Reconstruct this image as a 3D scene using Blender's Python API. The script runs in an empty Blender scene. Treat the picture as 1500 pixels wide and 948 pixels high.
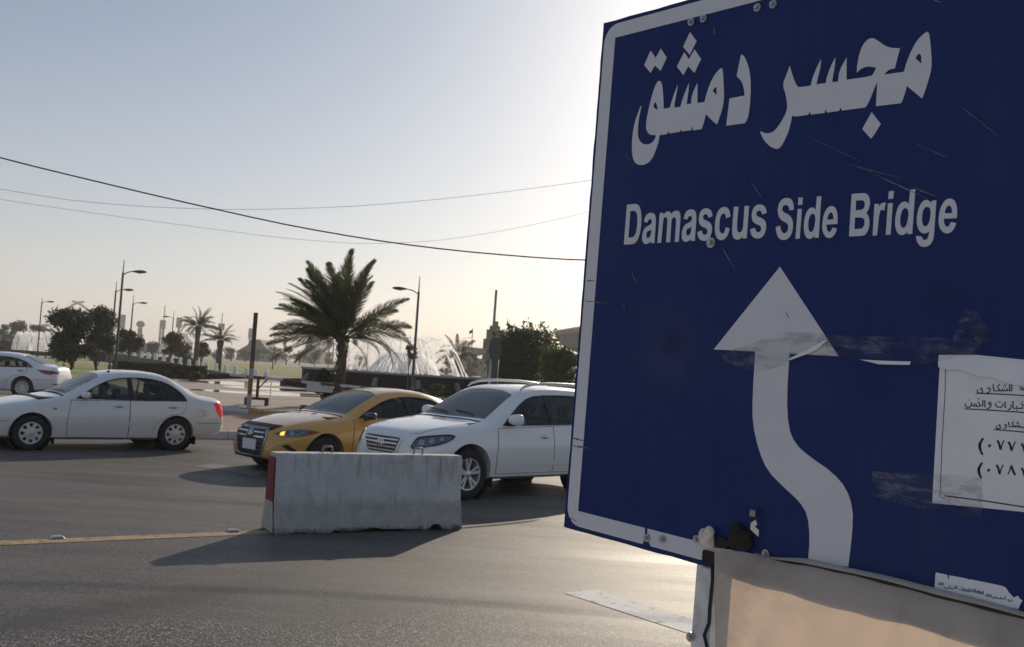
import bpy, bmesh, math, random
import numpy as np
from mathutils import Vector, Matrix
from mathutils.bvhtree import BVHTree
from mathutils.geometry import delaunay_2d_cdt

# ------------------------------------------------------------------ camera
SC = bpy.context.scene
COL = SC.collection
FPX, W0, H0 = 1458.0, 1500.0, 948.0          # focal length in photo pixels (35 mm lens)
ROLL = math.radians(3.7)
PITCH = math.radians(2.874)
CAM = Vector((0, 0, 1.85))
FWD = Vector((0, math.cos(PITCH), math.sin(PITCH)))
_up = Vector((0, -math.sin(PITCH), math.cos(PITCH))); _rt = Vector((1, 0, 0))
RGT = _rt * math.cos(ROLL) + _up * math.sin(ROLL)
UPV = -_rt * math.sin(ROLL) + _up * math.cos(ROLL)
cd = bpy.data.cameras.new('camera'); cam = bpy.data.objects.new('camera', cd); COL.objects.link(cam)
cd.sensor_width = 36.0; cd.lens = 36.0 * FPX / W0; cd.clip_start = 0.05; cd.clip_end = 9000
M = Matrix((RGT, UPV, -FWD)).transposed().to_4x4(); M.translation = CAM
cam.matrix_world = M
cd.dof.use_dof = True; cd.dof.focus_distance = 2.9; cd.dof.aperture_fstop = 13.0
SC.camera = cam

# ------------------------------------------------------------------ light
SUN_EL, SUN_AZ = math.radians(22.0), math.radians(14.5)    # azimuth to the right of +Y
SUN_DIR = Vector((math.sin(SUN_AZ) * math.cos(SUN_EL), math.cos(SUN_AZ) * math.cos(SUN_EL), math.sin(SUN_EL)))
world = bpy.data.worlds.new('World'); SC.world = world; world.use_nodes = True
nt = world.node_tree; nt.nodes.clear()
sky = nt.nodes.new('ShaderNodeTexSky'); sky.sky_type = 'NISHITA'; sky.sun_disc = False
sky.sun_elevation = SUN_EL; sky.sun_rotation = SUN_AZ
sky.altitude = 30; sky.air_density = 1.0; sky.dust_density = 1.0; sky.ozone_density = 1.6
bgn = nt.nodes.new('ShaderNodeBackground'); bgn.inputs['Strength'].default_value = 0.05
wo = nt.nodes.new('ShaderNodeOutputWorld')
hs = nt.nodes.new('ShaderNodeHueSaturation'); hs.inputs['Saturation'].default_value = 0.72; nt.links.new(sky.outputs[0], hs.inputs['Color']); nt.links.new(hs.outputs[0], bgn.inputs[0])
veil = nt.nodes.new('ShaderNodeBackground'); veil.inputs['Strength'].default_value = 1.0   # veil of dusty air, the same all round, thickest at the horizon
_tc = nt.nodes.new('ShaderNodeTexCoord'); _sx = nt.nodes.new('ShaderNodeSeparateXYZ'); nt.links.new(_tc.outputs['Generated'], _sx.inputs[0])
_mr = nt.nodes.new('ShaderNodeMapRange'); _mr.interpolation_type = 'SMOOTHSTEP'; _mr.inputs[1].default_value = 0.0; _mr.inputs[2].default_value = 0.36; nt.links.new(_sx.outputs['Z'], _mr.inputs[0])
_mx = nt.nodes.new('ShaderNodeMix'); _mx.data_type = 'RGBA'; _mx.inputs['A'].default_value = (0.215, 0.205, 0.225, 1); _mx.inputs['B'].default_value = (0.060, 0.092, 0.145, 1)
nt.links.new(_mr.outputs[0], _mx.inputs['Factor']); nt.links.new(_mx.outputs['Result'], veil.inputs['Color'])
addw = nt.nodes.new('ShaderNodeAddShader'); nt.links.new(bgn.outputs[0], addw.inputs[0]); nt.links.new(veil.outputs[0], addw.inputs[1]); nt.links.new(addw.outputs[0], wo.inputs[0])
sl = bpy.data.lights.new('sun', 'SUN'); sl.energy = 3.4; sl.angle = math.radians(0.55); sl.color = (1.0, 0.86, 0.68)
sun = bpy.data.objects.new('sun', sl); COL.objects.link(sun)
sun.rotation_euler = (-SUN_DIR).to_track_quat('-Z', 'Y').to_euler()
sun.location = (8, 30, 40)
SC.view_settings.view_transform = 'Standard'; SC.view_settings.look = 'None'
SC.view_settings.exposure = 0.12; SC.view_settings.gamma = 1.0
SC.view_settings.use_curve_mapping = False
SC.render.engine = 'CYCLES'
SC.cycles.max_bounces = 8; SC.cycles.transparent_max_bounces = 24; SC.cycles.volume_bounces = 1
SC.cycles.sample_clamp_indirect = 6.0
SC.cycles.use_denoising = True

# ------------------------------------------------------------------ photo pixel -> place
def ray(x, y):
    return (FWD + RGT * ((x - 750) / FPX) + UPV * ((474 - y) / FPX)).normalized()
def gp(x, y, z=0.0):                 # point of the plane at height z seen at a pixel
    r = ray(x, y); return CAM + r * ((z - CAM.z) / r.z)
def at(x, y, Y):                     # point at depth Y seen at a pixel
    r = ray(x, y); return CAM + r * (Y / r.y)
def onplane(x, y, p0, n):
    r = ray(x, y); return CAM + r * ((p0 - CAM).dot(n) / r.dot(n))
R = math.radians
def lerp(a, b, t): return a + (b - a) * t
def curve(pts):                      # monotone-ish smooth interpolation through (s, v) points
    xs = [p[0] for p in pts]; ys = [p[1] for p in pts]; n = len(xs)
    d = [(ys[i+1]-ys[i])/(xs[i+1]-xs[i]) for i in range(n-1)]
    m = [d[0]] + [0 if d[i-1]*d[i] <= 0 else 2*d[i-1]*d[i]/(d[i-1]+d[i]) for i in range(1, n-1)] + [d[-1]]
    def f(x):
        if x <= xs[0]: return ys[0]
        if x >= xs[-1]: return ys[-1]
        i = 0
        while x > xs[i+1]: i += 1
        h = xs[i+1]-xs[i]; t = (x-xs[i])/h
        return ((2*t**3-3*t*t+1)*ys[i] + (t**3-2*t*t+t)*h*m[i] + (3*t*t-2*t**3)*ys[i+1] + (t**3-t*t)*h*m[i+1])
    return f

# ------------------------------------------------------------------ materials
MATS = {}
def mat(name, col, rough=0.6, metal=0.0, var=0.0, vscale=8.0, bump=0.0, bscale=40.0, coat=0.0, spec=None, trans=0.0, emit=None, col2=None, coords='Object', detail=4.0):
    if name in MATS: return MATS[name]
    m = bpy.data.materials.new(name); m.use_nodes = True; t = m.node_tree; b = t.nodes['Principled BSDF']
    b.inputs['Base Color'].default_value = (*col, 1); b.inputs['Roughness'].default_value = rough
    b.inputs['Metallic'].default_value = metal; b.inputs['Coat Weight'].default_value = coat
    b.inputs['Coat Roughness'].default_value = 0.06
    if spec is not None: b.inputs['Specular IOR Level'].default_value = spec
    if emit: b.inputs['Emission Color'].default_value = (*emit[0], 1); b.inputs['Emission Strength'].default_value = emit[1]
    tc = t.nodes.new('ShaderNodeTexCoord')
    if var or col2:
        n = t.nodes.new('ShaderNodeTexNoise'); n.inputs['Scale'].default_value = vscale; n.inputs['Detail'].default_value = detail
        n.inputs['Roughness'].default_value = 0.62
        t.links.new(tc.outputs[coords], n.inputs['Vector'])
        mx = t.nodes.new('ShaderNodeMix'); mx.data_type = 'RGBA'
        if col2 is None:
            c1 = [max(0, c*(1-var)) for c in col]; c2 = [min(1, c*(1+var)) for c in col]
        else: c1, c2 = col, col2
        mx.inputs['A'].default_value = (*c1, 1); mx.inputs['B'].default_value = (*c2, 1)
        mr = t.nodes.new('ShaderNodeMapRange'); mr.inputs[1].default_value = 0.3; mr.inputs[2].default_value = 0.7
        t.links.new(n.outputs['Fac'], mr.inputs[0]); t.links.new(mr.outputs[0], mx.inputs['Factor'])
        t.links.new(mx.outputs['Result'], b.inputs['Base Color'])
    if bump:
        n2 = t.nodes.new('ShaderNodeTexNoise'); n2.inputs['Scale'].default_value = bscale; n2.inputs['Detail'].default_value = 5
        t.links.new(tc.outputs[coords], n2.inputs['Vector'])
        bp = t.nodes.new('ShaderNodeBump'); bp.inputs['Strength'].default_value = bump; bp.inputs['Distance'].default_value = 0.01
        t.links.new(n2.outputs['Fac'], bp.inputs['Height']); t.links.new(bp.outputs[0], b.inputs['Normal'])
    if trans:                                   # thin leaf / cloth: light passes through
        out = t.nodes['Material Output']; tr = t.nodes.new('ShaderNodeBsdfTranslucent')
        ms = t.nodes.new('ShaderNodeMixShader'); ms.inputs[0].default_value = trans
        src = b.inputs['Base Color'].links[0].from_socket if b.inputs['Base Color'].is_linked else None
        if src: t.links.new(src, tr.inputs[0])
        else: tr.inputs[0].default_value = (*col, 1)
        t.links.new(b.outputs[0], ms.inputs[1]); t.links.new(tr.outputs[0], ms.inputs[2]); t.links.new(ms.outputs[0], out.inputs[0])
    MATS[name] = m; return m
def glass(name, tint, gloss_rough=0.02, ior=1.5, dust_or_sheen=0.0):
    if name in MATS: return MATS[name]
    m = bpy.data.materials.new(name); m.use_nodes = True; t = m.node_tree; t.nodes.clear()
    out = t.nodes.new('ShaderNodeOutputMaterial'); tr = t.nodes.new('ShaderNodeBsdfTransparent'); tr.inputs[0].default_value = (*tint, 1)
    gl = t.nodes.new('ShaderNodeBsdfGlossy'); gl.inputs['Roughness'].default_value = gloss_rough
    fr = t.nodes.new('ShaderNodeFresnel'); fr.inputs[0].default_value = ior
    ms = t.nodes.new('ShaderNodeMixShader')
    t.links.new(fr.outputs[0], ms.inputs[0]); t.links.new(tr.outputs[0], ms.inputs[1]); t.links.new(gl.outputs[0], ms.inputs[2])
    df = t.nodes.new('ShaderNodeBsdfDiffuse'); df.inputs[0].default_value = (.52, .56, .57, 1); m2 = t.nodes.new('ShaderNodeMixShader'); m2.inputs[0].default_value = dust_or_sheen  # pale bluish diffuse mix, also stands in for reflected sky on windscreens
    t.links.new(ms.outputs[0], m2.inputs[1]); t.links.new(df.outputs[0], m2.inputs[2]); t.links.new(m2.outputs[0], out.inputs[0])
    MATS[name] = m; return m

# ------------------------------------------------------------------ mesh collecting
class MB:
    def __init__(self): self.v = []; self.f = []
    def add(self, vs, fs):
        o = len(self.v); self.v += [tuple(p) for p in vs]; self.f += [tuple(i + o for i in f) for f in fs]; return self
    def box(self, x0, x1, y0, y1, z0, z1):
        return self.add([(x0,y0,z0),(x1,y0,z0),(x1,y1,z0),(x0,y1,z0),(x0,y0,z1),(x1,y0,z1),(x1,y1,z1),(x0,y1,z1)],
                        [(0,3,2,1),(4,5,6,7),(0,1,5,4),(1,2,6,5),(2,3,7,6),(3,0,4,7)])
    def tube(self, pts, rad, n=8, cap=True):
        pts = [Vector(p) for p in pts]; rs = rad if isinstance(rad, (list, tuple)) else [rad]*len(pts)
        ref = None; rings = []
        for i, p in enumerate(pts):
            d = (pts[min(i+1, len(pts)-1)] - pts[max(i-1, 0)])
            d = d.normalized() if d.length > 1e-9 else Vector((0,0,1))
            if ref is None: ref = d.orthogonal().normalized()
            ref = (ref - d * ref.dot(d)); ref = ref.normalized() if ref.length > 1e-6 else d.orthogonal().normalized()
            b = d.cross(ref)
            rings.append([p + (ref*math.cos(a) + b*math.sin(a))*rs[i] for a in [2*math.pi*k/n for k in range(n)]])
        vs = [q for r in rings for q in r]; fs = []
        for i in range(len(pts)-1):
            for k in range(n):
                fs.append((i*n+k, i*n+(k+1) % n, (i+1)*n+(k+1) % n, (i+1)*n+k))
        if cap: fs.append(tuple(range(n-1, -1, -1))); fs.append(tuple((len(pts)-1)*n+k for k in range(n)))
        return self.add(vs, fs)
    def lathe(self, prof, n=24, axis='Z', c=(0,0,0), close=False):
        vs = []; fs = []; c = Vector(c)
        for (r, h) in prof:
            for k in range(n):
                a = 2*math.pi*k/n
                p = (r*math.cos(a), r*math.sin(a), h) if axis == 'Z' else (r*math.cos(a), h, r*math.sin(a)) if axis == 'Y' else (h, r*math.cos(a), r*math.sin(a))
                vs.append(c + Vector(p))
        m = len(prof)
        for i in range(m if close else m-1):
            j = (i+1) % m
            for k in range(n): fs.append((i*n+k, i*n+(k+1) % n, j*n+(k+1) % n, j*n+k))
        return self.add(vs, fs)
    def prism(self, poly, fn, thick):          # poly 2-D, fn(a, b, h) -> 3-D
        n = len(poly)
        vs = [fn(a, b, 0) for a, b in poly] + [fn(a, b, thick) for a, b in poly]
        fs = [tuple(range(n-1, -1, -1)), tuple(range(n, 2*n))] + [(i, (i+1) % n, n+(i+1) % n, n+i) for i in range(n)]
        return self.add(vs, fs)
    def mesh(self, name):
        me = bpy.data.meshes.new(name); me.from_pydata(self.v, [], self.f); me.update(); return me
    def obj(self, name, m, parent=None, smooth=False, bevel=0, **kw):
        me = self.mesh(name)
        bm = bmesh.new(); bm.from_mesh(me); bmesh.ops.recalc_face_normals(bm, faces=bm.faces[:])
        if bevel:
            bmesh.ops.bevel(bm, geom=[e for e in bm.edges if e.calc_face_angle(0) > 0.5], offset=bevel, segments=2, affect='EDGES', profile=0.5)
        bm.to_mesh(me); bm.free()
        return link(name, me, m, parent, smooth, **kw)
def link(name, me, m, parent=None, smooth=False, **kw):
    o = bpy.data.objects.new(name, me); COL.objects.link(o)
    if m is not None and not me.materials: me.materials.append(m)
    if smooth:
        me.shade_smooth()
        if smooth is not True: me.set_sharp_from_angle(angle=R(smooth))
    if parent: o.parent = parent
    tag(o, **kw); return o
def tag(o, label=None, cat=None, group=None, kind=None):
    if label: o['label'] = label
    if cat: o['category'] = cat
    if group: o['group'] = group
    if kind: o['kind'] = kind
    return o
def thing(name, label, cat, loc=(0,0,0), rz=0.0, group=None):
    o = bpy.data.objects.new(name, None); COL.objects.link(o); o.empty_display_size = 0.2
    o.location = loc; o.rotation_euler = (0, 0, rz); return tag(o, label, cat, group)
def dup(root, loc, rz, label=None, scale=None, parent=None):
    r = root.copy(); COL.objects.link(r); r.location = loc; r.rotation_euler = (0, 0, rz)
    if scale: r.scale = (scale,)*3 if not isinstance(scale, tuple) else scale
    if label: r['label'] = label
    for ch in list(root.children):
        c = ch.copy(); COL.objects.link(c); c.parent = r
        for g in ch.children:
            d = g.copy(); COL.objects.link(d); d.parent = c
    return r
def sheet(name, pts, z, m, kind='structure'):
    return MB().add([(p[0], p[1], z) for p in pts], [tuple(range(len(pts)))]).obj(name, m, kind=kind)
def slab(name, pts, z0, z1, m, kind='structure', bevel=0):
    mb = MB(); mb.prism([(p[0], p[1]) for p in pts], lambda a, b, h: (a, b, z0+h), z1-z0); return mb.obj(name, m, kind=kind, bevel=bevel)
def cloud(name, P, N, size, m, parent=None, seed=0, aspect=0.55, **kw):   # many small leaf faces
    rs = np.random.RandomState(seed); n = len(P)
    a = rs.normal(size=(n, 3)); a /= np.linalg.norm(a, axis=1)[:, None]
    if N is not None: a = a*0.8 + N*0.6; a /= np.linalg.norm(a, axis=1)[:, None]
    b = np.cross(a, rs.normal(size=(n, 3))); b /= np.linalg.norm(b, axis=1)[:, None]
    c = np.cross(a, b); s = (size*(0.6 + 0.8*rs.rand(n)))[:, None]
    V = np.stack([P - b*s, P + c*s*aspect + a*s*0.12, P + b*s, P - c*s*aspect + a*s*0.12], 1).reshape(-1, 3)
    me = bpy.data.meshes.new(name); me.vertices.add(4*n); me.vertices.foreach_set('co', V.astype(np.float32).ravel())
    me.loops.add(4*n); me.loops.foreach_set('vertex_index', np.arange(4*n, dtype=np.int32))
    me.polygons.add(n); me.polygons.foreach_set('loop_start', np.arange(0, 4*n, 4, dtype=np.int32))
    me.update(calc_edges=True); me.validate()
    return link(name, me, m, parent, **kw)
# ================================================================== ground
def asphalt():
    m = bpy.data.materials.new('asphalt'); m.use_nodes = True; t = m.node_tree; b = t.nodes['Principled BSDF']; L = t.links.new
    tc = t.nodes.new('ShaderNodeTexCoord')
    def noise(scale, detail=4, rough=0.6, vec=None, dist=0.0):
        n = t.nodes.new('ShaderNodeTexNoise'); n.inputs['Scale'].default_value = scale; n.inputs['Detail'].default_value = detail
        n.inputs['Roughness'].default_value = rough; n.inputs['Distortion'].default_value = dist
        L(vec if vec else tc.outputs['Object'], n.inputs['Vector']); return n.outputs['Fac']
    def rng(v, a, b_, c=0.0, d=1.0):
        r = t.nodes.new('ShaderNodeMapRange'); r.inputs[1].default_value = a; r.inputs[2].default_value = b_; r.inputs[3].default_value = c; r.inputs[4].default_value = d
        L(v, r.inputs[0]); return r.outputs[0]
    def mix(f, a, b_):
        x = t.nodes.new('ShaderNodeMix'); x.data_type = 'RGBA'
        if isinstance(f, float): x.inputs['Factor'].default_value = f
        else: L(f, x.inputs['Factor'])
        for s, v in (('A', a), ('B', b_)):
            if isinstance(v, tuple): x.inputs[s].default_value = (*v, 1)
            else: L(v, x.inputs[s])
        return x.outputs['Result']
    def math_(op, a, b_):
        x = t.nodes.new('ShaderNodeMath'); x.operation = op
        for i, v in enumerate((a, b_)):
            if isinstance(v, (int, float)): x.inputs[i].default_value = v
            else: L(v, x.inputs[i])
        return x.outputs[0]
    mp = t.nodes.new('ShaderNodeMapping'); mp.inputs['Rotation'].default_value = (0, 0, -R(33)); mp.inputs['Scale'].default_value = (0.14, 1.1, 1)
    L(tc.outputs['Object'], mp.inputs['Vector'])
    streak = noise(1.0, 6, 0.65, mp.outputs[0], 0.4)           # traffic wear along the road
    mp2 = t.nodes.new('ShaderNodeMapping'); mp2.inputs['Rotation'].default_value = (0, 0, R(12)); mp2.inputs['Scale'].default_value = (0.35, 1.5, 1)
    L(tc.outputs['Object'], mp2.inputs['Vector'])
    dustf = noise(0.9, 7, 0.6, mp2.outputs[0], 0.7)            # blown dust
    grain = t.nodes.new('ShaderNodeTexVoronoi'); grain.inputs['Scale'].default_value = 105; L(tc.outputs['Object'], grain.inputs['Vector'])
    fine = noise(130, 3, 0.7)
    # the newer, coarser and darker mat nearest the kerb in front: border runs across the road
    sx = t.nodes.new('ShaderNodeSeparateXYZ'); L(tc.outputs['Object'], sx.inputs[0])
    edge = math_('ADD', math_('ADD', sx.outputs['Y'], math_('MULTIPLY', sx.outputs['X'], -0.30)), math_('MULTIPLY', noise(1.1, 5, 0.6), 2.4))
    coarse = rng(edge, 8.95, 8.62)
    base = mix(rng(streak, 0.38, 0.60), (0.028, 0.026, 0.025), (0.125, 0.115, 0.108))
    base = mix(rng(dustf, 0.40, 0.66, 0.0, 0.85), base, (0.185, 0.163, 0.142))
    sepc = t.nodes.new('ShaderNodeSeparateColor'); L(grain.outputs['Color'], sepc.inputs[0])
    gcol = mix(rng(sepc.outputs[0], 0.55, 0.9), (0.020, 0.018, 0.017), (0.26, 0.24, 0.22))
    base = mix(rng(fine, 0.3, 0.7, 0.0, 0.3), base, (0.02, 0.019, 0.018))
    base = mix(math_('MULTIPLY', coarse, 0.8), base, gcol)
    base = mix(0.42, base, gcol)
    base = mix(math_('MULTIPLY', rng(sepc.outputs[1], 0.95, 0.96), math_('ADD', math_('MULTIPLY', coarse, 0.75), 0.12)), base, (0.55, 0.53, 0.50))  # pale specks painted in for the sparkle of the coarse grain
    # a long tyre and oil smear sweeping in from the side
    pa, pb = gp(-60, 912), gp(430, 838); dv = (pb - pa); ln_ = math.hypot(dv.x, dv.y); nx, ny = -dv.y/ln_, dv.x/ln_
    dist = math_('ADD', math_('ADD', math_('MULTIPLY', sx.outputs['X'], nx), math_('MULTIPLY', sx.outputs['Y'], ny)), -(pa.x*nx + pa.y*ny))
    along = math_('ADD', math_('ADD', math_('MULTIPLY', sx.outputs['X'], dv.x/ln_), math_('MULTIPLY', sx.outputs['Y'], dv.y/ln_)), -(pa.x*dv.x/ln_ + pa.y*dv.y/ln_))
    dist = math_('ADD', math_('ABSOLUTE', math_('ADD', dist, math_('MULTIPLY', noise(0.8, 4), 0.5)), 0), math_('MULTIPLY', noise(2.5, 6), 0.35))
    smear = math_('MULTIPLY', rng(dist, 0.62, 0.25), rng(along, ln_*1.05, ln_*0.7))
    base = mix(math_('MULTIPLY', smear, 0.5), base, (0.022, 0.020, 0.020))
    ck = t.nodes.new('ShaderNodeTexVoronoi'); ck.feature = 'DISTANCE_TO_EDGE'; ck.inputs['Scale'].default_value = 0.42
    wob = t.nodes.new('ShaderNodeVectorMath'); wob.operation = 'ADD'; nv = t.nodes.new('ShaderNodeTexNoise'); nv.inputs['Scale'].default_value = 1.6; nv.inputs['Detail'].default_value = 6; L(tc.outputs['Object'], nv.inputs[0])
    L(tc.outputs['Object'], wob.inputs[0]); L(nv.outputs['Color'], wob.inputs[1]); L(wob.outputs[0], ck.inputs['Vector'])
    crack = math_('MULTIPLY', rng(ck.outputs['Distance'], 0.0065, 0.002), rng(noise(0.5, 3), 0.50, 0.60))      # hairline cracks here and there
    base = mix(math_('MULTIPLY', crack, 0.75), base, (0.012, 0.011, 0.011))
    tan = rng(noise(0.22, 5, 0.55, None, 0.6), 0.46, 0.66, 0.0, 0.45)
    base = mix(tan, base, (0.165, 0.140, 0.115))
    L(base, b.inputs['Base Color'])
    L(rng(streak, 0.3, 0.7, 0.66, 0.54), b.inputs['Roughness']); b.inputs['Specular IOR Level'].default_value = 0.24
    h = math_('ADD', math_('MULTIPLY', sepc.outputs[2], math_('ADD', math_('MULTIPLY', coarse, 0.55), 0.12)), math_('MULTIPLY', fine, 0.30))
    bp = t.nodes.new('ShaderNodeBump'); bp.inputs['Strength'].default_value = 0.75; bp.inputs['Distance'].default_value = 0.006
    L(h, bp.inputs['Height']); L(bp.outputs[0], b.inputs['Normal'])
    return m
ASPH = asphalt()
def paint(name, col, wear=0.5):
    m = bpy.data.materials.new(name); m.use_nodes = True; t = m.node_tree; b = t.nodes['Principled BSDF']; L = t.links.new
    tc = t.nodes.new('ShaderNodeTexCoord'); n = t.nodes.new('ShaderNodeTexNoise'); n.inputs['Scale'].default_value = 9; n.inputs['Detail'].default_value = 9; n.inputs['Roughness'].default_value = 0.75
    L(tc.outputs['Object'], n.inputs['Vector'])
    mr = t.nodes.new('ShaderNodeMapRange'); mr.inputs[1].default_value = 0.38 + 0.2*(wear); mr.inputs[2].default_value = 0.6 + 0.1*wear; L(n.outputs['Fac'], mr.inputs[0])
    mx = t.nodes.new('ShaderNodeMix'); mx.data_type = 'RGBA'; mx.inputs['A'].default_value = (*col, 1); mx.inputs['B'].default_value = (0.085, 0.078, 0.07, 1)
    L(mr.outputs[0], mx.inputs['Factor']); L(mx.outputs['Result'], b.inputs['Base Color']); b.inputs['Roughness'].default_value = 0.75; b.inputs['Specular IOR Level'].default_value = 0.2
    bp = t.nodes.new('ShaderNodeBump'); bp.inputs['Strength'].default_value = 0.35; bp.inputs['Distance'].default_value = 0.005
    v = t.nodes.new('ShaderNodeTexVoronoi'); v.inputs['Scale'].default_value = 85; L(tc.outputs['Object'], v.inputs['Vector']); L(v.outputs['Distance'], bp.inputs['Height']); L(bp.outputs[0], b.inputs['Normal'])
    return m
YEL_LINE = paint('yellow_line_paint', (0.42, 0.30, 0.17), 0.55); WHT_LINE = paint('white_line_paint', (0.70, 0.68, 0.65), 0.75)
SAND = mat('sandy_ground', (0.30, 0.25, 0.195), 0.95, var=0.22, vscale=0.25, bump=0.3, bscale=6)
PLAZA = mat('dusty_plaza', (0.34, 0.285, 0.23), 0.85, var=0.16, vscale=0.45, bump=0.2, bscale=9)
KERB = mat('kerb_concrete', (0.58, 0.56, 0.53), 0.85, var=0.15, vscale=5, bump=0.3)
KYEL = mat('kerb_yellow', (0.50, 0.30, 0.06), 0.75, var=0.2, vscale=6)
KWHT = mat('kerb_white', (0.58, 0.57, 0.55), 0.75, var=0.15, vscale=6)
LAWN = mat('lawn_grass', (0.150, 0.170, 0.028), 0.95, col2=(0.27, 0.26, 0.065), vscale=0.12, bump=0.9, bscale=12)
FARGR = mat('far_ground', (0.20, 0.18, 0.125), 0.95, var=0.25, vscale=0.02)

sheet('ground', [(-3000, -300), (3000, -300), (3000, 4500), (-3000, 4500)], -0.016, SAND)
D34 = Vector((math.cos(R(34)), math.sin(R(34)), 0)); N34 = Vector((-D34.y, D34.x, 0))
K0 = gp(334, 643); K0.z = 0                        # foot of the near island kerb
ka = K0 - D34*60; kb = K0 + D34*70
PAVE_BOUNCE = mat('bounce_paving', (.44, .40, .345), .9, var=.12, vscale=1.2, bump=.2, bscale=20)
sheet('bounce_roadside', [(-90, -60), (120, -60), (120, 3.9), (-90, 3.9)], -0.006, PAVE_BOUNCE)  # unseen paving round the camera, added pale to bounce fill light
sheet('road', [(-90, 3.6), (120, 3.6), kb + D34*5, K0 + N34*0.12, ka], 0.0, ASPH)

# near island: kerb stones and red block paving
def kerb_line(name, a, b, w, z0, z1, pick, seg=1.0, label=None):
    d = (b - a); n = max(1, int(d.length/seg)); d.normalize(); nn = Vector((-d.y, d.x, 0))
    root = thing(name, label, 'kerb', a)
    mb = MB().box(0.004, seg-0.004, 0, w, z0, z1); src = {}
    for i in range(n):
        m = pick(i)
        if m.name not in src:
            o = mb.obj('kerb_stone', m, root, bevel=0.015); src[m.name] = o
        else:
            o = src[m.name].copy(); COL.objects.link(o)
        o.parent = root; o.location = d*seg*i; o.rotation_euler = (0, 0, math.atan2(d.y, d.x))
    return root
def brick_mat():
    m = bpy.data.materials.new('red_block_paving'); m.use_nodes = True; t = m.node_tree; b = t.nodes['Principled BSDF']; L = t.links.new
    tc = t.nodes.new('ShaderNodeTexCoord'); mp = t.nodes.new('ShaderNodeMapping'); mp.inputs['Rotation'].default_value = (0, 0, -R(34)); L(tc.outputs['Object'], mp.inputs[0])
    br = t.nodes.new('ShaderNodeTexBrick'); br.inputs['Scale'].default_value = 4.5; br.inputs['Color1'].default_value = (0.27, 0.165, 0.12, 1); br.inputs['Color2'].default_value = (0.34, 0.235, 0.18, 1)
    br.inputs['Mortar'].default_value = (0.13, 0.10, 0.08, 1); br.inputs['Mortar Size'].default_value = 0.022; L(mp.outputs[0], br.inputs['Vector']); L(br.outputs['Color'], b.inputs['Base Color'])
    b.inputs['Roughness'].default_value = 0.85
    bp = t.nodes.new('ShaderNodeBump'); bp.inputs['Strength'].default_value = 0.4; L(br.outputs['Fac'], bp.inputs['Height']); bp.invert = True; L(bp.outputs[0], b.inputs['Normal']); return m
BRICK = brick_mat()
q0 = K0 + N34*0.165
P1 = gp(320, 602, 0.15); P2 = gp(470, 614, 0.15)       # foot of the plaza kerb
pd = (P2 - P1); pd.z = 0; pd.normalize(); pn = Vector((-pd.y, pd.x, 0))
P0k = P1 - pd*1.2
_den = D34.x*pd.y - D34.y*pd.x; _w = P0k - q0
TIP = q0 + D34*((_w.x*pd.y - _w.y*pd.x)/_den)           # where the two kerb lines meet
isl = [q0 - D34*20, TIP, P0k, P0k + Vector((-4.5, 1.2, 0)), P0k + Vector((-24, -1.5, 0))]
TIP0 = K0 + D34*((TIP - q0).length)
kerb_line('kerb', K0 - D34*14, TIP0, 0.16, -0.01, 0.17, lambda i: KERB, 1.0, 'pale concrete kerb along the near edge of the red block paving')
slab('paved_island', [(p.x, p.y) for p in isl], -0.01, 0.155, BRICK)
kerb_line('kerb', Vector((P0k.x, P0k.y, 0)), Vector((TIP.x, TIP.y, 0)), 0.15, 0.0, 0.265, lambda i: KYEL if (i//2) % 2 == 1 else KWHT, 1.1, 'yellow and white painted kerb stones in front of the boom gate').location.z = 0
# side road with the far saloon, the plaza behind the boom gate, lawns
sheet('side_road', [(-120, 24), (P0k.x - 4.3, P0k.y + 1.3), (P0k.x - 3, P0k.y + 12), (-30, 45), (-120, 60)], 0.004, ASPH)
pf = P0k + pn*0.152
slab('plaza', [(pf.x, pf.y), ((TIP + pn*.152).x, (TIP + pn*.152).y), ((TIP + D34*40).x, (TIP + D34*40).y), (40, 75), (-19, 75), (-19, 47)], -0.012, 0.24, PLAZA)
def blob(cx, cy, rx, ry, n=40, seed=0, rough=0.25):
    rr = random.Random(seed); ph = [rr.uniform(0, 6.28) for _ in range(6)]; am = [rr.uniform(0.3, 1)*rough/(k+1) for k in range(6)]
    out = []
    for i in range(n):
        a = 2*math.pi*i/n; k = 1 + sum(am[j]*math.sin((j+2)*a + ph[j]) for j in range(6))
        out.append((cx + rx*k*math.cos(a), cy + ry*k*math.sin(a)))
    return out
PUD = mat('shallow_water', (0.10, 0.09, 0.08), 0.03, spec=0.6)
for i, (px, py, rx, ry) in enumerate([(372, 562, 2.4, 5.0), (402, 570, 2.2, 2.6), (375, 576, 3.0, 1.5), (328, 561, 2.2, 2.2), (440, 577, 1.8, 1.1)]):
    c = gp(px, py, 0.245); sheet('puddle', blob(c.x, c.y, rx, ry, seed=i), 0.2445 + 0.0002*i, PUD)
STRIP = mat('pale_concrete', (0.46, 0.43, 0.39), 0.8, var=0.12, vscale=3)
a, b = gp(300, 580, 0.24), gp(480, 588, 0.24); e = Vector((0, 0.35, 0))
sheet('paving_strip', [a, b, b + e, a + e], 0.246, STRIP)
sheet('lawn', [(-150, 47), (-28, 47.5), (-21, 52), (-21, 64), (-40, 108), (-200, 180)], 0.006, LAWN)
sheet('far_lawn', [(-70, 150), (-12, 96), (10, 90), (20, 250), (-140, 250)], 0.006, LAWN)
sheet('far_lane', [(-34, 88), (30, 84), (30, 88.5), (-34, 93.5)], 0.01, ASPH)
sheet('far_lane', [(-19, 76), (40, 75.5), (40, 79), (-19, 80)], 0.008, FARGR)

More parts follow.
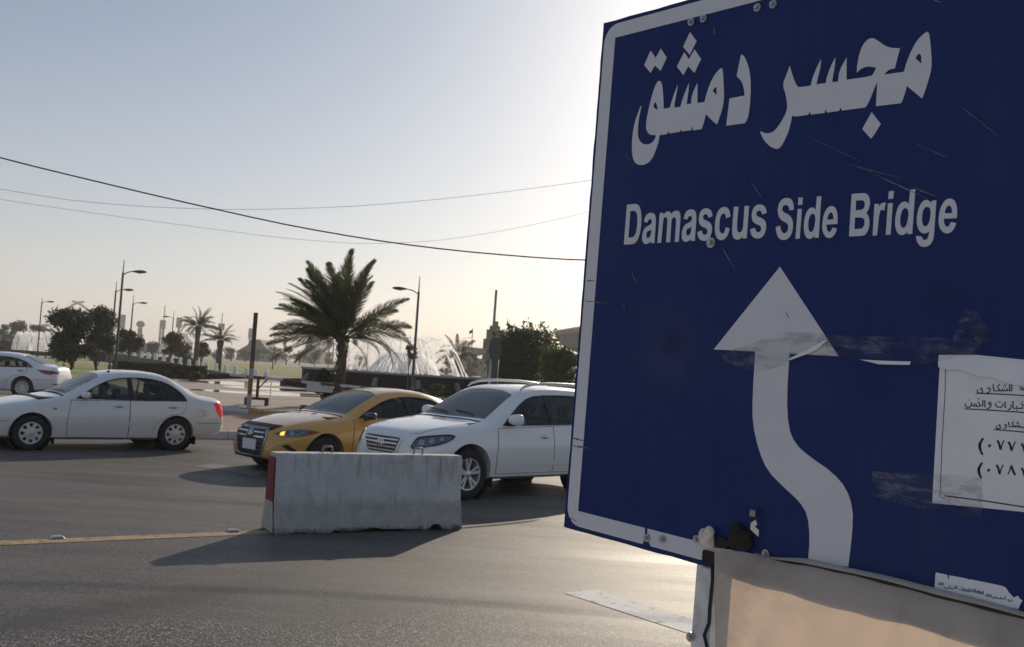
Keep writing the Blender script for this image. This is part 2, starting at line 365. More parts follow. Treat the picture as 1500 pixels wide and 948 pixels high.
# ------------------------------------------------------------------ road markings
yd = (gp(340, 781) - gp(0, 795)); yd.z = 0; yd.normalize(); yn = Vector((-yd.y, yd.x, 0))
y0 = gp(0, 796); y0.z = 0
def strip_line(name, a, b, w, m, z=0.004):
    n = max(2, int((b-a).length/0.25)); d = (b-a).normalized(); nn = Vector((-d.y, d.x, 0)); rr = random.Random(5); mb = MB(); vs = []
    for i in range(n+1):
        p = a.lerp(b, i/n); vs += [p + nn*(w/2 + rr.uniform(-.006, .006)), p - nn*(w/2 + rr.uniform(-.006, .006))]
    mb.add([(v.x, v.y, z) for v in vs], [(2*i, 2*i+1, 2*i+3, 2*i+2) for i in range(n)])
    return mb.obj(name, m, kind='structure')
strip_line('yellow_edge_line', y0 - yd*9, y0 + yd*4.35, 0.21, YEL_LINE)
q = [gp(826, 869), gp(876, 864), gp(1016, 908), gp(1016, 931)]
sheet('white_lane_dash', q, 0.004, WHT_LINE)
dd = ((q[2]+q[3])/2 - (q[0]+q[1])/2); dd.normalize()
for k in (-1, 1):
    off = dd*5.0*k; sheet('white_lane_dash', [p + off for p in q], 0.004, WHT_LINE)
q2 = [gp(287, 683), gp(312, 679), gp(396, 692), gp(372, 697)]
sheet('white_lane_dash', q2, 0.004, paint('faded_line_paint', (0.22, 0.21, 0.20), 1.0))
STUD = mat('reflector_stud', (0.30, 0.31, 0.33), 0.35, metal=0.4)
for (px, py, lb) in ((84, 789, 'small grey road stud on the worn yellow line, away from the barrier'), (341, 779, 'small grey road stud on the yellow line beside the barrier end')):
    p = gp(px, py); mb = MB().prism([(-.065, 0), (.065, 0), (.045, .022), (-.045, .022)], lambda a, b, h: (a, h-.05, b), .10)
    o = mb.obj('road_stud', STUD, bevel=0.004, label=lb, cat='road stud', group='road studs on the yellow line'); o.location = (p.x, p.y, 0.004); o.rotation_euler = (0, 0, R(34))
# ================================================================== the blue road sign
SR1 = ray(826, 772); SR2 = ray(884.3, 34.1)
SU = -ray(-478, 411); _m = SR1.cross(SR2).normalized(); SV = _m.cross(SU).normalized()
if SV.z < 0: SV = -SV
SN = SU.cross(SV)
if SN.dot(FWD) > 0: SN = -SN
SP0 = CAM + SR1*(FPX/524.0/SR1.dot(FWD))
def sp(x, y):
    p = onplane(x, y, SP0, SN) - SP0; return (p.dot(SU), p.dot(SV))
SIGN_W, SIGN_H = 1.98, 1.424
SIGN = thing('road_sign', 'large blue road sign with white border, Arabic lettering, English words and a bent white arrow', 'road sign')
SM = Matrix((SU, SV, SN)).transposed().to_4x4(); SM.translation = SP0; SIGN.matrix_world = SM
# everything below is in sign space: x along the sign, y up, z out of the face
def sign_blue():
    m = bpy.data.materials.new('sign_blue'); m.use_nodes = True; t = m.node_tree; b = t.nodes['Principled BSDF']; L = t.links.new
    tc = t.nodes.new('ShaderNodeTexCoord')
    n = t.nodes.new('ShaderNodeTexNoise'); n.inputs['Scale'].default_value = 3.0; n.inputs['Detail'].default_value = 8; n.inputs['Roughness'].default_value = .7; L(tc.outputs['Object'], n.inputs[0])
    mx = t.nodes.new('ShaderNodeMix'); mx.data_type = 'RGBA'; mx.inputs['A'].default_value = (0.008, 0.020, 0.112, 1); mx.inputs['B'].default_value = (0.018, 0.038, 0.158, 1); L(n.outputs['Fac'], mx.inputs['Factor'])
    # thin scratches running down to the right
    mp = t.nodes.new('ShaderNodeMapping'); mp.inputs['Rotation'].default_value = (0, 0, R(28)); mp.inputs['Scale'].default_value = (2.2, 45, 1); L(tc.outputs['Object'], mp.inputs[0])
    s = t.nodes.new('ShaderNodeTexNoise'); s.inputs['Scale'].default_value = 2.2; s.inputs['Detail'].default_value = 2; L(mp.outputs[0], s.inputs[0])
    mr = t.nodes.new('ShaderNodeMapRange'); mr.inputs[1].default_value = .75; mr.inputs[2].default_value = .86; L(s.outputs['Fac'], mr.inputs[0])
    mx2 = t.nodes.new('ShaderNodeMix'); mx2.data_type = 'RGBA'; mx2.inputs['B'].default_value = (.06, .065, .10, 1); L(mr.outputs[0], mx2.inputs['Factor']); L(mx.outputs['Result'], mx2.inputs['A'])
    # old rub mark and dust patches
    def spot(cx, cy, r0, r1, col, amt, src):
        mpp = t.nodes.new('ShaderNodeMapping'); mpp.inputs['Location'].default_value = (-cx, -cy, 0); L(tc.outputs['Object'], mpp.inputs[0])
        ln = t.nodes.new('ShaderNodeVectorMath'); ln.operation = 'LENGTH'; L(mpp.outputs[0], ln.inputs[0])
        nn = t.nodes.new('ShaderNodeTexNoise'); nn.inputs['Scale'].default_value = 14; nn.inputs['Detail'].default_value = 6; L(tc.outputs['Object'], nn.inputs[0])
        ad = t.nodes.new('ShaderNodeMath'); ad.operation = 'MULTIPLY_ADD'; ad.inputs[1].default_value = r1*0.9; L(nn.outputs['Fac'], ad.inputs[0]); L(ln.outputs['Value'], ad.inputs[2])
        r_ = t.nodes.new('ShaderNodeMapRange'); r_.interpolation_type = 'SMOOTHSTEP'; r_.inputs[1].default_value = r0; r_.inputs[2].default_value = r1*1.5; r_.inputs[3].default_value = amt; r_.inputs[4].default_value = 0; L(ad.outputs[0], r_.inputs[0])
        x = t.nodes.new('ShaderNodeMix'); x.data_type = 'RGBA'; x.inputs['B'].default_value = (*col, 1); L(r_.outputs[0], x.inputs['Factor']); L(src, x.inputs['A']); return x.outputs['Result']
    c = spot(0.335, 0.50, 0.05, 0.17, (.045, .06, .15), .75, mx2.outputs['Result'])
    c = spot(0.345, 0.535, 0.02, 0.060, (.010, .017, .07), .9, c)
    c = spot(1.04, 0.66, 0.02, 0.05, (.010, .016, .06), .7, c)
    def film(scale, rot, sc, lo, hi, amt, col, src):          # dust film, rain streaks, sun-faded areas
        mpp = t.nodes.new('ShaderNodeMapping'); mpp.inputs['Scale'].default_value = sc; mpp.inputs['Rotation'].default_value = (0, 0, rot); L(tc.outputs['Object'], mpp.inputs[0])
        nn = t.nodes.new('ShaderNodeTexNoise'); nn.inputs['Scale'].default_value = scale; nn.inputs['Detail'].default_value = 9; nn.inputs['Roughness'].default_value = .68; nn.inputs['Distortion'].default_value = .3; L(mpp.outputs[0], nn.inputs[0])
        r_ = t.nodes.new('ShaderNodeMapRange'); r_.inputs[1].default_value = lo; r_.inputs[2].default_value = hi; r_.inputs[3].default_value = 0; r_.inputs[4].default_value = amt; L(nn.outputs['Fac'], r_.inputs[0])
        x = t.nodes.new('ShaderNodeMix'); x.data_type = 'RGBA'; x.inputs['B'].default_value = (*col, 1); L(r_.outputs[0], x.inputs['Factor']); L(src, x.inputs['A']); return x.outputs['Result']
    c = film(1.6, 0, (1, 1, 1), .42, .72, .45, (.030, .052, .150), c)
    c = film(2.0, 0, (9, .7, 1), .50, .78, .40, (.040, .050, .105), c)
    c = film(5.0, .4, (1, 1, 1), .58, .80, .45, (.060, .066, .105), c)
    c = film(150, 0, (1, 1, 1), .50, .75, .55, (.040, .052, .125), c)
    L(c, b.inputs['Base Color']); b.inputs['Roughness'].default_value = .42; b.inputs['Specular IOR Level'].default_value = .16
    fn = t.nodes.new('ShaderNodeTexVoronoi'); fn.inputs['Scale'].default_value = 260; L(tc.outputs['Object'], fn.inputs[0])
    bp = t.nodes.new('ShaderNodeBump'); bp.inputs['Strength'].default_value = .12; bp.inputs['Distance'].default_value = .002; L(fn.outputs['Distance'], bp.inputs['Height']); L(bp.outputs[0], b.inputs['Normal'])
    return m
SBLUE = sign_blue()
def sign_white():
    m = bpy.data.materials.new('sign_white'); m.use_nodes = True; t = m.node_tree; b = t.nodes['Principled BSDF']; L = t.links.new
    tc = t.nodes.new('ShaderNodeTexCoord')
    n = t.nodes.new('ShaderNodeTexNoise'); n.inputs['Scale'].default_value = 9; n.inputs['Detail'].default_value = 8; n.inputs['Roughness'].default_value = .7; L(tc.outputs['Object'], n.inputs[0])
    mx = t.nodes.new('ShaderNodeMix'); mx.data_type = 'RGBA'; mx.inputs['A'].default_value = (.60, .60, .645, 1); mx.inputs['B'].default_value = (.70, .70, .735, 1); L(n.outputs['Fac'], mx.inputs['Factor'])
    mp = t.nodes.new('ShaderNodeMapping'); mp.inputs['Rotation'].default_value = (0, 0, R(55)); mp.inputs['Scale'].default_value = (5, 60, 1); L(tc.outputs['Object'], mp.inputs[0])
    s = t.nodes.new('ShaderNodeTexNoise'); s.inputs['Scale'].default_value = 2.0; s.inputs['Detail'].default_value = 4; L(mp.outputs[0], s.inputs[0])
    mr = t.nodes.new('ShaderNodeMapRange'); mr.inputs[1].default_value = .72; mr.inputs[2].default_value = .78; L(s.outputs['Fac'], mr.inputs[0])
    mx2 = t.nodes.new('ShaderNodeMix'); mx2.data_type = 'RGBA'; mx2.inputs['B'].default_value = (.24, .19, .14, 1); L(mr.outputs[0], mx2.inputs['Factor']); L(mx.outputs['Result'], mx2.inputs['A'])
    L(mx2.outputs['Result'], b.inputs['Base Color']); b.inputs['Roughness'].default_value = .5; return m
SWHITE = sign_white()
ALU = mat('aluminium_plate', (.42, .42, .43), .45, metal=.8, var=.15, vscale=12)
STEEL = mat('galvanised_steel', (.46, .47, .49), .42, metal=.75, var=.2, vscale=25)
RUST = mat('rusty_steel', (.026, .016, .012), .85, var=.4, vscale=40, bump=.6, bscale=120)
DARKST = mat('dark_steel', (.05, .05, .052), .6, var=.3, vscale=20)
def rrect(x0, y0, x1, y1, r, n=6):
    out = []
    for cx, cy, a0 in ((x1-r, y1-r, 0), (x0+r, y1-r, 90), (x0+r, y0+r, 180), (x1-r, y0+r, 270)):
        for k in range(n+1):
            a = R(a0 + 90*k/n); out.append((cx + r*math.cos(a), cy + r*math.sin(a)))
    return out
# plate with a slightly battered edge
rr = random.Random(3); edge = []
for (xa, ya, xb, yb) in ((0, 0, SIGN_W, 0), (SIGN_W, 0, SIGN_W, SIGN_H), (SIGN_W, SIGN_H, 0, SIGN_H), (0, SIGN_H, 0, 0)):
    for k in range(40):
        t_ = k/40; j = 0.0012*rr.uniform(-1, 1) if k else 0
        edge.append((lerp(xa, xb, t_) + j*(ya != yb), lerp(ya, yb, t_) + j*(xa != xb)))
MB().prism(edge, lambda a, b, h: (a, b, -h), .003).obj('panel', SBLUE, SIGN)
def chaikin(P, ang=48):
    P = [Vector((a, b)) for a, b in P]; n = len(P); out = []
    for i in range(n):
        a, b, c = P[i-1], P[i], P[(i+1) % n]; d1, d2 = (b-a), (c-b)
        if d1.length < 1e-9 or d2.length < 1e-9: continue
        if abs(d1.angle(d2)) > R(ang): out.append(b)
        else: out.append(b.lerp(a, .25)); out.append(b.lerp(c, .25))
    return [(p.x, p.y) for p in out]
def plate(name, loops, m, parent, z0=0.0005, th=0.0012, smooth_=True):
    """flat vinyl shape in sign space from outline + holes (2-D), triangulated, with its own thickness"""
    loops = [chaikin(l) if smooth_ else l for l in loops]
    vs, es = [], []
    for l in loops:
        o = len(vs); vs += [Vector(p) for p in l]; es += [(o+i, o+(i+1) % len(l)) for i in range(len(l))]
    vo, eo, fo, *_ = delaunay_2d_cdt(vs, es, [], 0, 1e-6)
    def inside(p):
        c = False
        for l in loops:
            for i in range(len(l)):
                (x1, y1), (x2, y2) = l[i-1], l[i]
                if (y1 > p[1]) != (y2 > p[1]) and p[0] < (x2-x1)*(p[1]-y1)/(y2-y1)+x1: c = not c
        return c
    tris = [f for f in fo if inside((sum(vo[i].x for i in f)/len(f), sum(vo[i].y for i in f)/len(f)))]
    bm = bmesh.new(); bv = [bm.verts.new((v.x, v.y, z0+th)) for v in vo]
    for f in tris:
        try: bm.faces.new([bv[i] for i in f])
        except ValueError: pass
    bmesh.ops.delete(bm, geom=[v for v in bm.verts if not v.link_faces], context='VERTS')
    r_ = bmesh.ops.extrude_face_region(bm, geom=bm.faces[:]); 
    for e_ in r_['geom']:
        if isinstance(e_, bmesh.types.BMVert): e_.co.z = z0
    bmesh.ops.recalc_face_normals(bm, faces=bm.faces[:])
    me = bpy.data.meshes.new(name); bm.to_mesh(me); bm.free()
    return link(name, me, m, parent)
def zr(x0, y0, sc, pts): return [sp(x0 + a/sc, y0 + b/sc) for a, b in pts]
# border band, broken by a seam near the left post
bo = rrect(.010, .012, SIGN_W-.010, SIGN_H-.012, .05); bi = [(.052, .054), (SIGN_W-.052, .054), (SIGN_W-.052, SIGN_H-.052), (.052, SIGN_H-.052)]
plate('border', [bo, bi], SWHITE, SIGN, smooth_=False)
plate('border_seam', [[(.300, .053), (.308, .058), (.309, .030), (.325, .010), (.296, .010), (.3025, .030)]], SBLUE, SIGN, z0=.0018, th=.0006, smooth_=False)
# Arabic lettering (outlines read off the photograph, zoom regions)
A = lambda p: zr(910, 60, 4.99, p); B = lambda p: zr(990, 30, 4.99, p); Cc = lambda p: zr(1100, 60, 5.579, p); Dd = lambda p: zr(1220, 30, 4.99, p)
LET = []
LET.append(('lettering', [A([(217,73),(255,125),(292,58),(335,122),(290,220),(248,180),(217,235),(171,178)])]))
word1 = A([(283,292),(297,303),(305,345),(311,430),(313,497),(358,490),(378,420),(415,320),(410,370),(395,440),(390,488),(436,483)]) + \
    B([(50,580),(98,458),(95,520),(80,613),(113,610),(120,545),(160,458),(160,605),(213,597),(225,545),(250,470),(285,400),(320,358),(338,348),(346,370),(350,430),(355,570),(345,640),(305,758),(295,758),(222,685),(205,755),(190,795),(130,805),(123,772),(115,803),(45,812),(38,793),(30,815)]) + \
    A([(355,678),(347,658),(337,682),(283,690),(275,740),(262,780),(240,840),(215,880),(180,903),(140,910),(105,895),(85,850),(80,770),(85,690),(100,600),(125,530),(145,475),(150,480),(132,560),(123,640),(125,700),(140,735),(165,757),(200,758),(230,745),(250,715),(258,690),(215,688),(195,670),(184,640),(187,580),(205,490),(230,390),(255,320),(270,297)])
LET.append(('lettering', [word1, A([(235,478),(250,448),(262,460),(270,503),(252,500)]), B([(272,515),(292,487),(300,490),(301,550)])]))
LET.append(('lettering', [B([(106,87),(154,152),(104,254),(56,194)])]))
LET.append(('lettering', [B([(64,233),(98,285),(140,213),(187,283),(138,385),(94,335),(57,400),(10,338)])]))
LET.append(('lettering', [B([(485,250),(500,260),(525,310),(543,380),(550,460),(548,560),(540,660),(525,725),(508,752),(371,770),(395,572),(505,550),(503,515),(490,460),(470,430),(447,408),(478,255)])]))
word2 = Cc([(320,205),(345,290),(365,345),(385,375),(400,380),(492,367),(505,310),(540,220),(575,152),(572,210),(550,300),(537,357),(615,346),(625,290),(660,200),(692,138),(690,200),(670,300),(667,340),(715,333)]) + \
    Dd([(50,370),(103,272),(102,435),(280,410),(300,390),(320,348),(290,340),(250,338),(215,350),(190,370),(178,382),(180,330),(195,250),(220,185),(250,145),(280,131),(305,133),(340,155),(380,185),(420,200),(460,205),(493,204),(455,352),(420,357),(395,375),(378,397),(522,377),(535,330),(560,260),(590,195),(625,140),(660,105),(690,84),(703,90),(710,120),(718,200),(726,300),(720,370),(700,440),(675,520),(655,572),(543,480),(530,530),(510,590),(500,606),(318,628),(328,448),(300,510),(265,600),(240,637),(68,660),(60,632),(48,662)]) + \
    Cc([(625,587),(612,560),(603,590),(492,603),(482,578),(470,605),(365,620),(340,612),(330,660),(310,740),(280,810),(245,870),(215,888),(160,865),(115,820),(95,785),(78,745),(85,740),(110,753),(145,758),(185,745),(220,710),(255,655),(285,600),(300,550),(298,500),(285,430),(262,358),(295,275)])
LET.append(('lettering', [word2, Dd([(605,277),(625,248),(640,246),(650,262),(650,318)])]))
LET.append(('lettering', [Dd([(286,672),(352,757),(303,840),(280,865),(218,795)])]))
# English lettering
E_ = lambda p: zr(910, 270, 9.48, p); F_ = lambda p: zr(1010, 270, 9.483, p); G_ = lambda p: zr(1125, 270, 9.483, p); H_ = lambda p: zr(1235, 270, 8.333, p)
def box_map(p, a, b): return [(b[0] + (x-a[0])*(b[2]-b[0])/(a[2]-a[0]), b[1] + (y-a[1])*(b[3]-b[1])/(a[3]-a[1])) for x, y in p]
a_o = [(322,520),(330,480),(345,440),(370,412),(405,397),(440,398),(465,412),(480,440),(486,490),(485,550),(478,640),(470,740),(468,817),(415,817),(415,790),(395,810),(370,828),(340,833),(315,820),(300,790),(295,745),(300,690),(315,640),(340,600),(370,585),(405,565),(425,545),(431,520),(427,495),(412,483),(395,485),(380,500),(363,535)]
a_i = [(425,625),(400,645),(370,655),(355,675),(350,710),(358,740),(375,752),(395,740),(412,715),(420,680)]
s_o = [(325,445),(268,468),(262,435),(245,418),(220,415),(200,430),(192,455),(195,480),(215,497),(255,512),(290,535),(310,565),(318,605),(315,660),(300,715),(275,760),(240,785),(205,790),(165,780),(135,750),(120,705),(115,665),(175,645),(182,680),(200,702),(225,705),(248,690),(257,660),(252,630),(230,610),(195,598),(160,575),(142,545),(135,500),(137,450),(150,400),(175,360),(210,337),(250,333),(290,350),(315,385)]
d_o = [(685,170),(745,168),(708,745),(650,747),(653,710),(630,740),(600,758),(570,760),(540,745),(518,705),(503,640),(503,560),(515,470),(540,390),(575,340),(615,322),(645,330),(668,360)]
d_i = [(625,408),(600,420),(580,455),(567,510),(562,580),(568,630),(582,658),(600,668),(625,655),(645,615),(658,550),(665,490),(660,440),(645,415)]
e_o = [(968,553),(818,562),(818,600),(828,640),(845,662),(862,665),(880,650),(892,625),(900,603),(960,615),(945,670),(915,720),(880,745),(845,750),(810,735),(780,695),(762,640),(758,580),(765,500),(785,410),(820,340),(860,308),(900,303),(940,325),(962,375),(973,450)]
e_i = [(828,492),(915,490),(912,440),(898,400),(878,390),(855,405),(837,440)]
ba, b2 = (295, 397, 486, 833), (845, 350, 1048, 803); bs = (115, 333, 325, 790)
LET += [('lettering', l) for l in [
 [E_([(85,285),(205,272),(240,285),(265,325),(280,390),(285,470),(282,560),(268,660),(245,745),(215,800),(180,828),(140,835),(42,838)]), E_([(132,373),(185,368),(212,385),(225,420),(232,480),(228,570),(218,640),(205,690),(185,725),(160,740),(104,741)])],
 [E_(a_o), E_(a_i)],
 [E_([(540,400),(587,396),(585,430),(610,400),(645,378),(675,380),(692,395),(700,420),(720,390),(750,370),(785,368),(810,380),(823,410),(827,470),(822,560),(812,680),(803,800),(748,802),(758,680),(765,570),(768,500),(762,468),(745,456),(725,462),(708,485),(700,530),(695,620),(684,805),(627,808),(637,680),(645,570),(648,500),(642,470),(625,458),(603,460),(590,485),(583,540),(575,640),(558,812),(507,818),(525,610)])],
 [E_(box_map(a_o, ba, b2)), E_(box_map(a_i, ba, b2))],
 [F_(s_o)],
 [F_([(572,448),(515,475),(510,435),(498,412),(478,405),(455,415),(438,440),(425,490),(420,550),(418,610),(425,655),(440,680),(462,687),(485,675),(500,640),(507,600),(562,612),(550,670),(525,725),(490,765),(450,780),(415,773),(385,745),(365,700),(358,640),(360,560),(370,470),(390,400),(420,350),(460,320),(500,315),(540,335),(562,375),(570,415)])],
 [F_([(623,315),(685,313),(668,500),(663,610),(668,650),(685,670),(710,672),(732,655),(748,615),(755,550),(770,303),(832,303),(818,500),(798,752),(743,754),(745,720),(720,752),(690,768),(655,770),(625,755),(605,720),(598,660),(600,590)])],
 [F_(box_map(s_o, bs, (848, 280, 1077, 757)))],
 [G_([(362,358),(303,360),(298,325),(282,298),(255,288),(228,292),(208,310),(200,340),(205,370),(230,395),(275,415),(315,445),(340,485),(352,540),(350,610),(335,680),(305,735),(265,768),(215,778),(165,760),(135,715),(118,650),(112,600),(172,575),(180,625),(195,660),(220,682),(250,680),(275,655),(288,610),(285,570),(265,540),(225,520),(185,495),(158,455),(142,400),(142,340),(158,270),(190,220),(235,193),(285,190),(330,210),(355,255),(362,310)])],
 [G_([(428,188),(486,185),(480,288),(421,290)])], [G_([(418,345),(475,342),(445,757),(387,757)])],
 [G_(d_o), G_(d_i)], [G_(e_o), G_(e_i)],
 [H_([(110,120),(255,107),(295,118),(320,150),(332,200),(330,250),(315,310),(285,350),(310,380),(325,430),(325,500),(308,570),(278,615),(240,632),(77,637)]), H_([(160,202),(235,195),(258,205),(270,230),(270,262),(258,295),(235,312),(157,322)]), H_([(148,408),(225,405),(255,418),(268,450),(265,495),(248,530),(220,545),(142,550)])],
 [H_([(388,243),(440,240),(437,280),(460,245),(490,225),(527,225),(505,325),(480,312),(458,325),(445,370),(437,440),(418,625),(365,628)])],
 [H_([(565,88),(625,83),(615,178),(555,182)])], [H_([(552,235),(610,230),(583,617),(525,618)])],
 [H_(box_map(d_o, (503,168,745,760), (640,65,885,622))), H_(box_map(d_i, (503,168,745,760), (640,65,885,622)))],
 [H_([(1087,203),(1142,198),(1115,600),(1105,670),(1080,725),(1040,757),(990,768),(945,755),(912,715),(897,665),(897,630),(965,640),(972,668),(990,683),(1015,680),(1038,660),(1050,620),(1055,570),(1030,595),(1000,603),(965,598),(935,570),(912,520),(903,450),(908,370),(930,285),(965,220),(1005,193),(1040,193),(1068,215),(1082,240)]), H_([(1025,275),(1000,285),(980,320),(968,380),(965,440),(975,490),(995,517),(1020,515),(1045,490),(1062,440),(1072,380),(1075,320),(1060,285)])],
 [H_(box_map(e_o, (758,303,973,750), (1170,175,1397,603))), H_(box_map(e_i, (758,303,973,750), (1170,175,1397,603)))]]]
for nm, loops in LET: plate(nm, loops, SWHITE, SIGN)
px = lambda pts: [sp(*p) for p in pts]
plate('arrow', [px([(1143,391),(1229,522),(1157,518),(1153,580),(1155,625),(1165,650),(1185,668),(1220,692),(1240,715),(1250,745),(1249,780),(1243,830),(1184,824),(1187,790),(1184,755),(1172,735),(1150,715),(1125,690),(1112,660),(1103,620),(1103,580),(1107,515),(1046,512)])], SWHITE, SIGN)
# bolts, washers, posts
def bolt(x, y, r=.011, m=STEEL):
    a, b = sp(x, y)
    o = MB().lathe([(0, 0.0045), (r, 0.0045), (r, .0015), (r*1.02, 0)], 16, c=(0, 0, 0)).lathe([(0, .012), (r*.5, .012), (r*.55, .0045)], 6).obj('bolt', m, SIGN, smooth=40)
    o.location = (a, b, .0016); return o
for p in ((1043, 356), (949, 788), (972, 790), (1022, 790), (1014, 33), (1032, 28), (1111, 12), (1134, 7), (1123, 811)):
    bolt(*p, r=.010 if p[0] != 1043 else .013)
bolt(1013, 948-15, .012)
PX0 = sp(1012, 826)[0]
WHT_OLD = mat('old_white_paint', (.66, .65, .64), .6, var=.22, vscale=18, bump=.2, bscale=60)
zg = SP0.z + 0.35            # metres from the sign's lower edge down to the ground, with footing
for k, xx in enumerate((PX0 + .012, PX0 + 1.1)):
    MB().box(xx, xx+.06, -zg, SIGN_H-.08, -.075, -.006).obj('post', WHT_OLD, SIGN, bevel=.004)
    MB().box(xx+.022, xx+.062, -zg, -.004, -.0055, -.001).obj('post_strip', WHT_OLD, SIGN, bevel=.001)
for yy in (.16, .72, 1.24):
    MB().box(.04, SIGN_W-.04, yy, yy+.05, -.0058, -.0032).obj('back_rail', STEEL, SIGN)
# fittings at the lower clamp
gx, gy = sp(1043, 785)
def lump(name, c, r, m, seed, parent, sq=(1, 1, 1), rough=.25, **kw):
    bm = bmesh.new(); bmesh.ops.create_icosphere(bm, subdivisions=3, radius=1); rr = random.Random(seed); ph = [Vector((rr.uniform(-3, 3), rr.uniform(-3, 3), rr.uniform(-3, 3))) for _ in range(6)]
    for v in bm.verts:
        k = 1 + sum(rough/(1+i*.6)*math.sin(v.co.dot(p)*(1+i*.5) + i) for i, p in enumerate(ph))*.5
        v.co = Vector((v.co.x*sq[0], v.co.y*sq[1], v.co.z*sq[2]))*r*k + Vector(c)
    me = bpy.data.meshes.new(name); bm.to_mesh(me); bm.free(); return link(name, me, m, parent, smooth=True, **kw)
FOAM = mat('expanding_foam', (.72, .66, .54), .8, var=.2, vscale=50, bump=.5, bscale=90)
lump('foam_lump', (gx, gy, .018), .021, FOAM, 4, SIGN, (1.0, 1.15, .8), .3)
cx_, cy_ = sp(1088, 786)
cl = lump('rusty_clamp', (cx_, cy_, .012), .028, RUST, 9, SIGN, (1.15, 1.0, .7), .4)
lump('rust_stain', (gx+.032, gy-.012, .006), .018, RUST, 12, SIGN, (1.6, .8, .4), .5)
bx_, by_ = sp(1041, 818)
MB().box(bx_-.018, bx_+.02, by_-.012, by_+.018, .001, .012).obj('clamp_plate', RUST, SIGN, bevel=.003)
CHR = mat('bright_strip', (.7, .72, .75), .22, metal=1.0)
ex, ey = sp(1104, 764)
pts = [(-.004, .020), (.018, .022), (.019, .004), (.008, -.008), (.024, -.022)]
mb = MB()
for i in range(len(pts)-1):
    (x1, y1), (x2, y2) = pts[i], pts[i+1]; z1, z2 = .012+.010*(i % 2), .012+.010*((i+1) % 2); w = .0075
    mb.add([(ex+x1, ey+y1-w, z1), (ex+x2, ey+y2-w, z2), (ex+x2, ey+y2+w, z2), (ex+x1, ey+y1+w, z1), (ex+x1, ey+y1-w, z1-.001), (ex+x2, ey+y2-w, z2-.001), (ex+x2, ey+y2+w, z2-.001), (ex+x1, ey+y1+w, z1-.001)], [(0,1,2,3),(7,6,5,4),(0,4,5,1),(3,2,6,7)])
mb.obj('metal_strip', CHR, SIGN)
# scratches in the vinyl and dents: thin scuff lines
SCUF = mat('scuff', (.13, .12, .12), .7, var=.3, vscale=60); SCUFL = mat('pale_scuff', (.17, .18, .23), .6, var=.3, vscale=80)
def scuff(p, q, w, m):
    a, b = Vector(sp(*p)), Vector(sp(*q)); d = (b-a).normalized(); n_ = Vector((-d.y, d.x)); rr = random.Random(int(p[0])); top = []; bot = []; k = 9
    for i in range(k):
        c = a.lerp(b, i/(k-1)); ww = w*(0.25+rr.random())*math.sin(math.pi*(i+.3)/(k-.4)); top.append((c + n_*ww)[:]); bot.append((c - n_*ww)[:])
    plate('scuff', [top + bot[::-1]], m, SIGN, z0=.0019, th=.0003, smooth_=False)
for p, q, w, m in [((1188,202),(1262,237),.0011,SCUF),((1240,240),(1322,262),.0018,SCUF),((1270,250),(1360,292),.0012,SCUFL),((1338,275),(1372,288),.0014,SCUFL),((1058,362),(1078,396),.0020,SCUFL),((1100,265),(1118,292),.0010,SCUFL),((858,412),(872,411),.0025,SCUF),((856,441),(896,445),.0018,SCUF),((837,641),(856,646),.0028,SCUF),((833,652),(866,657),.0024,SCUF),((1340,210),(1390,232),.0009,SCUFL),((1400,150),(1470,205),.0010,SCUF),((926,398),(934,416),.0022,SCUF),((913,446),(917,456),.0016,SCUF),((1151,456),(1157,467),.0012,SCUF),((832,757),(846,764),.0018,SCUF),((916,224),(930,246),.0010,SCUF),((1046,38),(1048,52),.0016,SCUFL),((1365,0),(1380,4),.0014,SCUFL)]:
    scuff(p, q, w, m)

# ------------------------------------------------------------------ paper notice, sticker, tape
PAPER = mat('notice_paper', (.80, .80, .82), .8, var=.06, vscale=10, bump=.15, bscale=20)
INK = mat('black_ink', (.015, .015, .018), .7)
def in_sign(name, label, cat):
    o = bpy.data.objects.new(name, None); COL.objects.link(o); o.empty_display_size = .1; o.matrix_world = SM.copy(); return tag(o, label, cat)
NOTICE = in_sign('paper_notice', 'white printed paper notice with Arabic lines and phone numbers taped to the blue sign', 'notice')
plate('sheet', [px([(1378,520),(1430,520),(1500,527),(1560,533),(1575,760),(1500,750),(1430,743),(1366,737)])], PAPER, NOTICE, z0=.0008, th=.0008, smooth_=False)
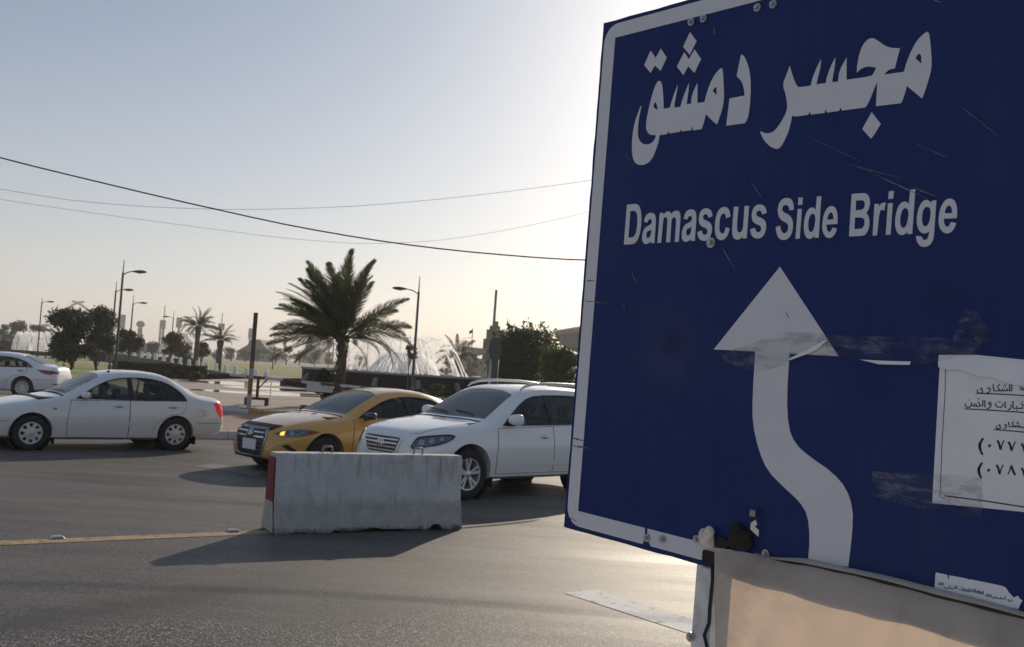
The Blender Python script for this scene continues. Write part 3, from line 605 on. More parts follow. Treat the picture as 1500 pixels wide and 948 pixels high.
# crumpled upper strip folded over the top of the sheet
fold = []
for i in range(13):
    t_ = i/12; fold.append((lerp(1376, 1565, t_), lerp(520, 533, t_) + 1.5*math.sin(i*1.7), lerp(538, 585, t_**1.2) + 2.0*math.sin(i*2.1)))
mb = MB(); vs = []; fs = []
for i, (x, ya, yb) in enumerate(fold):
    for k in range(4):
        s_ = k/3; p = sp(x, lerp(ya, yb, s_)); vs.append((p[0], p[1], .0022 + .004*math.sin(i*1.3 + k) ** 2*s_ + .002*s_))
for i in range(12):
    for k in range(3): fs.append((i*4+k, (i+1)*4+k, (i+1)*4+k+1, i*4+k+1))
mb.add(vs, fs); mb.obj('folded_strip', PAPER, NOTICE, smooth=True)
def ink_lines(name, strokes, w, parent, m=INK, z0=.0017, conv=sp):
    mb = MB()
    for st in strokes:
        ww = w
        if isinstance(st, tuple): st, ww = st
        P = [Vector(conv(*p)) for p in st]
        for i in range(len(P)):
            p = P[i]
            if len(P) == 1:
                n = 8; mb.prism([(p.x + ww*1.1*math.cos(2*math.pi*k/n), p.y + ww*1.1*math.sin(2*math.pi*k/n)) for k in range(n)], lambda a, b, h: (a, b, z0+h), .0003); continue
        if len(P) < 2: continue
        L_, R_ = [], []
        for i in range(len(P)):
            d = P[min(i+1, len(P)-1)] - P[max(i-1, 0)]
            if d.length < 1e-7: continue
            d.normalize(); n_ = Vector((-d.y, d.x))*ww
            L_.append(P[i] + n_); R_.append(P[i] - n_)
        for i in range(len(L_)-1):
            mb.prism([L_[i][:], L_[i+1][:], R_[i+1][:], R_[i][:]], lambda a, b, h: (a, b, z0+h), .0003)
    return mb.obj(name, m, parent)
z2 = lambda p: (1330 + p[0]/7.9, 500 + p[1]/7.9); z3 = lambda p: (1330 + p[0]/6.318, 610 + p[1]/6.318)
S2 = lambda *l: [z2(p) for p in l]; S3 = lambda *l: [z3(p) for p in l]
T = .0011
ink_lines('notice_frame', [S2((440,290),(437,520),(430,690),(412,948)), S3((332,60),(320,220),(308,560),(300,745),(350,757)), (S3((345,735),(700,780),(1074,838),(1400,885)), T*1.1), S2((520,215),(640,232),(760,255),(1343,272),(1800,300))], T*.55, NOTICE)
SHAKAWI = lambda f, k: [f((0,-18),(15,-28),(8,-8),(30,-2),(22,22),(-18,25),(-35,5),(-28,-12)), f((95,-22),(108,-32),(122,-25),(120,-10),(100,-14)), f((122,-20),(120,5),(98,28),(75,30)),
    f((150,-70),(154,-30),(158,0),(210,0),(235,-4),(232,-25),(205,-45),(240,-78)), f((235,0),(262,0),(264,-22)), f((264,0),(290,0),(292,-22)), f((292,0),(318,0),(320,-28)), f((284,-58),), f((302,-58),), f((293,-72),)]
def word(org, sc, region, parts, dy=0):
    return [[region((org[0] + a*sc, org[1] + b*sc)) for a, b in st] for st in parts]
SHK = [[(10,-22),(28,-32),(34,-20),(14,-10),(40,2),(34,24),(0,30),(-22,22),(-26,0),(-18,-12)], [(98,-14),(100,-30),(116,-34),(126,-22),(122,2),(104,24),(84,28)], [(158,-74),(162,-30),(166,2),(200,2),(232,0),(238,-10),(206,-42),(236,-76)], [(232,2),(262,2),(266,-24)], [(262,2),(290,2),(294,-24)], [(290,2),(318,2),(324,-28)], [(282,-50)], [(304,-52)], [(294,-68)]]
LAM = [[(318,2),(346,2),(352,-74)], [(346,2),(372,2),(378,-70)]]
st = word((832, 572), 1.0, z2, SHK + LAM)
st += [[z2(p) for p in s] for s in ([(1300,548),(1318,530),(1343,548),(1335,566),(1300,560)], [(1312,478)], [(1332,480)], [(1343,560),(1400,562),(1420,510)], [(1470,480),(1475,560)], [(1440,562),(1550,575)])]
# second line
st += [[z2(p) for p in s] for s in ([(672,718),(668,748),(690,765),(722,760),(742,740),(738,706)], [(708,680)], [(738,742),(765,745),(780,722),(800,735),(790,755),(768,748)], [(795,752),(830,754),(842,740),(818,700)], [(842,740),(870,754),(872,680)], [(822,660),(816,668),(828,672)], [(893,682),(897,765)],
    [(940,712),(955,705),(968,720),(965,750),(945,775),(918,780)], [(955,735),(940,730),(940,712)], [(1020,715),(1020,745),(1040,762),(1085,762),(1105,745),(1102,718)], [(1052,700)], [(1072,702)], [(1128,698),(1132,775)], [(1195,735),(1200,765),(1180,790),(1158,795)], [(1218,690),(1222,775)], [(1222,775),(1262,778),(1266,750)], [(1262,800)], [(1266,778),(1320,780),(1343,735),(1310,722)], [(1330,700)], [(1343,785),(1440,792),(1445,760)], [(1480,700),(1485,790)])]
# third line
st += word((838, 96), .62, z3, SHK)
st += [[z3(p) for p in s] for s in ([(1035,98),(1080,105),(1110,108)], [(1130,45),(1134,108)])]
ink_lines('printed_words', st, T, NOTICE)
for ul in (S2((797,602),(1080,612),(1343,628),(1700,650)), S2((662,782),(1000,800),(1343,824),(1700,846)), S3((800,122),(940,133),(1074,146),(1300,165))): ink_lines('underline', [ul], T*.95, NOTICE)
num = [(S3((700,203),(678,235),(670,275),(678,325),(696,356)), T*1.9), (S3((672,245),(667,275),(672,310)), T*2.4), (S3((692,428),(670,460),(660,500),(668,545),(684,570)), T*1.9), (S3((664,470),(658,500),(664,530)), T*2.4)]
for (dx, dy) in ((0, 0), (-8, 226)):
    num.append((S3((752+dx,264+dy),(766+dx,280+dy)), T*2.6))
    num.append((S3((832+dx,222+dy),(846+dx,250+dy),(862+dx,308+dy)), T*1.9)); num.append((S3((862+dx,310+dy),(875+dx,262+dy),(893+dx,222+dy)), T*1.0))
num.append((S3((932,236),(948,260),(965,318)), T*1.9)); num.append((S3((965,318),(980,272),(998,232)), T*1.0))
num.append((S3((930,535),(946,500),(960,455)), T*1.0)); num.append((S3((960,455),(975,500),(995,545)), T*1.9))
for dy in (0, 226):
    num.append((S3((1055,252+dy),(1072,278+dy),(1086,330+dy)), T*1.9)); num.append((S3((1086,330+dy),(1098,290+dy),(1118,250+dy)), T*1.0)); num.append((S3((1150,262+dy),(1165,290+dy),(1180,345+dy)), T*1.9))
ink_lines('phone_numbers', num, T, NOTICE)
STICK = in_sign('maker_sticker', 'small torn white sticker with blue Arabic print low on the blue sign', 'sticker')
z4 = lambda p: (1360 + p[0]/10.714, 830 + p[1]/10.714)
plate('sticker_sheet', [[sp(*z4(p)) for p in [(118,92),(300,130),(322,218),(335,137),(615,190),(640,212),(660,198),(1150,300),(1205,320),(1240,360),(1262,400),(1310,450),(1345,490),(1405,455),(1440,505),(1480,530),(1440,600),(1420,668),(1200,625),(800,540),(100,360)]]], PAPER, STICK, z0=.0008, th=.0006, smooth_=False)
TEAL = mat('blue_print', (.03, .12, .20), .6)
rr = random.Random(2); st = []
for (xa, xb, ya) in ((165,240,272),(250,330,325),(345,410,335),(425,455,330),(492,545,360),(552,600,372),(612,665,382),(690,745,385),(752,800,405),(808,835,415),(850,865,420),(905,985,455),(995,1060,478),(1075,1140,490),(1150,1210,498)):
    y_ = ya; st.append([z4((xa, y_-12)), z4((xa+4, y_+6)), z4(((xa+xb)/2, y_+14)), z4((xb, y_+10)), z4((xb+2, y_-34 if rr.random() < .5 else y_-14))])
    if rr.random() < .6: st.append([z4(((xa+xb)/2, y_-32))])
    if rr.random() < .6: st.append([z4((xa+6, y_-10)), z4(((xa+xb)/2, y_-18)), z4((xb-4, y_-6))])
st.append([z4(p) for p in ((1255,505),(1262,540),(1285,550),(1312,535),(1316,510))])
ink_lines('sticker_print', st, .0009, STICK, TEAL, z0=.0015)
def tape_mat():
    m = bpy.data.materials.new('clear_tape'); m.use_nodes = True; t = m.node_tree; b = t.nodes['Principled BSDF']; L = t.links.new
    tc = t.nodes.new('ShaderNodeTexCoord'); mp = t.nodes.new('ShaderNodeMapping'); mp.inputs['Scale'].default_value = (9, 34, 1); mp.inputs['Rotation'].default_value = (0, 0, R(8)); L(tc.outputs['Object'], mp.inputs[0])
    n = t.nodes.new('ShaderNodeTexNoise'); n.inputs['Scale'].default_value = 1.6; n.inputs['Detail'].default_value = 9; n.inputs['Roughness'].default_value = .72; n.inputs['Distortion'].default_value = .8; L(mp.outputs[0], n.inputs[0])
    mr = t.nodes.new('ShaderNodeMapRange'); mr.inputs[1].default_value = .46; mr.inputs[2].default_value = .74; mr.inputs[3].default_value = .06; mr.inputs[4].default_value = .60; L(n.outputs['Fac'], mr.inputs[0])
    n2 = t.nodes.new('ShaderNodeTexNoise'); n2.inputs['Scale'].default_value = 16; n2.inputs['Detail'].default_value = 5; L(tc.outputs['Object'], n2.inputs[0])
    mx = t.nodes.new('ShaderNodeMix'); mx.data_type = 'RGBA'; mx.inputs['A'].default_value = (.07, .06, .055, 1); mx.inputs['B'].default_value = (.42, .43, .46, 1)
    m3 = t.nodes.new('ShaderNodeMapRange'); m3.inputs[1].default_value = .38; m3.inputs[2].default_value = .62; L(n2.outputs['Fac'], m3.inputs[0]); L(m3.outputs[0], mx.inputs['Factor']); L(mx.outputs['Result'], b.inputs['Base Color'])
    L(mr.outputs[0], b.inputs['Alpha']); b.inputs['Roughness'].default_value = .18
    bp = t.nodes.new('ShaderNodeBump'); bp.inputs['Strength'].default_value = 1.0; bp.inputs['Distance'].default_value = .006; L(n.outputs['Fac'], bp.inputs['Height']); L(bp.outputs[0], b.inputs['Normal']); return m
TAPE = tape_mat()
def tape(name, top, bot, label, seed, amp=.004):
    rr = random.Random(seed); n = 30; mb = MB(); vs = []; fs = []; ft = curve(top); fb = curve(bot); x0, x1 = top[0][0], top[-1][0]; K = 6
    for i in range(n+1):
        x = lerp(x0, x1, i/n)
        for k in range(K):
            p = sp(x, lerp(ft(x), fb(x), k/(K-1))); vs.append((p[0], p[1], .0035 + amp*rr.random()*(0.4 + 0.6*math.sin(i*.7+k) ** 2)))
    for i in range(n):
        for k in range(K-1): fs.append((i*K+k, (i+1)*K+k, (i+1)*K+k+1, i*K+k+1))
    mb.add(vs, fs); o = mb.obj(name, TAPE, smooth=True, label=label, cat='tape'); o.matrix_world = SM.copy(); return o
tape('clear_tape', [(1058,519),(1075,513),(1110,500),(1150,487),(1180,486),(1210,491),(1300,493),(1378,495),(1402,500)], [(1058,523),(1075,535),(1110,545),(1150,535),(1180,520),(1215,522),(1260,528),(1340,535),(1402,524)], 'crumpled dirty clear tape stretched across the white arrow to the paper notice', 3)
tape('clear_tape', [(1279,690),(1310,692),(1378,694),(1440,700)], [(1279,726),(1310,735),(1350,744),(1440,758)], 'loose strip of clear tape at the lower corner of the paper notice', 5, .003)
tape('clear_tape', [(1398,500),(1408,470),(1417,450),(1430,455),(1452,484)], [(1398,519),(1410,520),(1425,518),(1440,505),(1453,498)], 'curled flap of clear tape above the paper notice', 8, .010)
plate('torn_paper', [px([(1262,527),(1300,529),(1337,530),(1335,535),(1290,534)])], PAPER, NOTICE, z0=.007, th=.0006, smooth_=False)
plate('torn_paper', [px([(1158,526),(1190,510),(1208,500),(1215,498),(1200,512),(1185,519),(1160,528)])], PAPER, NOTICE, z0=.007, th=.0006, smooth_=False)

# ------------------------------------------------------------------ cloth banner below the sign
def cloth_mat():
    m = bpy.data.materials.new('banner_cloth'); m.use_nodes = True; t = m.node_tree; b = t.nodes['Principled BSDF']; L = t.links.new
    tc = t.nodes.new('ShaderNodeTexCoord'); n = t.nodes.new('ShaderNodeTexNoise'); n.inputs['Scale'].default_value = 5; n.inputs['Detail'].default_value = 8; n.inputs['Roughness'].default_value = .65; L(tc.outputs['Object'], n.inputs[0])
    mx = t.nodes.new('ShaderNodeMix'); mx.data_type = 'RGBA'; mx.inputs['A'].default_value = (.60, .585, .57, 1); mx.inputs['B'].default_value = (.78, .77, .76, 1); L(n.outputs['Fac'], mx.inputs['Factor'])
    ns = t.nodes.new('ShaderNodeTexNoise'); ns.inputs['Scale'].default_value = 2.6; ns.inputs['Detail'].default_value = 10; ns.inputs['Roughness'].default_value = .72; ns.inputs['Distortion'].default_value = .6; L(tc.outputs['Object'], ns.inputs[0])
    rs2 = t.nodes.new('ShaderNodeMapRange'); rs2.inputs[1].default_value = .50; rs2.inputs[2].default_value = .72; rs2.inputs[4].default_value = .6; L(ns.outputs['Fac'], rs2.inputs[0])
    mxs = t.nodes.new('ShaderNodeMix'); mxs.data_type = 'RGBA'; mxs.inputs['B'].default_value = (.34, .30, .27, 1); L(rs2.outputs[0], mxs.inputs['Factor']); L(mx.outputs['Result'], mxs.inputs['A']); L(mxs.outputs['Result'], b.inputs['Base Color'])
    b.inputs['Roughness'].default_value = .8
    tr = t.nodes.new('ShaderNodeBsdfTranslucent'); mxt = t.nodes.new('ShaderNodeMix'); mxt.data_type = 'RGBA'; mxt.inputs['A'].default_value = (.56, .41, .28, 1); mxt.inputs['B'].default_value = (.36, .27, .20, 1); L(rs2.outputs[0], mxt.inputs['Factor']); L(mxt.outputs['Result'], tr.inputs[0]); ms = t.nodes.new('ShaderNodeMixShader'); ms.inputs[0].default_value = .5
    L(b.outputs[0], ms.inputs[1]); L(tr.outputs[0], ms.inputs[2]); L(ms.outputs[0], t.nodes['Material Output'].inputs[0])
    wv = t.nodes.new('ShaderNodeTexNoise'); wv.inputs['Scale'].default_value = 6; wv.inputs['Detail'].default_value = 3; L(tc.outputs['Object'], wv.inputs[0])
    bp = t.nodes.new('ShaderNodeBump'); bp.inputs['Strength'].default_value = .5; bp.inputs['Distance'].default_value = .03; L(wv.outputs['Fac'], bp.inputs['Height']); L(bp.outputs[0], b.inputs['Normal']); return m
CLOTH = cloth_mat()
BAN = in_sign('cloth_banner', 'dirty white cloth banner hung under the blue sign, glowing where the sun shines through', 'banner')
top = curve([sp(*p) for p in ((1051, 809), (1075, 807), (1100, 809), (1133, 818), (1200, 830), (1267, 844), (1340, 862), (1400, 878), (1500, 903))] + [(1.75, .03)])
hemtop = curve([sp(*p) for p in ((1110, 811), (1133, 815), (1185, 818), (1230, 827), (1267, 835), (1320, 847), (1370, 859), (1430, 875), (1493, 892))] + [(1.75, .06)])
xl = sp(1051, 809)[0]
def cz(x, y):          # folds of the cloth out of the sign plane
    return .012 + .004*math.sin(x*41 + y*17 + 2*math.sin(y*13))*min(1, (top(x)-y)*5) + .003*math.sin(x*67 - y*29)*min(1, (top(x)-y)*5) + .012*math.sin(x*9 + 1.0)*min(1, (top(x)-y)*4) + .006*math.sin(x*23 + y*11) * min(1, (top(x)-y)*6) + .05*max(0, top(x)-y)*.25
n, K = 70, 30; vs = []; fs = []
for i in range(n+1):
    for k in range(K+1):
        t_ = k/K; x = lerp(xl + .012*math.sin(t_*5) + .015*t_, 1.75, i/n); y = top(x) - t_*1.0; vs.append((x, y, cz(x, y)))
for i in range(n):
    for k in range(K): fs.append((i*(K+1)+k, (i+1)*(K+1)+k, (i+1)*(K+1)+k+1, i*(K+1)+k+1))
MB().add(vs, fs).obj('cloth', CLOTH, BAN, smooth=True)
# hem: a folded edge standing a little off the cloth; a dark tube paints in the shaded gap under it
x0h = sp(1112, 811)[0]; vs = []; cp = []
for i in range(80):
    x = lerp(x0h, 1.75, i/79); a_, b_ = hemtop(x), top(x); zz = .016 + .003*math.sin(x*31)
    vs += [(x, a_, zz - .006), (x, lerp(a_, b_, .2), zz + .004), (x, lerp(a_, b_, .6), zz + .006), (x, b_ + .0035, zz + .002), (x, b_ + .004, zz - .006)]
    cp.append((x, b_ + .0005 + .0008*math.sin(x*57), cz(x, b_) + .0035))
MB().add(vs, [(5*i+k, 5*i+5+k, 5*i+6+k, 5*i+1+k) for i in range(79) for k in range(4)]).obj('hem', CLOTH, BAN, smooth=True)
MB().tube(cp, [.0008 + .0022*min(1, i/25) for i in range(80)], 6).obj('hem_gap_shade', mat('hem_gap_dark', (.035, .032, .03), .9), BAN, smooth=True)
ca = [sp(1046, 822), sp(1046, 850), sp(1042, 890), sp(1041, 912), sp(1034, 930), sp(1038, 948)]
POST_GAP = mat('post_gap_dark', (.012, .012, .014), .7)  # black tube added as the shaded gap between post and cloth
MB().tube([(a, b, .006) for a, b in ca] + [(ca[-1][0]+.004, ca[-1][1]-.5, .006)], .0042, 8).obj('post_gap', POST_GAP, label='black line for the shaded gap between the sign post and the cloth banner', cat='gap', smooth=True).matrix_world = SM.copy()
# ================================================================== cars
RUB = mat('tyre_rubber', (.018, .018, .019), .8, var=.25, vscale=30)
BLK = mat('black_trim', (.010, .010, .011), .38)
BLKM = mat('matt_black', (.012, .012, .012), .85)
INT = mat('car_interior', (.035, .034, .034), .8, var=.2, vscale=6)
SEAT = mat('car_seat_cloth', (.055, .053, .052), .9)
CHROME = mat('chrome', (.62, .63, .65), .14, metal=1.0)
ALLOY = mat('alloy_wheel', (.66, .67, .68), .32, metal=.7, var=.1, vscale=20)
HUBCAP = mat('plastic_hubcap', (.60, .60, .60), .42, metal=.25, var=.12, vscale=20)
SIDEGL = glass('side_glass', (.60, .63, .62), dust_or_sheen=.02); SCREEN = glass('windscreen_glass', (.62, .68, .67), ior=1.75, dust_or_sheen=.19)  # windscreen mix raised to paint in the bright sky reflection
LAMPGL = mat('lamp_glass', (.10, .11, .13), .08, coat=1.0)
LAMPCL = mat('lamp_reflector', (.34, .36, .39), .25, metal=.9)
REDL = mat('red_lamp', (.30, .008, .008), .2, coat=.4)
REDON = mat('red_lamp_lit', (.38, .004, .004), .25, spec=.3, emit=((1, .010, .006), .22))
AMBER = mat('amber_lamp', (.50, .13, .01), .2, coat=1.0)
AMBON = mat('amber_lamp_lit', (.8, .25, .02), .2, emit=((1, .38, .05), 2.2))
PLATE = mat('number_plate', (.75, .76, .78), .4, var=.08, vscale=20)
DISC = mat('brake_disc', (.12, .12, .125), .5, metal=.7)
def car_paint(name, col, dust_or_sheen=(.50, .43, .35), amt=.35):
    m = bpy.data.materials.new(name); m.use_nodes = True; t = m.node_tree; b = t.nodes['Principled BSDF']; L = t.links.new
    tc = t.nodes.new('ShaderNodeTexCoord'); n = t.nodes.new('ShaderNodeTexNoise'); n.inputs['Scale'].default_value = 2.3; n.inputs['Detail'].default_value = 8; L(tc.outputs['Object'], n.inputs[0])
    sx = t.nodes.new('ShaderNodeSeparateXYZ'); L(tc.outputs['Object'], sx.inputs[0])
    mr = t.nodes.new('ShaderNodeMapRange'); mr.inputs[1].default_value = .75; mr.inputs[2].default_value = .15; mr.inputs[3].default_value = 0.05; mr.inputs[4].default_value = 1.0; L(sx.outputs['Z'], mr.inputs[0])   # road dust thrown up along the sills
    mu = t.nodes.new('ShaderNodeMath'); mu.operation = 'MULTIPLY'; L(n.outputs['Fac'], mu.inputs[0]); L(mr.outputs[0], mu.inputs[1])
    m2 = t.nodes.new('ShaderNodeMath'); m2.operation = 'MULTIPLY'; m2.inputs[1].default_value = amt*1.6; L(mu.outputs[0], m2.inputs[0])
    mx = t.nodes.new('ShaderNodeMix'); mx.data_type = 'RGBA'; mx.inputs['A'].default_value = (*col, 1); mx.inputs['B'].default_value = (*dust_or_sheen, 1); L(m2.outputs[0], mx.inputs['Factor']); L(mx.outputs['Result'], b.inputs['Base Color'])
    r_ = t.nodes.new('ShaderNodeMapRange'); r_.inputs[3].default_value = .28; r_.inputs[4].default_value = .7; L(m2.outputs[0], r_.inputs[0]); L(r_.outputs[0], b.inputs['Roughness'])
    b.inputs['Coat Weight'].default_value = 1.0; b.inputs['Coat Roughness'].default_value = .03; return m

def apply_mods(o):
    dg = bpy.context.evaluated_depsgraph_get(); me = bpy.data.meshes.new_from_object(o.evaluated_get(dg)); old = o.data; o.modifiers.clear(); o.data = me; return o
class Car:
    def __init__(s, spec, root, paint):
        s.p = spec; s.root = root; s.paint = paint; s.L = spec['L']; s.ox = spec['fa'] + spec['wb']/2     # local x = ox - station
        s.c = {k: curve(spec[k]) for k in ('top', 'edge', 'wtop', 'belt', 'wbelt', 'wmax', 'zb')}
        s.shell()
    def section(s, st):
        c = s.c; L = s.L; p = s.p
        f = 1.0
        if st < p['lf']: f *= 1 - p['kf']*(1 - math.sqrt(max(0, 1 - (1 - st/p['lf'])**2)))
        if st > L - p['lr']: f *= 1 - p['kr']*(1 - math.sqrt(max(0, 1 - (1 - (L-st)/p['lr'])**2)))
        zt, ze, zb = c['top'](st), c['edge'](st), c['zb'](st); zbelt = min(c['belt'](st), ze - .05)
        wt, wb, wm = c['wtop'](st)*f, c['wbelt'](st)*f, c['wmax'](st)*f; wt = min(wt, wb-.005)
        zm = p.get('zm', .58); zm = min(zm, zbelt-.06)
        pts = [(0, zb), (wm*.55, zb), (wm*.86, zb+.005), (wm*.955, zb+.05)]
        z0 = zb+.05; w0 = wm*.955
        for k in range(1, 7):                                       # sill to widest line
            t = k/6; pts.append((w0 + (wm-w0)*math.sin(t*math.pi/2), lerp(z0, zm, t)))
        for k in range(1, 7):                                       # widest line to belt
            t = k/6; pts.append((wm + (wb-wm)*(1-math.cos(t*math.pi/2)) if True else 0, lerp(zm, zbelt, t)))
        for k in range(1, 9):                                       # belt to roof or bonnet edge
            t = k/8; pts.append((lerp(wb, wt, t) + .022*math.sin(t*math.pi)*p.get('bulge', 1), lerp(zbelt, ze, t)))
        n_ = p.get('crown', 2.3)
        for k in range(1, 13):
            y = wt*(1-k/12)
            pts.append((y, ze + (zt-ze)*(1 - (y/wt)**n_)**(1/n_) if wt > 1e-6 else zt))
        return pts
    def shell(s):
        L = s.L; st = []
        x = 0.0
        e = [0, .006, .015, .03, .05, .075, .11, .15]
        st = e + list(np.arange(.20, L-.18, .045)) + [L - v for v in e[::-1]]
        secs = [s.section(float(q)) for q in st]; K = len(secs[0]); vs = []; fs = []
        for q, sec in zip(st, secs):
            for (y, z) in sec: vs.append((s.ox - q, y, z))
            for (y, z) in sec[1:-1]: vs.append((s.ox - q, -y, z))
        R_ = K + K - 2
        def idx(i, k):      # ring order: bottom centre, left side up, top centre, right side down
            return i*R_ + (k if k < K else K + (K-2) - (k-K) - 1)
        for i in range(len(st)-1):
            for k in range(R_):
                k2 = (k+1) % R_; fs.append((idx(i, k), idx(i, k2), idx(i+1, k2), idx(i+1, k)))
        fs.append(tuple(idx(0, k) for k in range(R_))); fs.append(tuple(idx(len(st)-1, k) for k in range(R_-1, -1, -1)))
        mb = MB().add(vs, fs); me = mb.mesh('body'); bm = bmesh.new(); bm.from_mesh(me)
        bmesh.ops.triangulate(bm, faces=[f for f in bm.faces if len(f.verts) > 4]); bmesh.ops.recalc_face_normals(bm, faces=bm.faces[:])
        bm.to_mesh(me); s.bvh = BVHTree.FromBMesh(bm); bm.free()
        s.body = link('body', me, s.paint, s.root)
    def hit(s, o, d):
        r = s.bvh.ray_cast(Vector(o), Vector(d).normalized()); return (r[0], r[1]) if r[0] is not None else (None, None)
    def cutter(s, mb):
        me = mb.mesh('cut'); bm = bmesh.new(); bm.from_mesh(me); bmesh.ops.recalc_face_normals(bm, faces=bm.faces[:]); bm.to_mesh(me); bm.free()
        o = bpy.data.objects.new('cut', me); COL.objects.link(o); return o
    def finish(s, cuts, arch_r):
        b = s.body; p = s.p
        par = b.parent; b.parent = None
        cs = []
        arch = []
        for x in (p['wb']/2, -p['wb']/2):
            for sg in (1, -1):
                mb = MB().lathe([(0, 0), (arch_r, 0), (arch_r, .9*sg), (0, .9*sg)], 40, axis='Y', c=(x, sg*(p['W']/2-.26), p['rad']+.01)); arch.append(s.cutter(mb))
        for c in arch:
            m = b.modifiers.new('a', 'BOOLEAN'); m.object = c; m.operation = 'DIFFERENCE'; m.solver = 'EXACT'
        apply_mods(b)
        # remove the plugged pockets left by the arch cut, keep the outer skin only, then give it thickness
        bm = bmesh.new(); bm.from_mesh(b.data); kill = []
        for f in bm.faces:
            c = f.calc_center_median()
            for x in (p['wb']/2, -p['wb']/2):
                if math.hypot(c.x-x, c.z-p['rad']-.01) < arch_r*.96 + .02 and abs(abs(c.y)-(p['W']/2-.26)) < .004 : kill.append(f); break
        bmesh.ops.delete(bm, geom=kill, context='FACES'); bm.to_mesh(b.data); bm.free()
        m = b.modifiers.new('s', 'SOLIDIFY'); m.thickness = .022; m.offset = -1; apply_mods(b)
        for c in cuts:
            o = s.cutter(c); cs.append(o); m = b.modifiers.new('c', 'BOOLEAN'); m.object = o; m.operation = 'DIFFERENCE'; m.solver = 'EXACT'
        apply_mods(b)
        for o in arch + cs: me = o.data; bpy.data.objects.remove(o); bpy.data.meshes.remove(me)
        b.parent = par; b.data.shade_smooth(); b.data.set_sharp_from_angle(angle=R(38))
        for x in (p['wb']/2, -p['wb']/2):
            for sg in (1, -1):
                w = p['W']/2
                mb = MB().lathe([(arch_r+.012, sg*(w-.035)), (arch_r+.012, sg*(w-.32)), (0, sg*(w-.33))], 32, axis='Y', c=(x, 0, p['rad']+.01)); mb.obj('wheel_well', BLKM, s.root)
    # ---- patches laid on the skin
    def patch(s, name, loops, axis, m, off=.003, th=.004, side=1, parent=None, res=.05, dirv=None, smooth=True, org=None):
        """2-D loops projected on the body. axis 'Y': (x,z) from the side; 'X': (y,z) from the front, 'XR' from the rear; 'Z': (x,y) from above"""
        def pr(a, b):
            if axis == 'Y': o, d = (a, side*3, b), (0, -side, 0)
            elif axis == 'X': o, d = (5, a, b), (-1, 0, 0)
            elif axis == 'XR': o, d = (-5, a, b), (1, 0, 0)
            elif axis == 'Z': o, d = (a, b, 4), (0, 0, -1)
            else:                               # slanted: dirv looks horizontally; a runs to the side, b is height
                d = Vector(dirv).normalized(); rt = Vector((d.y, -d.x, 0)); o = Vector(org) - d*3 + rt*a + Vector((0, 0, b))
            h, n = s.hit(o, d)
            if h is None:
                return None, None
            if n.dot(Vector(d)) > 0: n = -n
            return h, n
        def dense(l):
            out = []
            for i in range(len(l)):
                a, b = Vector(l[i]), Vector(l[(i+1) % len(l)]); k = max(1, int((b-a).length/.045)); out += [a.lerp(b, j/k)[:] for j in range(k)]
            return out
        loops = [dense(l) for l in loops]
        vs, es = [], []
        for l in loops:
            o_ = len(vs); vs += [Vector(q) for q in l]; es += [(o_+i, o_+(i+1) % len(l)) for i in range(len(l))]
        xs = [v.x for v in vs]; ys = [v.y for v in vs]
        def inside(p):
            c = False
            for l in loops:
                for i in range(len(l)):
                    (x1, y1), (x2, y2) = l[i-1], l[i]
                    if (y1 > p[1]) != (y2 > p[1]) and p[0] < (x2-x1)*(p[1]-y1)/(y2-y1)+x1: c = not c
            return c
        gx = np.arange(min(xs)+res/2, max(xs), res); gy = np.arange(min(ys)+res/2, max(ys), res)
        vs += [Vector((float(a), float(b))) for a in gx for b in gy if inside((a, b))]
        vo, eo, fo, *_ = delaunay_2d_cdt(vs, es, [], 0, 1e-5)
        bm = bmesh.new(); bv = []; last = None
        for v in vo:
            h, n = pr(v.x, v.y)
            if h is None: bv.append(None); continue
            bv.append((bm.verts.new(h + n*(off+th)), bm.verts.new(h + n*off)))
        for f in fo:
            cx = sum(vo[i].x for i in f)/len(f); cy = sum(vo[i].y for i in f)/len(f)
            if not inside((cx, cy)) or any(bv[i] is None for i in f): continue
            bm.faces.new([bv[i][0] for i in f])
            if th > 0: bm.faces.new([bv[i][1] for i in f][::-1])
        if th > 0:
            top = {}
            for q in bv:
                if q: top[q[0]] = q[1]
            for e_ in [e_ for e_ in bm.edges if e_.is_boundary and e_.verts[0] in top and e_.verts[1] in top]:
                a, b = e_.verts; bm.faces.new([a, b, top[b], top[a]])
        bmesh.ops.delete(bm, geom=[v for v in bm.verts if not v.link_faces], context='VERTS'); bmesh.ops.recalc_face_normals(bm, faces=bm.faces[:])
        me = bpy.data.meshes.new(name); bm.to_mesh(me); bm.free()
        return link(name, me, m, parent or s.root, smooth=40 if smooth else False)
    def line(s, name, pts, axis, m, w=.006, off=.0015, side=1, parent=None, **k):
        P = [Vector(q) for q in pts]; Q = [P[0]]
        for i in range(len(P)-1):
            n = max(1, int((P[i+1]-P[i]).length/.05)); Q += [P[i].lerp(P[i+1], (j+1)/n) for j in range(n)]
        A_, B_ = [], []
        for i in range(len(Q)):
            d = Q[min(i+1, len(Q)-1)] - Q[max(i-1, 0)]; d.normalize(); n_ = Vector((-d.y, d.x))*w/2; A_.append((Q[i]+n_)[:]); B_.append((Q[i]-n_)[:])
        return s.patch(name, [A_ + B_[::-1]], axis, m, off, .0012, side, parent, res=9, **k)
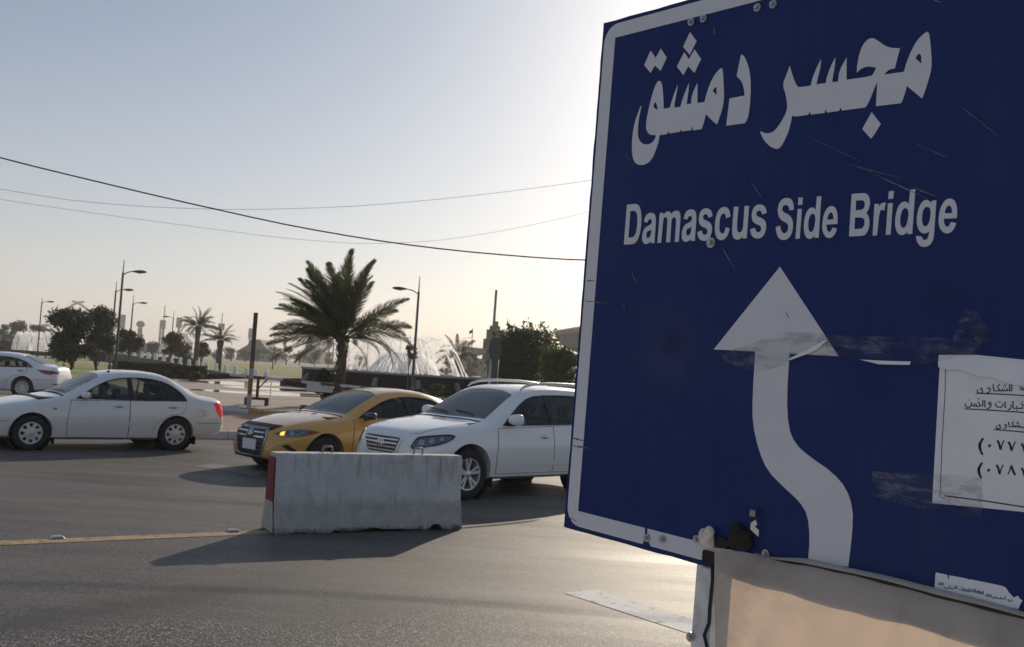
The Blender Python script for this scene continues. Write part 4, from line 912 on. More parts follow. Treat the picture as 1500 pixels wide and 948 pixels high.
    def wheel(s, x, sg, kind, mrim):
        p = s.p; r = p['rad']; w = p.get('tw', .20); rr = p['rim']; o = thing('wheel', None, None); o.parent = s.root
        y1 = s.p['W']/2 - .03; o.location = (x, sg*(y1 - w/2), r)
        MB().lathe([(rr-.012, -w/2+.015), (rr+.01, -w/2), (r-.03, -w/2-.004), (r-.006, -w/2+.02), (r, -w/2+.05), (r, w/2-.05), (r-.006, w/2-.02), (r-.03, w/2+.004), (rr+.01, w/2), (rr-.012, w/2-.015)], 44, axis='Y', close=True).obj('tyre', RUB, o, smooth=50)
        f = lambda h: sg*h
        rim = MB().lathe([(rr, f(w/2-.004)), (rr-.014, f(w/2-.006)), (rr-.022, f(w/2-.03)), (rr-.04, f(-w/2+.03))], 40, axis='Y')
        q = rim.obj('rim', mrim, o, smooth=40)
        MB().lathe([(0, f(-.012)), (rr-.03, f(-.012)), (rr-.03, f(-.03))], 32, axis='Y').obj('brake_disc', DISC if kind != 'cap' else BLKM, o)
        yo = f(w/2-.012)
        if kind == 'cap':
            # disc with a ring of trapezoid slots
            n = 8; mb = MB(); zz = yo
            ro, r1, r2 = rr-.010, rr-.022, rr-.082
            prof = [(0, w/2+.012), (.03, w/2+.012), (.05, w/2+.002), (.10, w/2-.002), (r2, w/2-.002)]
            mb.lathe([(a, f(b)) for a, b in prof], 48, axis='Y'); mb.lathe([(r1, f(w/2-.006)), (ro, f(w/2-.004)), (rr, f(w/2-.006))], 48, axis='Y')
            for k in range(n):
                a0 = 2*math.pi*(k+.2)/n; a1 = 2*math.pi*(k+.74)/n; m_ = 4; vs = []
                for j in range(m_+1):
                    a = lerp(a0, a1, j/m_); vs += [(r2*math.cos(a), f(w/2-.002), r2*math.sin(a)), (r1*math.cos(a), f(w/2-.006), r1*math.sin(a))]
                mb.add(vs, [(2*j, 2*j+1, 2*j+3, 2*j+2) for j in range(m_)])
            mb.obj('hubcap', mrim, o, smooth=30)
        else:
            n = {'five': 5, 'many': 12, 'dark': 5}[kind]; mb = MB()
            for k in range(n):
                for dd_ in ((-.17, .17) if kind == 'five' else (0,)):
                    a = 2*math.pi*k/n + .3; ai, ao = a + dd_*.75, a + dd_*(1.15 if kind == 'five' else 1)
                    hw0, hw1 = (.016, .021) if kind == 'five' else (.012, .026) if kind == 'many' else (.03, .04)
                    r0, r3 = .045, rr-.012
                    def P(rad, ang, off_, h): return (rad*math.cos(ang)-off_*math.sin(ang), f(h), rad*math.sin(ang)+off_*math.cos(ang))
                    h0, h1 = w/2-.016, w/2-.010
                    vs = [P(r0, ai, -hw0, h0), P(r0, ai, hw0, h0), P(r3, ao, hw1, h1), P(r3, ao, -hw1, h1), P(r0, ai, -hw0, h0-.03), P(r0, ai, hw0, h0-.03), P(r3, ao, hw1, h1-.04), P(r3, ao, -hw1, h1-.04)]
                    mb.add(vs, [(0,1,2,3), (0,4,5,1), (1,5,6,2), (2,6,7,3), (3,7,4,0), (4,7,6,5)])
            mb.obj('spokes', mrim, o)
            MB().lathe([(0, f(w/2-.004)), (.03, f(w/2-.004)), (.05, f(w/2-.012)), (.062, f(w/2-.04))], 24, axis='Y').obj('hub', mrim, o, smooth=40)
        return o
    def mirror(s, x, y, z, m, sg=1, size=(.10, .11, .075)):
        bm = bmesh.new(); bmesh.ops.create_cube(bm, size=2); bmesh.ops.subdivide_edges(bm, edges=bm.edges[:], cuts=5, use_grid_fill=True)
        for v in bm.verts:
            c = v.co; q = (abs(c.x)**3 + abs(c.y)**3 + abs(c.z)**3)**(1/3); c = c/q
            k = .75 + .25*(c.y*sg+1)/2
            v.co = Vector((x + c.x*size[0]*(.55 if c.x < 0 else 1.0), y + sg*(size[1]) + c.y*size[1], z + c.z*size[2]*k))
        me = bpy.data.meshes.new('mirror'); bm.to_mesh(me); bm.free(); o = link('mirror', me, m, s.root, smooth=True)
        MB().box(x-.03, x+.03, min(y-sg*.04, y+sg*.06), max(y-sg*.04, y+sg*.06), z-size[2]-.008, z-size[2]+.03).obj('mirror_stalk', BLK, o)
        MB().box(x-size[0]*.55-.004, x-size[0]*.5, y+sg*.02 if sg > 0 else y-.19, y+.19 if sg > 0 else y-.02, z-size[2]*.75, z+size[2]*.75).obj('mirror_glass', CHROME, o); return o
    def handle(s, x, z, m, side=1, parent=None):
        h, n = s.hit((x, side*3, z), (0, -side, 0)); y = h.y
        s.patch('handle_recess', [[(x + .085*math.cos(a), z + .028*math.sin(a)) for a in [2*math.pi*k/16 for k in range(16)]]], 'Y', mat('handle_recess', (.16, .16, .16), .7), .0070, .001, side, parent)
        return MB().tube([(x-.10, y+side*.004, z), (x-.085, y+side*.028, z+.004), (x, y+side*.034, z+.006), (x+.085, y+side*.028, z+.004), (x+.10, y+side*.004, z)], [.010, .014, .015, .014, .010], 8).obj('handle', m, parent or s.root, smooth=True)
    def door(s, poly, side, hx, hz, hm, label=None):
        big = [(x, z) for x, z in poly]
        s.patch('door_gap', [expand(big, .007)], 'Y', BLKM, .0015, .0012, side, res=.03)
        d = s.patch('door', [poly], 'Y', s.paint, .003, .0035, side, res=.03)
        if hx is not None: s.handle(hx, hz, hm, side, d)
        return d
    def glazing(s, name, poly, axis, m, side=1, off=-.012):
        return s.patch(name, [poly], axis, m, off, 0, side, res=.06)
    def ring(s, name, poly, w, axis, m, side=1, off=.001, th=.004, wi=.004):
        return s.patch(name, [expand(poly, w), expand(poly, -wi)], axis, m, off, th, side, res=9)
    def seats(s, xs, ys, z):
        for x in xs:
            for y in ys:
                o = thing('seat', None, None); o.parent = s.root; o.location = (x, y, z)
                MB().box(-.25, .25, -.24, .24, 0, .14).obj('cushion', SEAT, o, bevel=.04)
                MB().prism([(-.24, .10), (-.12, .10), (-.24, .68), (-.36, .68)], lambda a, b, h: (a, h-.23, b), .46).obj('backrest', SEAT, o, bevel=.04)
                MB().box(-.36, -.27, -.12, .12, .70, .88).obj('headrest', SEAT, o, bevel=.03)
    def dash(s, x, z, w, y_wheel):
        MB().prism([(x+.45, z-.02), (x+.05, z), (x-.05, z-.12), (x+.02, z-.4), (x+.5, z-.4)], lambda a, b, h: (a, h-w, b), 2*w).obj('dashboard', INT, s.root, bevel=.02)
        c = Vector((x-.22, y_wheel, z-.06)); ax = Vector((-.9, 0, .42)).normalized(); e1 = Vector((0, 1, 0)); e2 = ax.cross(e1)
        MB().tube([c + (e1*math.cos(a)+e2*math.sin(a))*.185 for a in [2*math.pi*k/24 for k in range(25)]], .014, 8, cap=False).tube([c - e1*.17, c + e1*.17], .012, 6).tube([c, c - ax*.22], .03, 8).obj('steering_wheel', BLKM, s.root, smooth=True)
        MB().box(x-2.0, x+.3, -w, w, .28, .32).obj('floor_pan', INT, s.root)
def expand(poly, d):
    P = [Vector(p) for p in poly]; n = len(P); ar = sum(P[i-1].x*P[i].y - P[i].x*P[i-1].y for i in range(n)); sg = 1 if ar > 0 else -1; out = []
    for i in range(n):
        a, b, c = P[i-1], P[i], P[(i+1) % n]; d1 = (b-a).normalized(); d2 = (c-b).normalized(); n1 = Vector((d1.y, -d1.x)); n2 = Vector((d2.y, -d2.x)); m = (n1+n2)
        if m.length < 1e-6: out.append(b[:]); continue
        m.normalize(); k = min(3.0, 1/max(.33, m.dot(n1))); out.append((b + m*d*k*sg)[:])
    return out
def smoothpoly(p, ang=50, it=2):
    for _ in range(it): p = chaikin(p, ang)
    return p
def car_root(name, label, c, ang, wb, W, cat='car'):
    h = Vector((-math.cos(R(ang)), -math.sin(R(ang)), 0)); return thing(name, label, cat, (c[0], c[1], 0), math.atan2(h.y, h.x))
# ---------------------------------------------------------------- near white saloon (older, rounded)
def build_sedan():
    wb, W = 2.535, 1.70
    root = car_root('sedan_car', 'older rounded white saloon with plastic hubcaps driving past, seen side on', (-7.68, 18.62), 40.4, wb, W)
    P = car_paint('white_saloon_paint', (.76, .75, .735), amt=.42)
    S = dict(L=4.44, W=W, wb=wb, fa=.88, rad=.303, rim=.19, tw=.19, lf=.75, kf=.36, lr=.6, kr=.26, crown=2.2, zm=.56,
      top=[(0,.50),(.02,.60),(.06,.67),(.15,.715),(.4,.785),(.8,.865),(1.15,.925),(1.36,.965),(1.5,1.04),(1.8,1.215),(2.06,1.355),(2.25,1.412),(2.5,1.44),(2.8,1.445),(3.1,1.425),(3.3,1.38),(3.55,1.255),(3.8,1.115),(3.98,1.035),(4.15,1.015),(4.30,.995),(4.37,.95),(4.41,.85),(4.43,.70),(4.44,.60)],
      edge=[(0,.44),(.02,.54),(.06,.61),(.2,.67),(.5,.76),(.9,.85),(1.2,.905),(1.4,.945),(1.7,1.085),(2.0,1.245),(2.25,1.335),(2.5,1.368),(2.8,1.372),(3.1,1.345),(3.3,1.295),(3.55,1.17),(3.8,1.04),(3.98,.985),(4.2,.965),(4.33,.93),(4.40,.80),(4.44,.55)],
      wtop=[(0,.68),(.5,.70),(1.0,.70),(1.35,.695),(1.7,.64),(2.1,.575),(2.5,.56),(3.0,.56),(3.35,.575),(3.7,.62),(4.0,.66),(4.44,.66)],
      belt=[(0,.40),(.1,.55),(.4,.66),(.8,.76),(1.2,.84),(1.5,.885),(2.5,.905),(3.5,.925),(4.0,.93),(4.3,.88),(4.40,.74),(4.44,.5)],
      wbelt=[(0,.74),(.6,.79),(1.4,.805),(2.2,.81),(3.2,.805),(4.0,.78),(4.44,.76)], wmax=[(0,.78),(.6,.835),(1.5,.85),(3.2,.85),(4.0,.83),(4.44,.79)],
      zb=[(0,.30),(.1,.225),(.5,.20),(1.2,.185),(3.4,.19),(3.9,.24),(4.3,.29),(4.44,.36)])
    c = Car(S, root, P); ox = c.ox; X = lambda q: [(ox-a, b) for a, b in q]
    win = X(smoothpoly([(1.62,.925),(1.80,1.035),(2.05,1.185),(2.25,1.265),(2.5,1.305),(2.8,1.312),(3.06,1.285),(3.27,1.225),(3.45,1.115),(3.56,1.000),(3.58,.945),(2.6,.925)], 40, 1))
    scr = [(ox-1.44,-.60),(ox-1.42,-.3),(ox-1.40,0),(ox-1.42,.3),(ox-1.44,.60),(ox-2.02,.50),(ox-2.08,.25),(ox-2.10,0),(ox-2.08,-.25),(ox-2.02,-.50)]
    rear = [(ox-3.36,-.50),(ox-3.36,.50),(ox-3.86,.53),(ox-3.90,0),(ox-3.86,-.53)]
    cut = [MB().prism(win, lambda a, b, h: (a, h-2, b), 4), MB().prism(scr, lambda a, b, h: (a, b, .9+h), 1), MB().prism(rear, lambda a, b, h: (a, b, .97+h), 1)]
    c.finish(cut, .345)
    for sg in (1, -1):
        c.glazing('window', win, 'Y', SIDEGL, sg); c.ring('window_trim', win, .016, 'Y', BLK, sg)
        c.patch('pillar', [X([(2.50,.915),(2.50,1.31),(2.585,1.31),(2.605,.915)])], 'Y', BLK, -.006, .008, sg)
        c.patch('pillar', [X([(3.20,.93),(3.17,1.265),(3.195,1.262),(3.23,.93)])], 'Y', BLK, -.006, .008, sg)
        c.patch('mirror_triangle', [X([(1.60,.92),(1.80,1.035),(1.86,.92)])], 'Y', BLK, -.004, .008, sg)
        c.door(X([(1.47,.24),(1.45,.5),(1.50,.88),(2.52,.90),(2.52,.24)]), sg, ox-2.33, .80, P)
        c.door(X([(2.535,.24),(2.535,.90),(3.58,.915),(3.56,.78),(3.40,.66),(3.12,.58),(3.00,.24)] if False else [(2.535,.24),(2.535,.90),(3.58,.92),(3.585,.80),(3.50,.70),(3.30,.665),(3.08,.55),(2.98,.40),(2.96,.24)]), sg, ox-3.33, .81, P)
        c.line('side_moulding', X([(1.48,.475),(2.0,.48),(2.97,.49)]), 'Y', P, .045, .012, sg)
        c.line('bumper_seam', X([(.16,.50),(.5,.50)]), 'Y', BLKM, .006, .001, sg); c.line('bumper_seam', X([(3.82,.52),(4.1,.52),(4.36,.52)]), 'Y', BLKM, .008, .001, sg)
        c.patch('side_repeater', [X([(1.20,.715),(1.27,.715),(1.27,.745),(1.20,.745)])], 'Y', AMBER, .001, .006, sg)
        c.patch('headlight', [X(smoothpoly([(.03,.60),(.10,.66),(.22,.67),(.34,.63),(.36,.60),(.25,.545),(.08,.53)], 60, 1))], 'Y', LAMPGL, .001, .006, sg)
        c.patch('tail_light', [X(smoothpoly([(4.16,.90),(4.28,.94),(4.36,.92),(4.40,.80),(4.41,.70),(4.34,.62),(4.25,.70)], 60, 1))], 'Y', REDON, .001, .010, sg)
        c.wheel(wb/2, sg, 'cap', HUBCAP); c.wheel(-wb/2, sg, 'cap', HUBCAP); c.mirror(ox-1.73, sg*.79, .985, P, sg, (.085, .10, .065))
        for x0 in (1.20, 3.75): c.patch('mud_flap', [X([(x0,.13),(x0+.015,.26),(x0+.05,.26),(x0+.05,.13)])], 'Y', BLKM, -.05, .04, sg) if False else MB().box(ox-(x0+.075), ox-(x0+.06), sg*.62, sg*.80, .11, .25).obj('mud_flap', BLKM, root)
    c.line('fuel_flap', X([(3.95,.64),(3.80,.64),(3.80,.77),(3.95,.77),(3.95,.64)]), 'Y', BLKM, .004, .001, 1)
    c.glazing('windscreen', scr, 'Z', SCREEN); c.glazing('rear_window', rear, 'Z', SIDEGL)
    c.patch('bonnet_gap', [[(ox-1.37,-.66),(ox-1.37,.66),(ox-1.40,.68),(ox-1.405,-.68)]], 'Z', BLKM, .003, .002, res=.03)
    MB().tube([(ox-1.46, .5, 1.03), (ox-1.44, .1, 1.035), (ox-1.43, -.15, 1.03)], .008, 6).obj('wiper', BLKM, root)
    MB().prism([(0, 0), (.05, .03), (.05, 0)], lambda a, b, h: (ox-2.22-a, .35-h*.1, 1.40+b), .6).obj('roof_aerial', BLKM, root)
    c.patch('grille', [[(-.30,.50),(.30,.50),(.26,.60),(-.26,.60)]], 'X', BLKM, .001, .008); c.patch('front_bumper_intake', [[(-.5,.32),(.5,.32),(.5,.40),(-.5,.40)]], 'X', BLKM, .001, .006)
    c.patch('number_plate', [[(-.26,.42),(.26,.42),(.26,.53),(-.26,.53)]], 'XR', PLATE, .001, .008)
    c.seats((.05,), (.37, -.37), .22); c.seats((-.80,), (.37, 0, -.37), .32); c.dash(.72, .93, .68, .37)
    return root, c
SEDAN, SEDAN_C = build_sedan()

# ---------------------------------------------------------------- yellow taxi
def build_taxi():
    wb, W = 2.70, 1.80
    root = car_root('taxi_car', 'yellow saloon taxi with black bonnet guard and a lit amber indicator behind the concrete barrier', (-2.55, 17.84), 45.0, wb, W)
    P = car_paint('taxi_yellow_paint', (.68, .35, .06), dust_or_sheen=(.5, .37, .22), amt=.25)
    S = dict(L=4.57, W=W, wb=wb, fa=.87, rad=.318, rim=.205, tw=.205, lf=.85, kf=.44, lr=.6, kr=.28, crown=2.3, zm=.60,
      top=[(0,.58),(.02,.66),(.05,.705),(.12,.74),(.3,.80),(.6,.875),(.95,.935),(1.2,.97),(1.32,.995),(1.6,1.145),(1.9,1.285),(2.15,1.375),(2.4,1.42),(2.7,1.44),(3.0,1.43),(3.3,1.39),(3.6,1.315),(3.9,1.205),(4.15,1.105),(4.3,1.06),(4.42,1.045),(4.5,.98),(4.54,.85),(4.57,.65)],
      edge=[(0,.50),(.02,.58),(.05,.63),(.15,.69),(.4,.76),(.8,.85),(1.15,.91),(1.35,.95),(1.6,1.065),(1.9,1.205),(2.15,1.295),(2.4,1.345),(2.7,1.365),(3.0,1.355),(3.3,1.315),(3.6,1.235),(3.9,1.13),(4.15,1.04),(4.4,.99),(4.5,.90),(4.57,.6)],
      wtop=[(0,.70),(.3,.73),(.8,.75),(1.25,.735),(1.6,.675),(2.1,.595),(2.5,.575),(3.0,.57),(3.5,.57),(4.0,.62),(4.57,.66)],
      belt=[(0,.42),(.1,.56),(.4,.67),(.8,.76),(1.2,.84),(1.5,.885),(2.5,.93),(3.5,.975),(4.1,.97),(4.4,.9),(4.57,.5)],
      wbelt=[(0,.80),(.6,.845),(1.4,.855),(2.2,.855),(3.2,.85),(4.0,.83),(4.57,.80)], wmax=[(0,.86),(.5,.89),(1.5,.90),(3.2,.90),(4.0,.88),(4.57,.84)],
      zb=[(0,.30),(.08,.21),(.4,.185),(1.2,.18),(3.5,.18),(4.2,.25),(4.57,.36)])
    c = Car(S, root, P); ox = c.ox; X = lambda q: [(ox-a, b) for a, b in q]
    win = X(smoothpoly([(1.55,.945),(1.85,1.09),(2.15,1.215),(2.4,1.275),(2.7,1.302),(3.0,1.295),(3.3,1.255),(3.55,1.19),(3.72,1.12),(3.78,1.06),(3.70,1.015),(2.6,.965)], 40, 1))
    scr = [(ox-1.36,-.64),(ox-1.32,-.3),(ox-1.30,0),(ox-1.32,.3),(ox-1.36,.64),(ox-2.08,.52),(ox-2.16,.25),(ox-2.18,0),(ox-2.16,-.25),(ox-2.08,-.52)]
    rear = [(ox-3.50,-.49),(ox-3.50,.49),(ox-4.1,.53),(ox-4.14,0),(ox-4.1,-.53)]
    c.finish([MB().prism(win, lambda a, b, h: (a, h-2, b), 4), MB().prism(scr, lambda a, b, h: (a, b, .93+h), 1), MB().prism(rear, lambda a, b, h: (a, b, 1.0+h), 1)], .36)
    for sg in (1, -1):
        c.glazing('window', win, 'Y', SIDEGL, sg); c.ring('window_trim', win, .016, 'Y', BLK, sg)
        c.patch('pillar', [X([(2.60,.955),(2.57,1.30),(2.68,1.302),(2.72,.96)])], 'Y', BLK, -.006, .008, sg)
        c.patch('mirror_triangle', [X([(1.53,.94),(1.80,1.065),(1.88,.945)])], 'Y', BLK, -.004, .008, sg)
        c.door(X([(1.40,.25),(1.38,.5),(1.42,.90),(2.60,.935),(2.62,.25)]), sg, ox-2.42, .83, P)
        c.door(X([(2.635,.25),(2.615,.94),(3.62,.98),(3.66,.85),(3.50,.74),(3.3,.70),(3.12,.58),(3.04,.40),(3.03,.25)]), sg, ox-3.42, .87, P)
        c.wheel(wb/2, sg, 'dark', DISC); c.wheel(-wb/2, sg, 'dark', DISC)
        c.mirror(ox-1.66, sg*.86, .985, mat('dark_blue_mirror', (.008, .010, .025), .3, coat=.5), sg, (.10, .115, .07))
        # swept-back headlight: seen slanted from the front corner
        k = dict(dirv=(-1, -sg*.55, 0), org=(ox-.35, sg*.70, 0)); ms = lambda q: [(a*sg, b) for a, b in q]
        h = c.patch('headlight', [ms([(-.26,.655),(-.10,.705),(.10,.735),(.24,.728),(.335,.700),(.22,.645),(.05,.612),(-.14,.612)])], 'S', LAMPGL, .002, .008, **k)
        c.patch('indicator', [ms([(-.16,.632),(-.10,.632),(-.10,.69),(-.155,.672)])], 'S', AMBON if sg > 0 else AMBER, .011, .003, parent=h, **k)
        c.patch('running_light', [ms([(-.15,.617),(.06,.617),(.13,.66),(.17,.715),(.145,.715),(.11,.67),(.05,.632),(-.15,.630)])], 'S', LAMPCL, .011, .003, parent=h, **k)
        c.patch('projector_lens', [ms([(.0+.032*math.cos(a), .672+.035*math.sin(a)) for a in [2*math.pi*j/14 for j in range(14)]])], 'S', LAMPCL, .011, .003, parent=h, **k)
        c.patch('side_marker', [ms([(.19,.70),(.32,.700),(.22,.655)])], 'S', REDL, .011, .003, parent=h, **k)
        c.patch('fog_lamp_slot', [ms([(-.10,.47),(-.02,.50),(.10,.40),(.12,.32),(.06,.34),(.0,.40)])], 'S', BLK, .001, .006, **k)
        c.patch('tail_light', [X([(4.1,.98),(4.45,.98),(4.52,.86),(4.40,.82),(4.2,.90)])], 'Y', REDL, .001, .006, sg)
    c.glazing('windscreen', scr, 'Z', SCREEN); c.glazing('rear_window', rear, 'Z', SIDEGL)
    gr = smoothpoly([(-.37,.70),(.37,.70),(.44,.60),(.36,.33),(.30,.28),(-.30,.28),(-.36,.33),(-.44,.60)], 20, 1)
    g = c.patch('grille', [gr], 'X', BLK, .001, .008); c.ring('grille_frame', gr, .022, 'X', mat('satin_chrome', (.5, .5, .52), .3, metal=.9), off=.003, th=.012)
    for k, z in enumerate((.645, .575, .505, .435, .365)):
        w = .40 - .05*abs(z-.59)/.2
        for sg in (1, -1): c.patch('grille_bar', [[(sg*.09 if k < 2 else sg*.005, z-.011), (sg*w, z-.011), (sg*w, z+.011), (sg*.09 if k < 2 else sg*.005, z+.011)]], 'X', CHROME, .010, .010, parent=g)
    emblem(c, g, 0, .635, .085, .05)
    pl = c.patch('number_plate', [[(-.20,.36),(.20,.36),(.20,.53),(-.20,.53)]], 'X', PLATE, .02, .008)
    c.patch('bonnet_guard', [[(ox-.085,-.47),(ox-.06,-.25),(ox-.055,0),(ox-.06,.25),(ox-.085,.47),(ox-.26,.52),(ox-.225,.3),(ox-.215,0),(ox-.225,-.3),(ox-.26,-.52)]], 'Z', mat('bonnet_guard_plastic', (.008, .008, .010), .55, spec=.2), .008, .006)
    c.patch('bumper_lip', [[(-.74,.20),(.74,.20),(.72,.25),(-.72,.25)]], 'X', BLKM, .001, .008)
    c.patch('bonnet_gap', [[(ox-1.24,-.70),(ox-1.22,0),(ox-1.24,.70),(ox-1.275,.70),(ox-1.255,0),(ox-1.275,-.70)]], 'Z', BLKM, .003, .002, res=.03)
    c.seats((.05,), (.38, -.38), .20); c.seats((-.85,), (.38, 0, -.38), .30); c.dash(.80, .95, .70, .38)
    return root, c
def emblem(c, parent, y, z, rw, rh):
    e = [(y + rw*math.cos(2*math.pi*k/24), z + rh*math.sin(2*math.pi*k/24)) for k in range(24)]; i = [(y + rw*.84*math.cos(2*math.pi*k/24), z + rh*.80*math.sin(2*math.pi*k/24)) for k in range(24)]
    c.patch('emblem_ring', [e, i], 'X', CHROME, .022, .006, parent=parent)
    H = [(-.60,-.62),(-.34,-.62),(-.22,-.16),(.14,-.06),(.06,-.62),(.34,-.62),(.60,.62),(.34,.62),(.22,.16),(-.14,.06),(-.06,.62),(-.34,.62)]
    c.patch('emblem_letter', [[(y - a*rw*.95, z + b*rh) for a, b in H]], 'X', CHROME, .022, .006, parent=parent)
TAXI, TAXI_C = build_taxi()

# ---------------------------------------------------------------- white SUV
def build_suv():
    wb, W = 2.70, 1.89
    root = car_root('suv_car', 'white SUV with roof rails and alloy wheels beside the blue sign', (-.168, 16.02), 44.8, wb, W)
    P = car_paint('white_suv_paint', (.86, .85, .83), amt=.30)
    S = dict(L=4.66, W=W, wb=wb, fa=.90, rad=.365, rim=.232, tw=.235, lf=.85, kf=.40, lr=.5, kr=.22, crown=2.5, zm=.70,
      top=[(0,.74),(.02,.84),(.05,.90),(.12,.95),(.25,.985),(.5,1.03),(.85,1.08),(1.15,1.115),(1.28,1.145),(1.5,1.275),(1.8,1.45),(2.05,1.575),(2.25,1.635),(2.5,1.665),(3.0,1.685),(3.6,1.675),(4.0,1.64),(4.2,1.58),(4.35,1.40),(4.5,1.15),(4.6,1.05),(4.65,.8),(4.66,.6)],
      edge=[(0,.64),(.02,.74),(.05,.81),(.15,.885),(.4,.96),(.8,1.025),(1.1,1.065),(1.3,1.10),(1.5,1.195),(1.8,1.365),(2.05,1.485),(2.25,1.55),(2.5,1.59),(3.0,1.61),(3.6,1.60),(4.0,1.565),(4.2,1.50),(4.35,1.32),(4.5,1.08),(4.6,.96),(4.66,.55)],
      wtop=[(0,.70),(.3,.76),(.8,.80),(1.2,.795),(1.6,.725),(2.1,.655),(2.5,.635),(3.2,.63),(4.0,.61),(4.4,.66),(4.66,.70)],
      belt=[(0,.50),(.1,.68),(.4,.80),(.8,.90),(1.2,.98),(1.6,1.03),(2.5,1.06),(3.5,1.09),(4.2,1.11),(4.45,1.0),(4.66,.5)],
      wbelt=[(0,.83),(.6,.885),(1.4,.895),(2.2,.895),(3.2,.89),(4.0,.87),(4.66,.84)], wmax=[(0,.89),(.5,.93),(1.5,.945),(3.2,.945),(4.0,.93),(4.66,.88)],
      zb=[(0,.36),(.08,.27),(.4,.25),(1.2,.26),(3.5,.27),(4.2,.33),(4.66,.42)])
    c = Car(S, root, P); ox = c.ox; X = lambda q: [(ox-a, b) for a, b in q]
    win = X(smoothpoly([(1.60,1.075),(1.80,1.215),(2.05,1.375),(2.22,1.462),(2.45,1.515),(3.0,1.535),(3.6,1.525),(3.95,1.47),(4.12,1.36),(4.05,1.18),(3.9,1.135),(2.6,1.095)], 40, 1))
    scr = [(ox-1.34,-.70),(ox-1.30,-.35),(ox-1.28,0),(ox-1.30,.35),(ox-1.34,.70),(ox-2.02,.585),(ox-2.09,.3),(ox-2.11,0),(ox-2.09,-.3),(ox-2.02,-.585)]
    rear = [(ox-4.24,-.5),(ox-4.24,.5),(ox-4.44,.55),(ox-4.44,-.55)]
    c.finish([MB().prism(win, lambda a, b, h: (a, h-2, b), 4), MB().prism(scr, lambda a, b, h: (a, b, 1.08+h), 1), MB().prism(rear, lambda a, b, h: (a, b, 1.17+h), 1)], .43)
    for sg in (1, -1):
        c.glazing('window', win, 'Y', SIDEGL, sg); c.ring('window_trim', win, .016, 'Y', BLK, sg)
        c.patch('pillar', [X([(2.62,1.085),(2.58,1.53),(2.70,1.535),(2.76,1.09)])], 'Y', BLK, -.006, .008, sg)
        c.patch('pillar', [X([(3.60,1.115),(3.56,1.53),(3.66,1.53),(3.70,1.12)])], 'Y', BLK, -.006, .008, sg)
        c.patch('mirror_triangle', [X([(1.58,1.07),(1.83,1.23),(1.86,1.075)])], 'Y', BLK, -.004, .008, sg)
        c.door(X([(1.44,.36),(1.42,.6),(1.46,1.02),(2.64,1.06),(2.66,.36)]), sg, ox-2.44, .90, P)
        c.door(X([(2.675,.36),(2.655,1.065),(3.70,1.10),(3.72,.95),(3.50,.83),(3.3,.72),(3.16,.55),(3.12,.36)]), sg, ox-3.50, .94, P)
        c.line('side_moulding', X([(1.46,.505),(2.2,.51),(3.05,.515)]), 'Y', P, .08, .013, sg)
        c.line('sill_trim', X([(1.40,.275),(2.4,.28),(3.15,.285)]), 'Y', BLKM, .075, .002, sg)
        c.wheel(wb/2, sg, 'five', ALLOY); c.wheel(-wb/2, sg, 'five', ALLOY); c.mirror(ox-1.72, sg*.89, 1.165, P, sg, (.11, .12, .095))
        MB().box(ox-1.40, ox-1.385, sg*.66, sg*.90, .16, .38).obj('mud_flap', BLKM, root)
        k = dict(dirv=(-1, -sg*.62, 0), org=(ox-.35, sg*.72, 0)); ms = lambda q: [(a*sg, b) for a, b in q]
        hl = smoothpoly([(-.255,.735),(-.20,.845),(-.165,.868),(.10,.905),(.225,.915),(.265,.898),(.235,.85),(.15,.795),(.0,.755),(-.235,.712)], 45, 1)
        h = c.patch('headlight', [ms(hl)], 'S', LAMPGL, .002, .008, **k)
        ring_ = [ms(expand(hl, .008)), ms(expand(hl, -.008))]
        c.patch('headlight_rim', ring_, 'S', BLK, .004, .012, parent=h, res=9, **k)
        for (cx, cz, r1) in ((-.125, .80, .042), (.0, .83, .036), (.12, .86, .026)):
            c.patch('lamp_bowl', [ms([(cx+r1*math.cos(a), cz+r1*math.sin(a)*.95) for a in [2*math.pi*j/16 for j in range(16)]])], 'S', LAMPCL, .011, .003, parent=h, **k)
        c.patch('fog_lamp', [ms([(-.10,.44),(.08,.46),(.10,.54),(-.08,.53)])], 'S', BLK, .001, .006, **k)
        # roof rail
        rp = [(2.16,.60,1.60),(2.24,.61,1.655),(2.42,.615,1.70),(2.8,.615,1.725),(3.4,.61,1.728),(3.9,.60,1.70),(4.06,.595,1.65)]
        MB().tube([(ox-a, sg*b, d) for a, b, d in rp], [.012,.02,.023,.023,.023,.02,.012], 10).obj('roof_rail', ALLOY, root, smooth=True)
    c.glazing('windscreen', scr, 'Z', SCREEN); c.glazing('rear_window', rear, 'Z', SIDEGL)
    c.patch('screen_band', [[(ox-2.02,-.60),(ox-2.02,.60),(ox-2.08,.57),(ox-2.125,.3),(ox-2.14,0),(ox-2.125,-.3),(ox-2.08,-.57)]], 'Z', BLK, .0008, .001) if False else None
    gr = smoothpoly([(-.38,.845),(.38,.845),(.41,.81),(.32,.63),(.28,.605),(-.28,.605),(-.32,.63),(-.41,.81)], 20, 1)
    g = c.patch('grille', [gr], 'X', BLK, .001, .006); c.ring('grille_frame', gr, .03, 'X', P, off=.003, th=.014, wi=.006)
    for z in (.805, .752, .699, .646):
        w = .30 + (z-.63)*.45; c.patch('grille_bar', [[(-w, z-.013), (0, z-.016), (w, z-.013), (w, z+.010), (0, z+.007), (-w, z+.010)]], 'X', ALLOY, .008, .014, parent=g)
    emblem(c, g, 0, .735, .095, .058)
    c.patch('lower_intake', [[(-.55,.40),(.55,.40),(.50,.53),(-.50,.53)]], 'X', BLK, .001, .006)
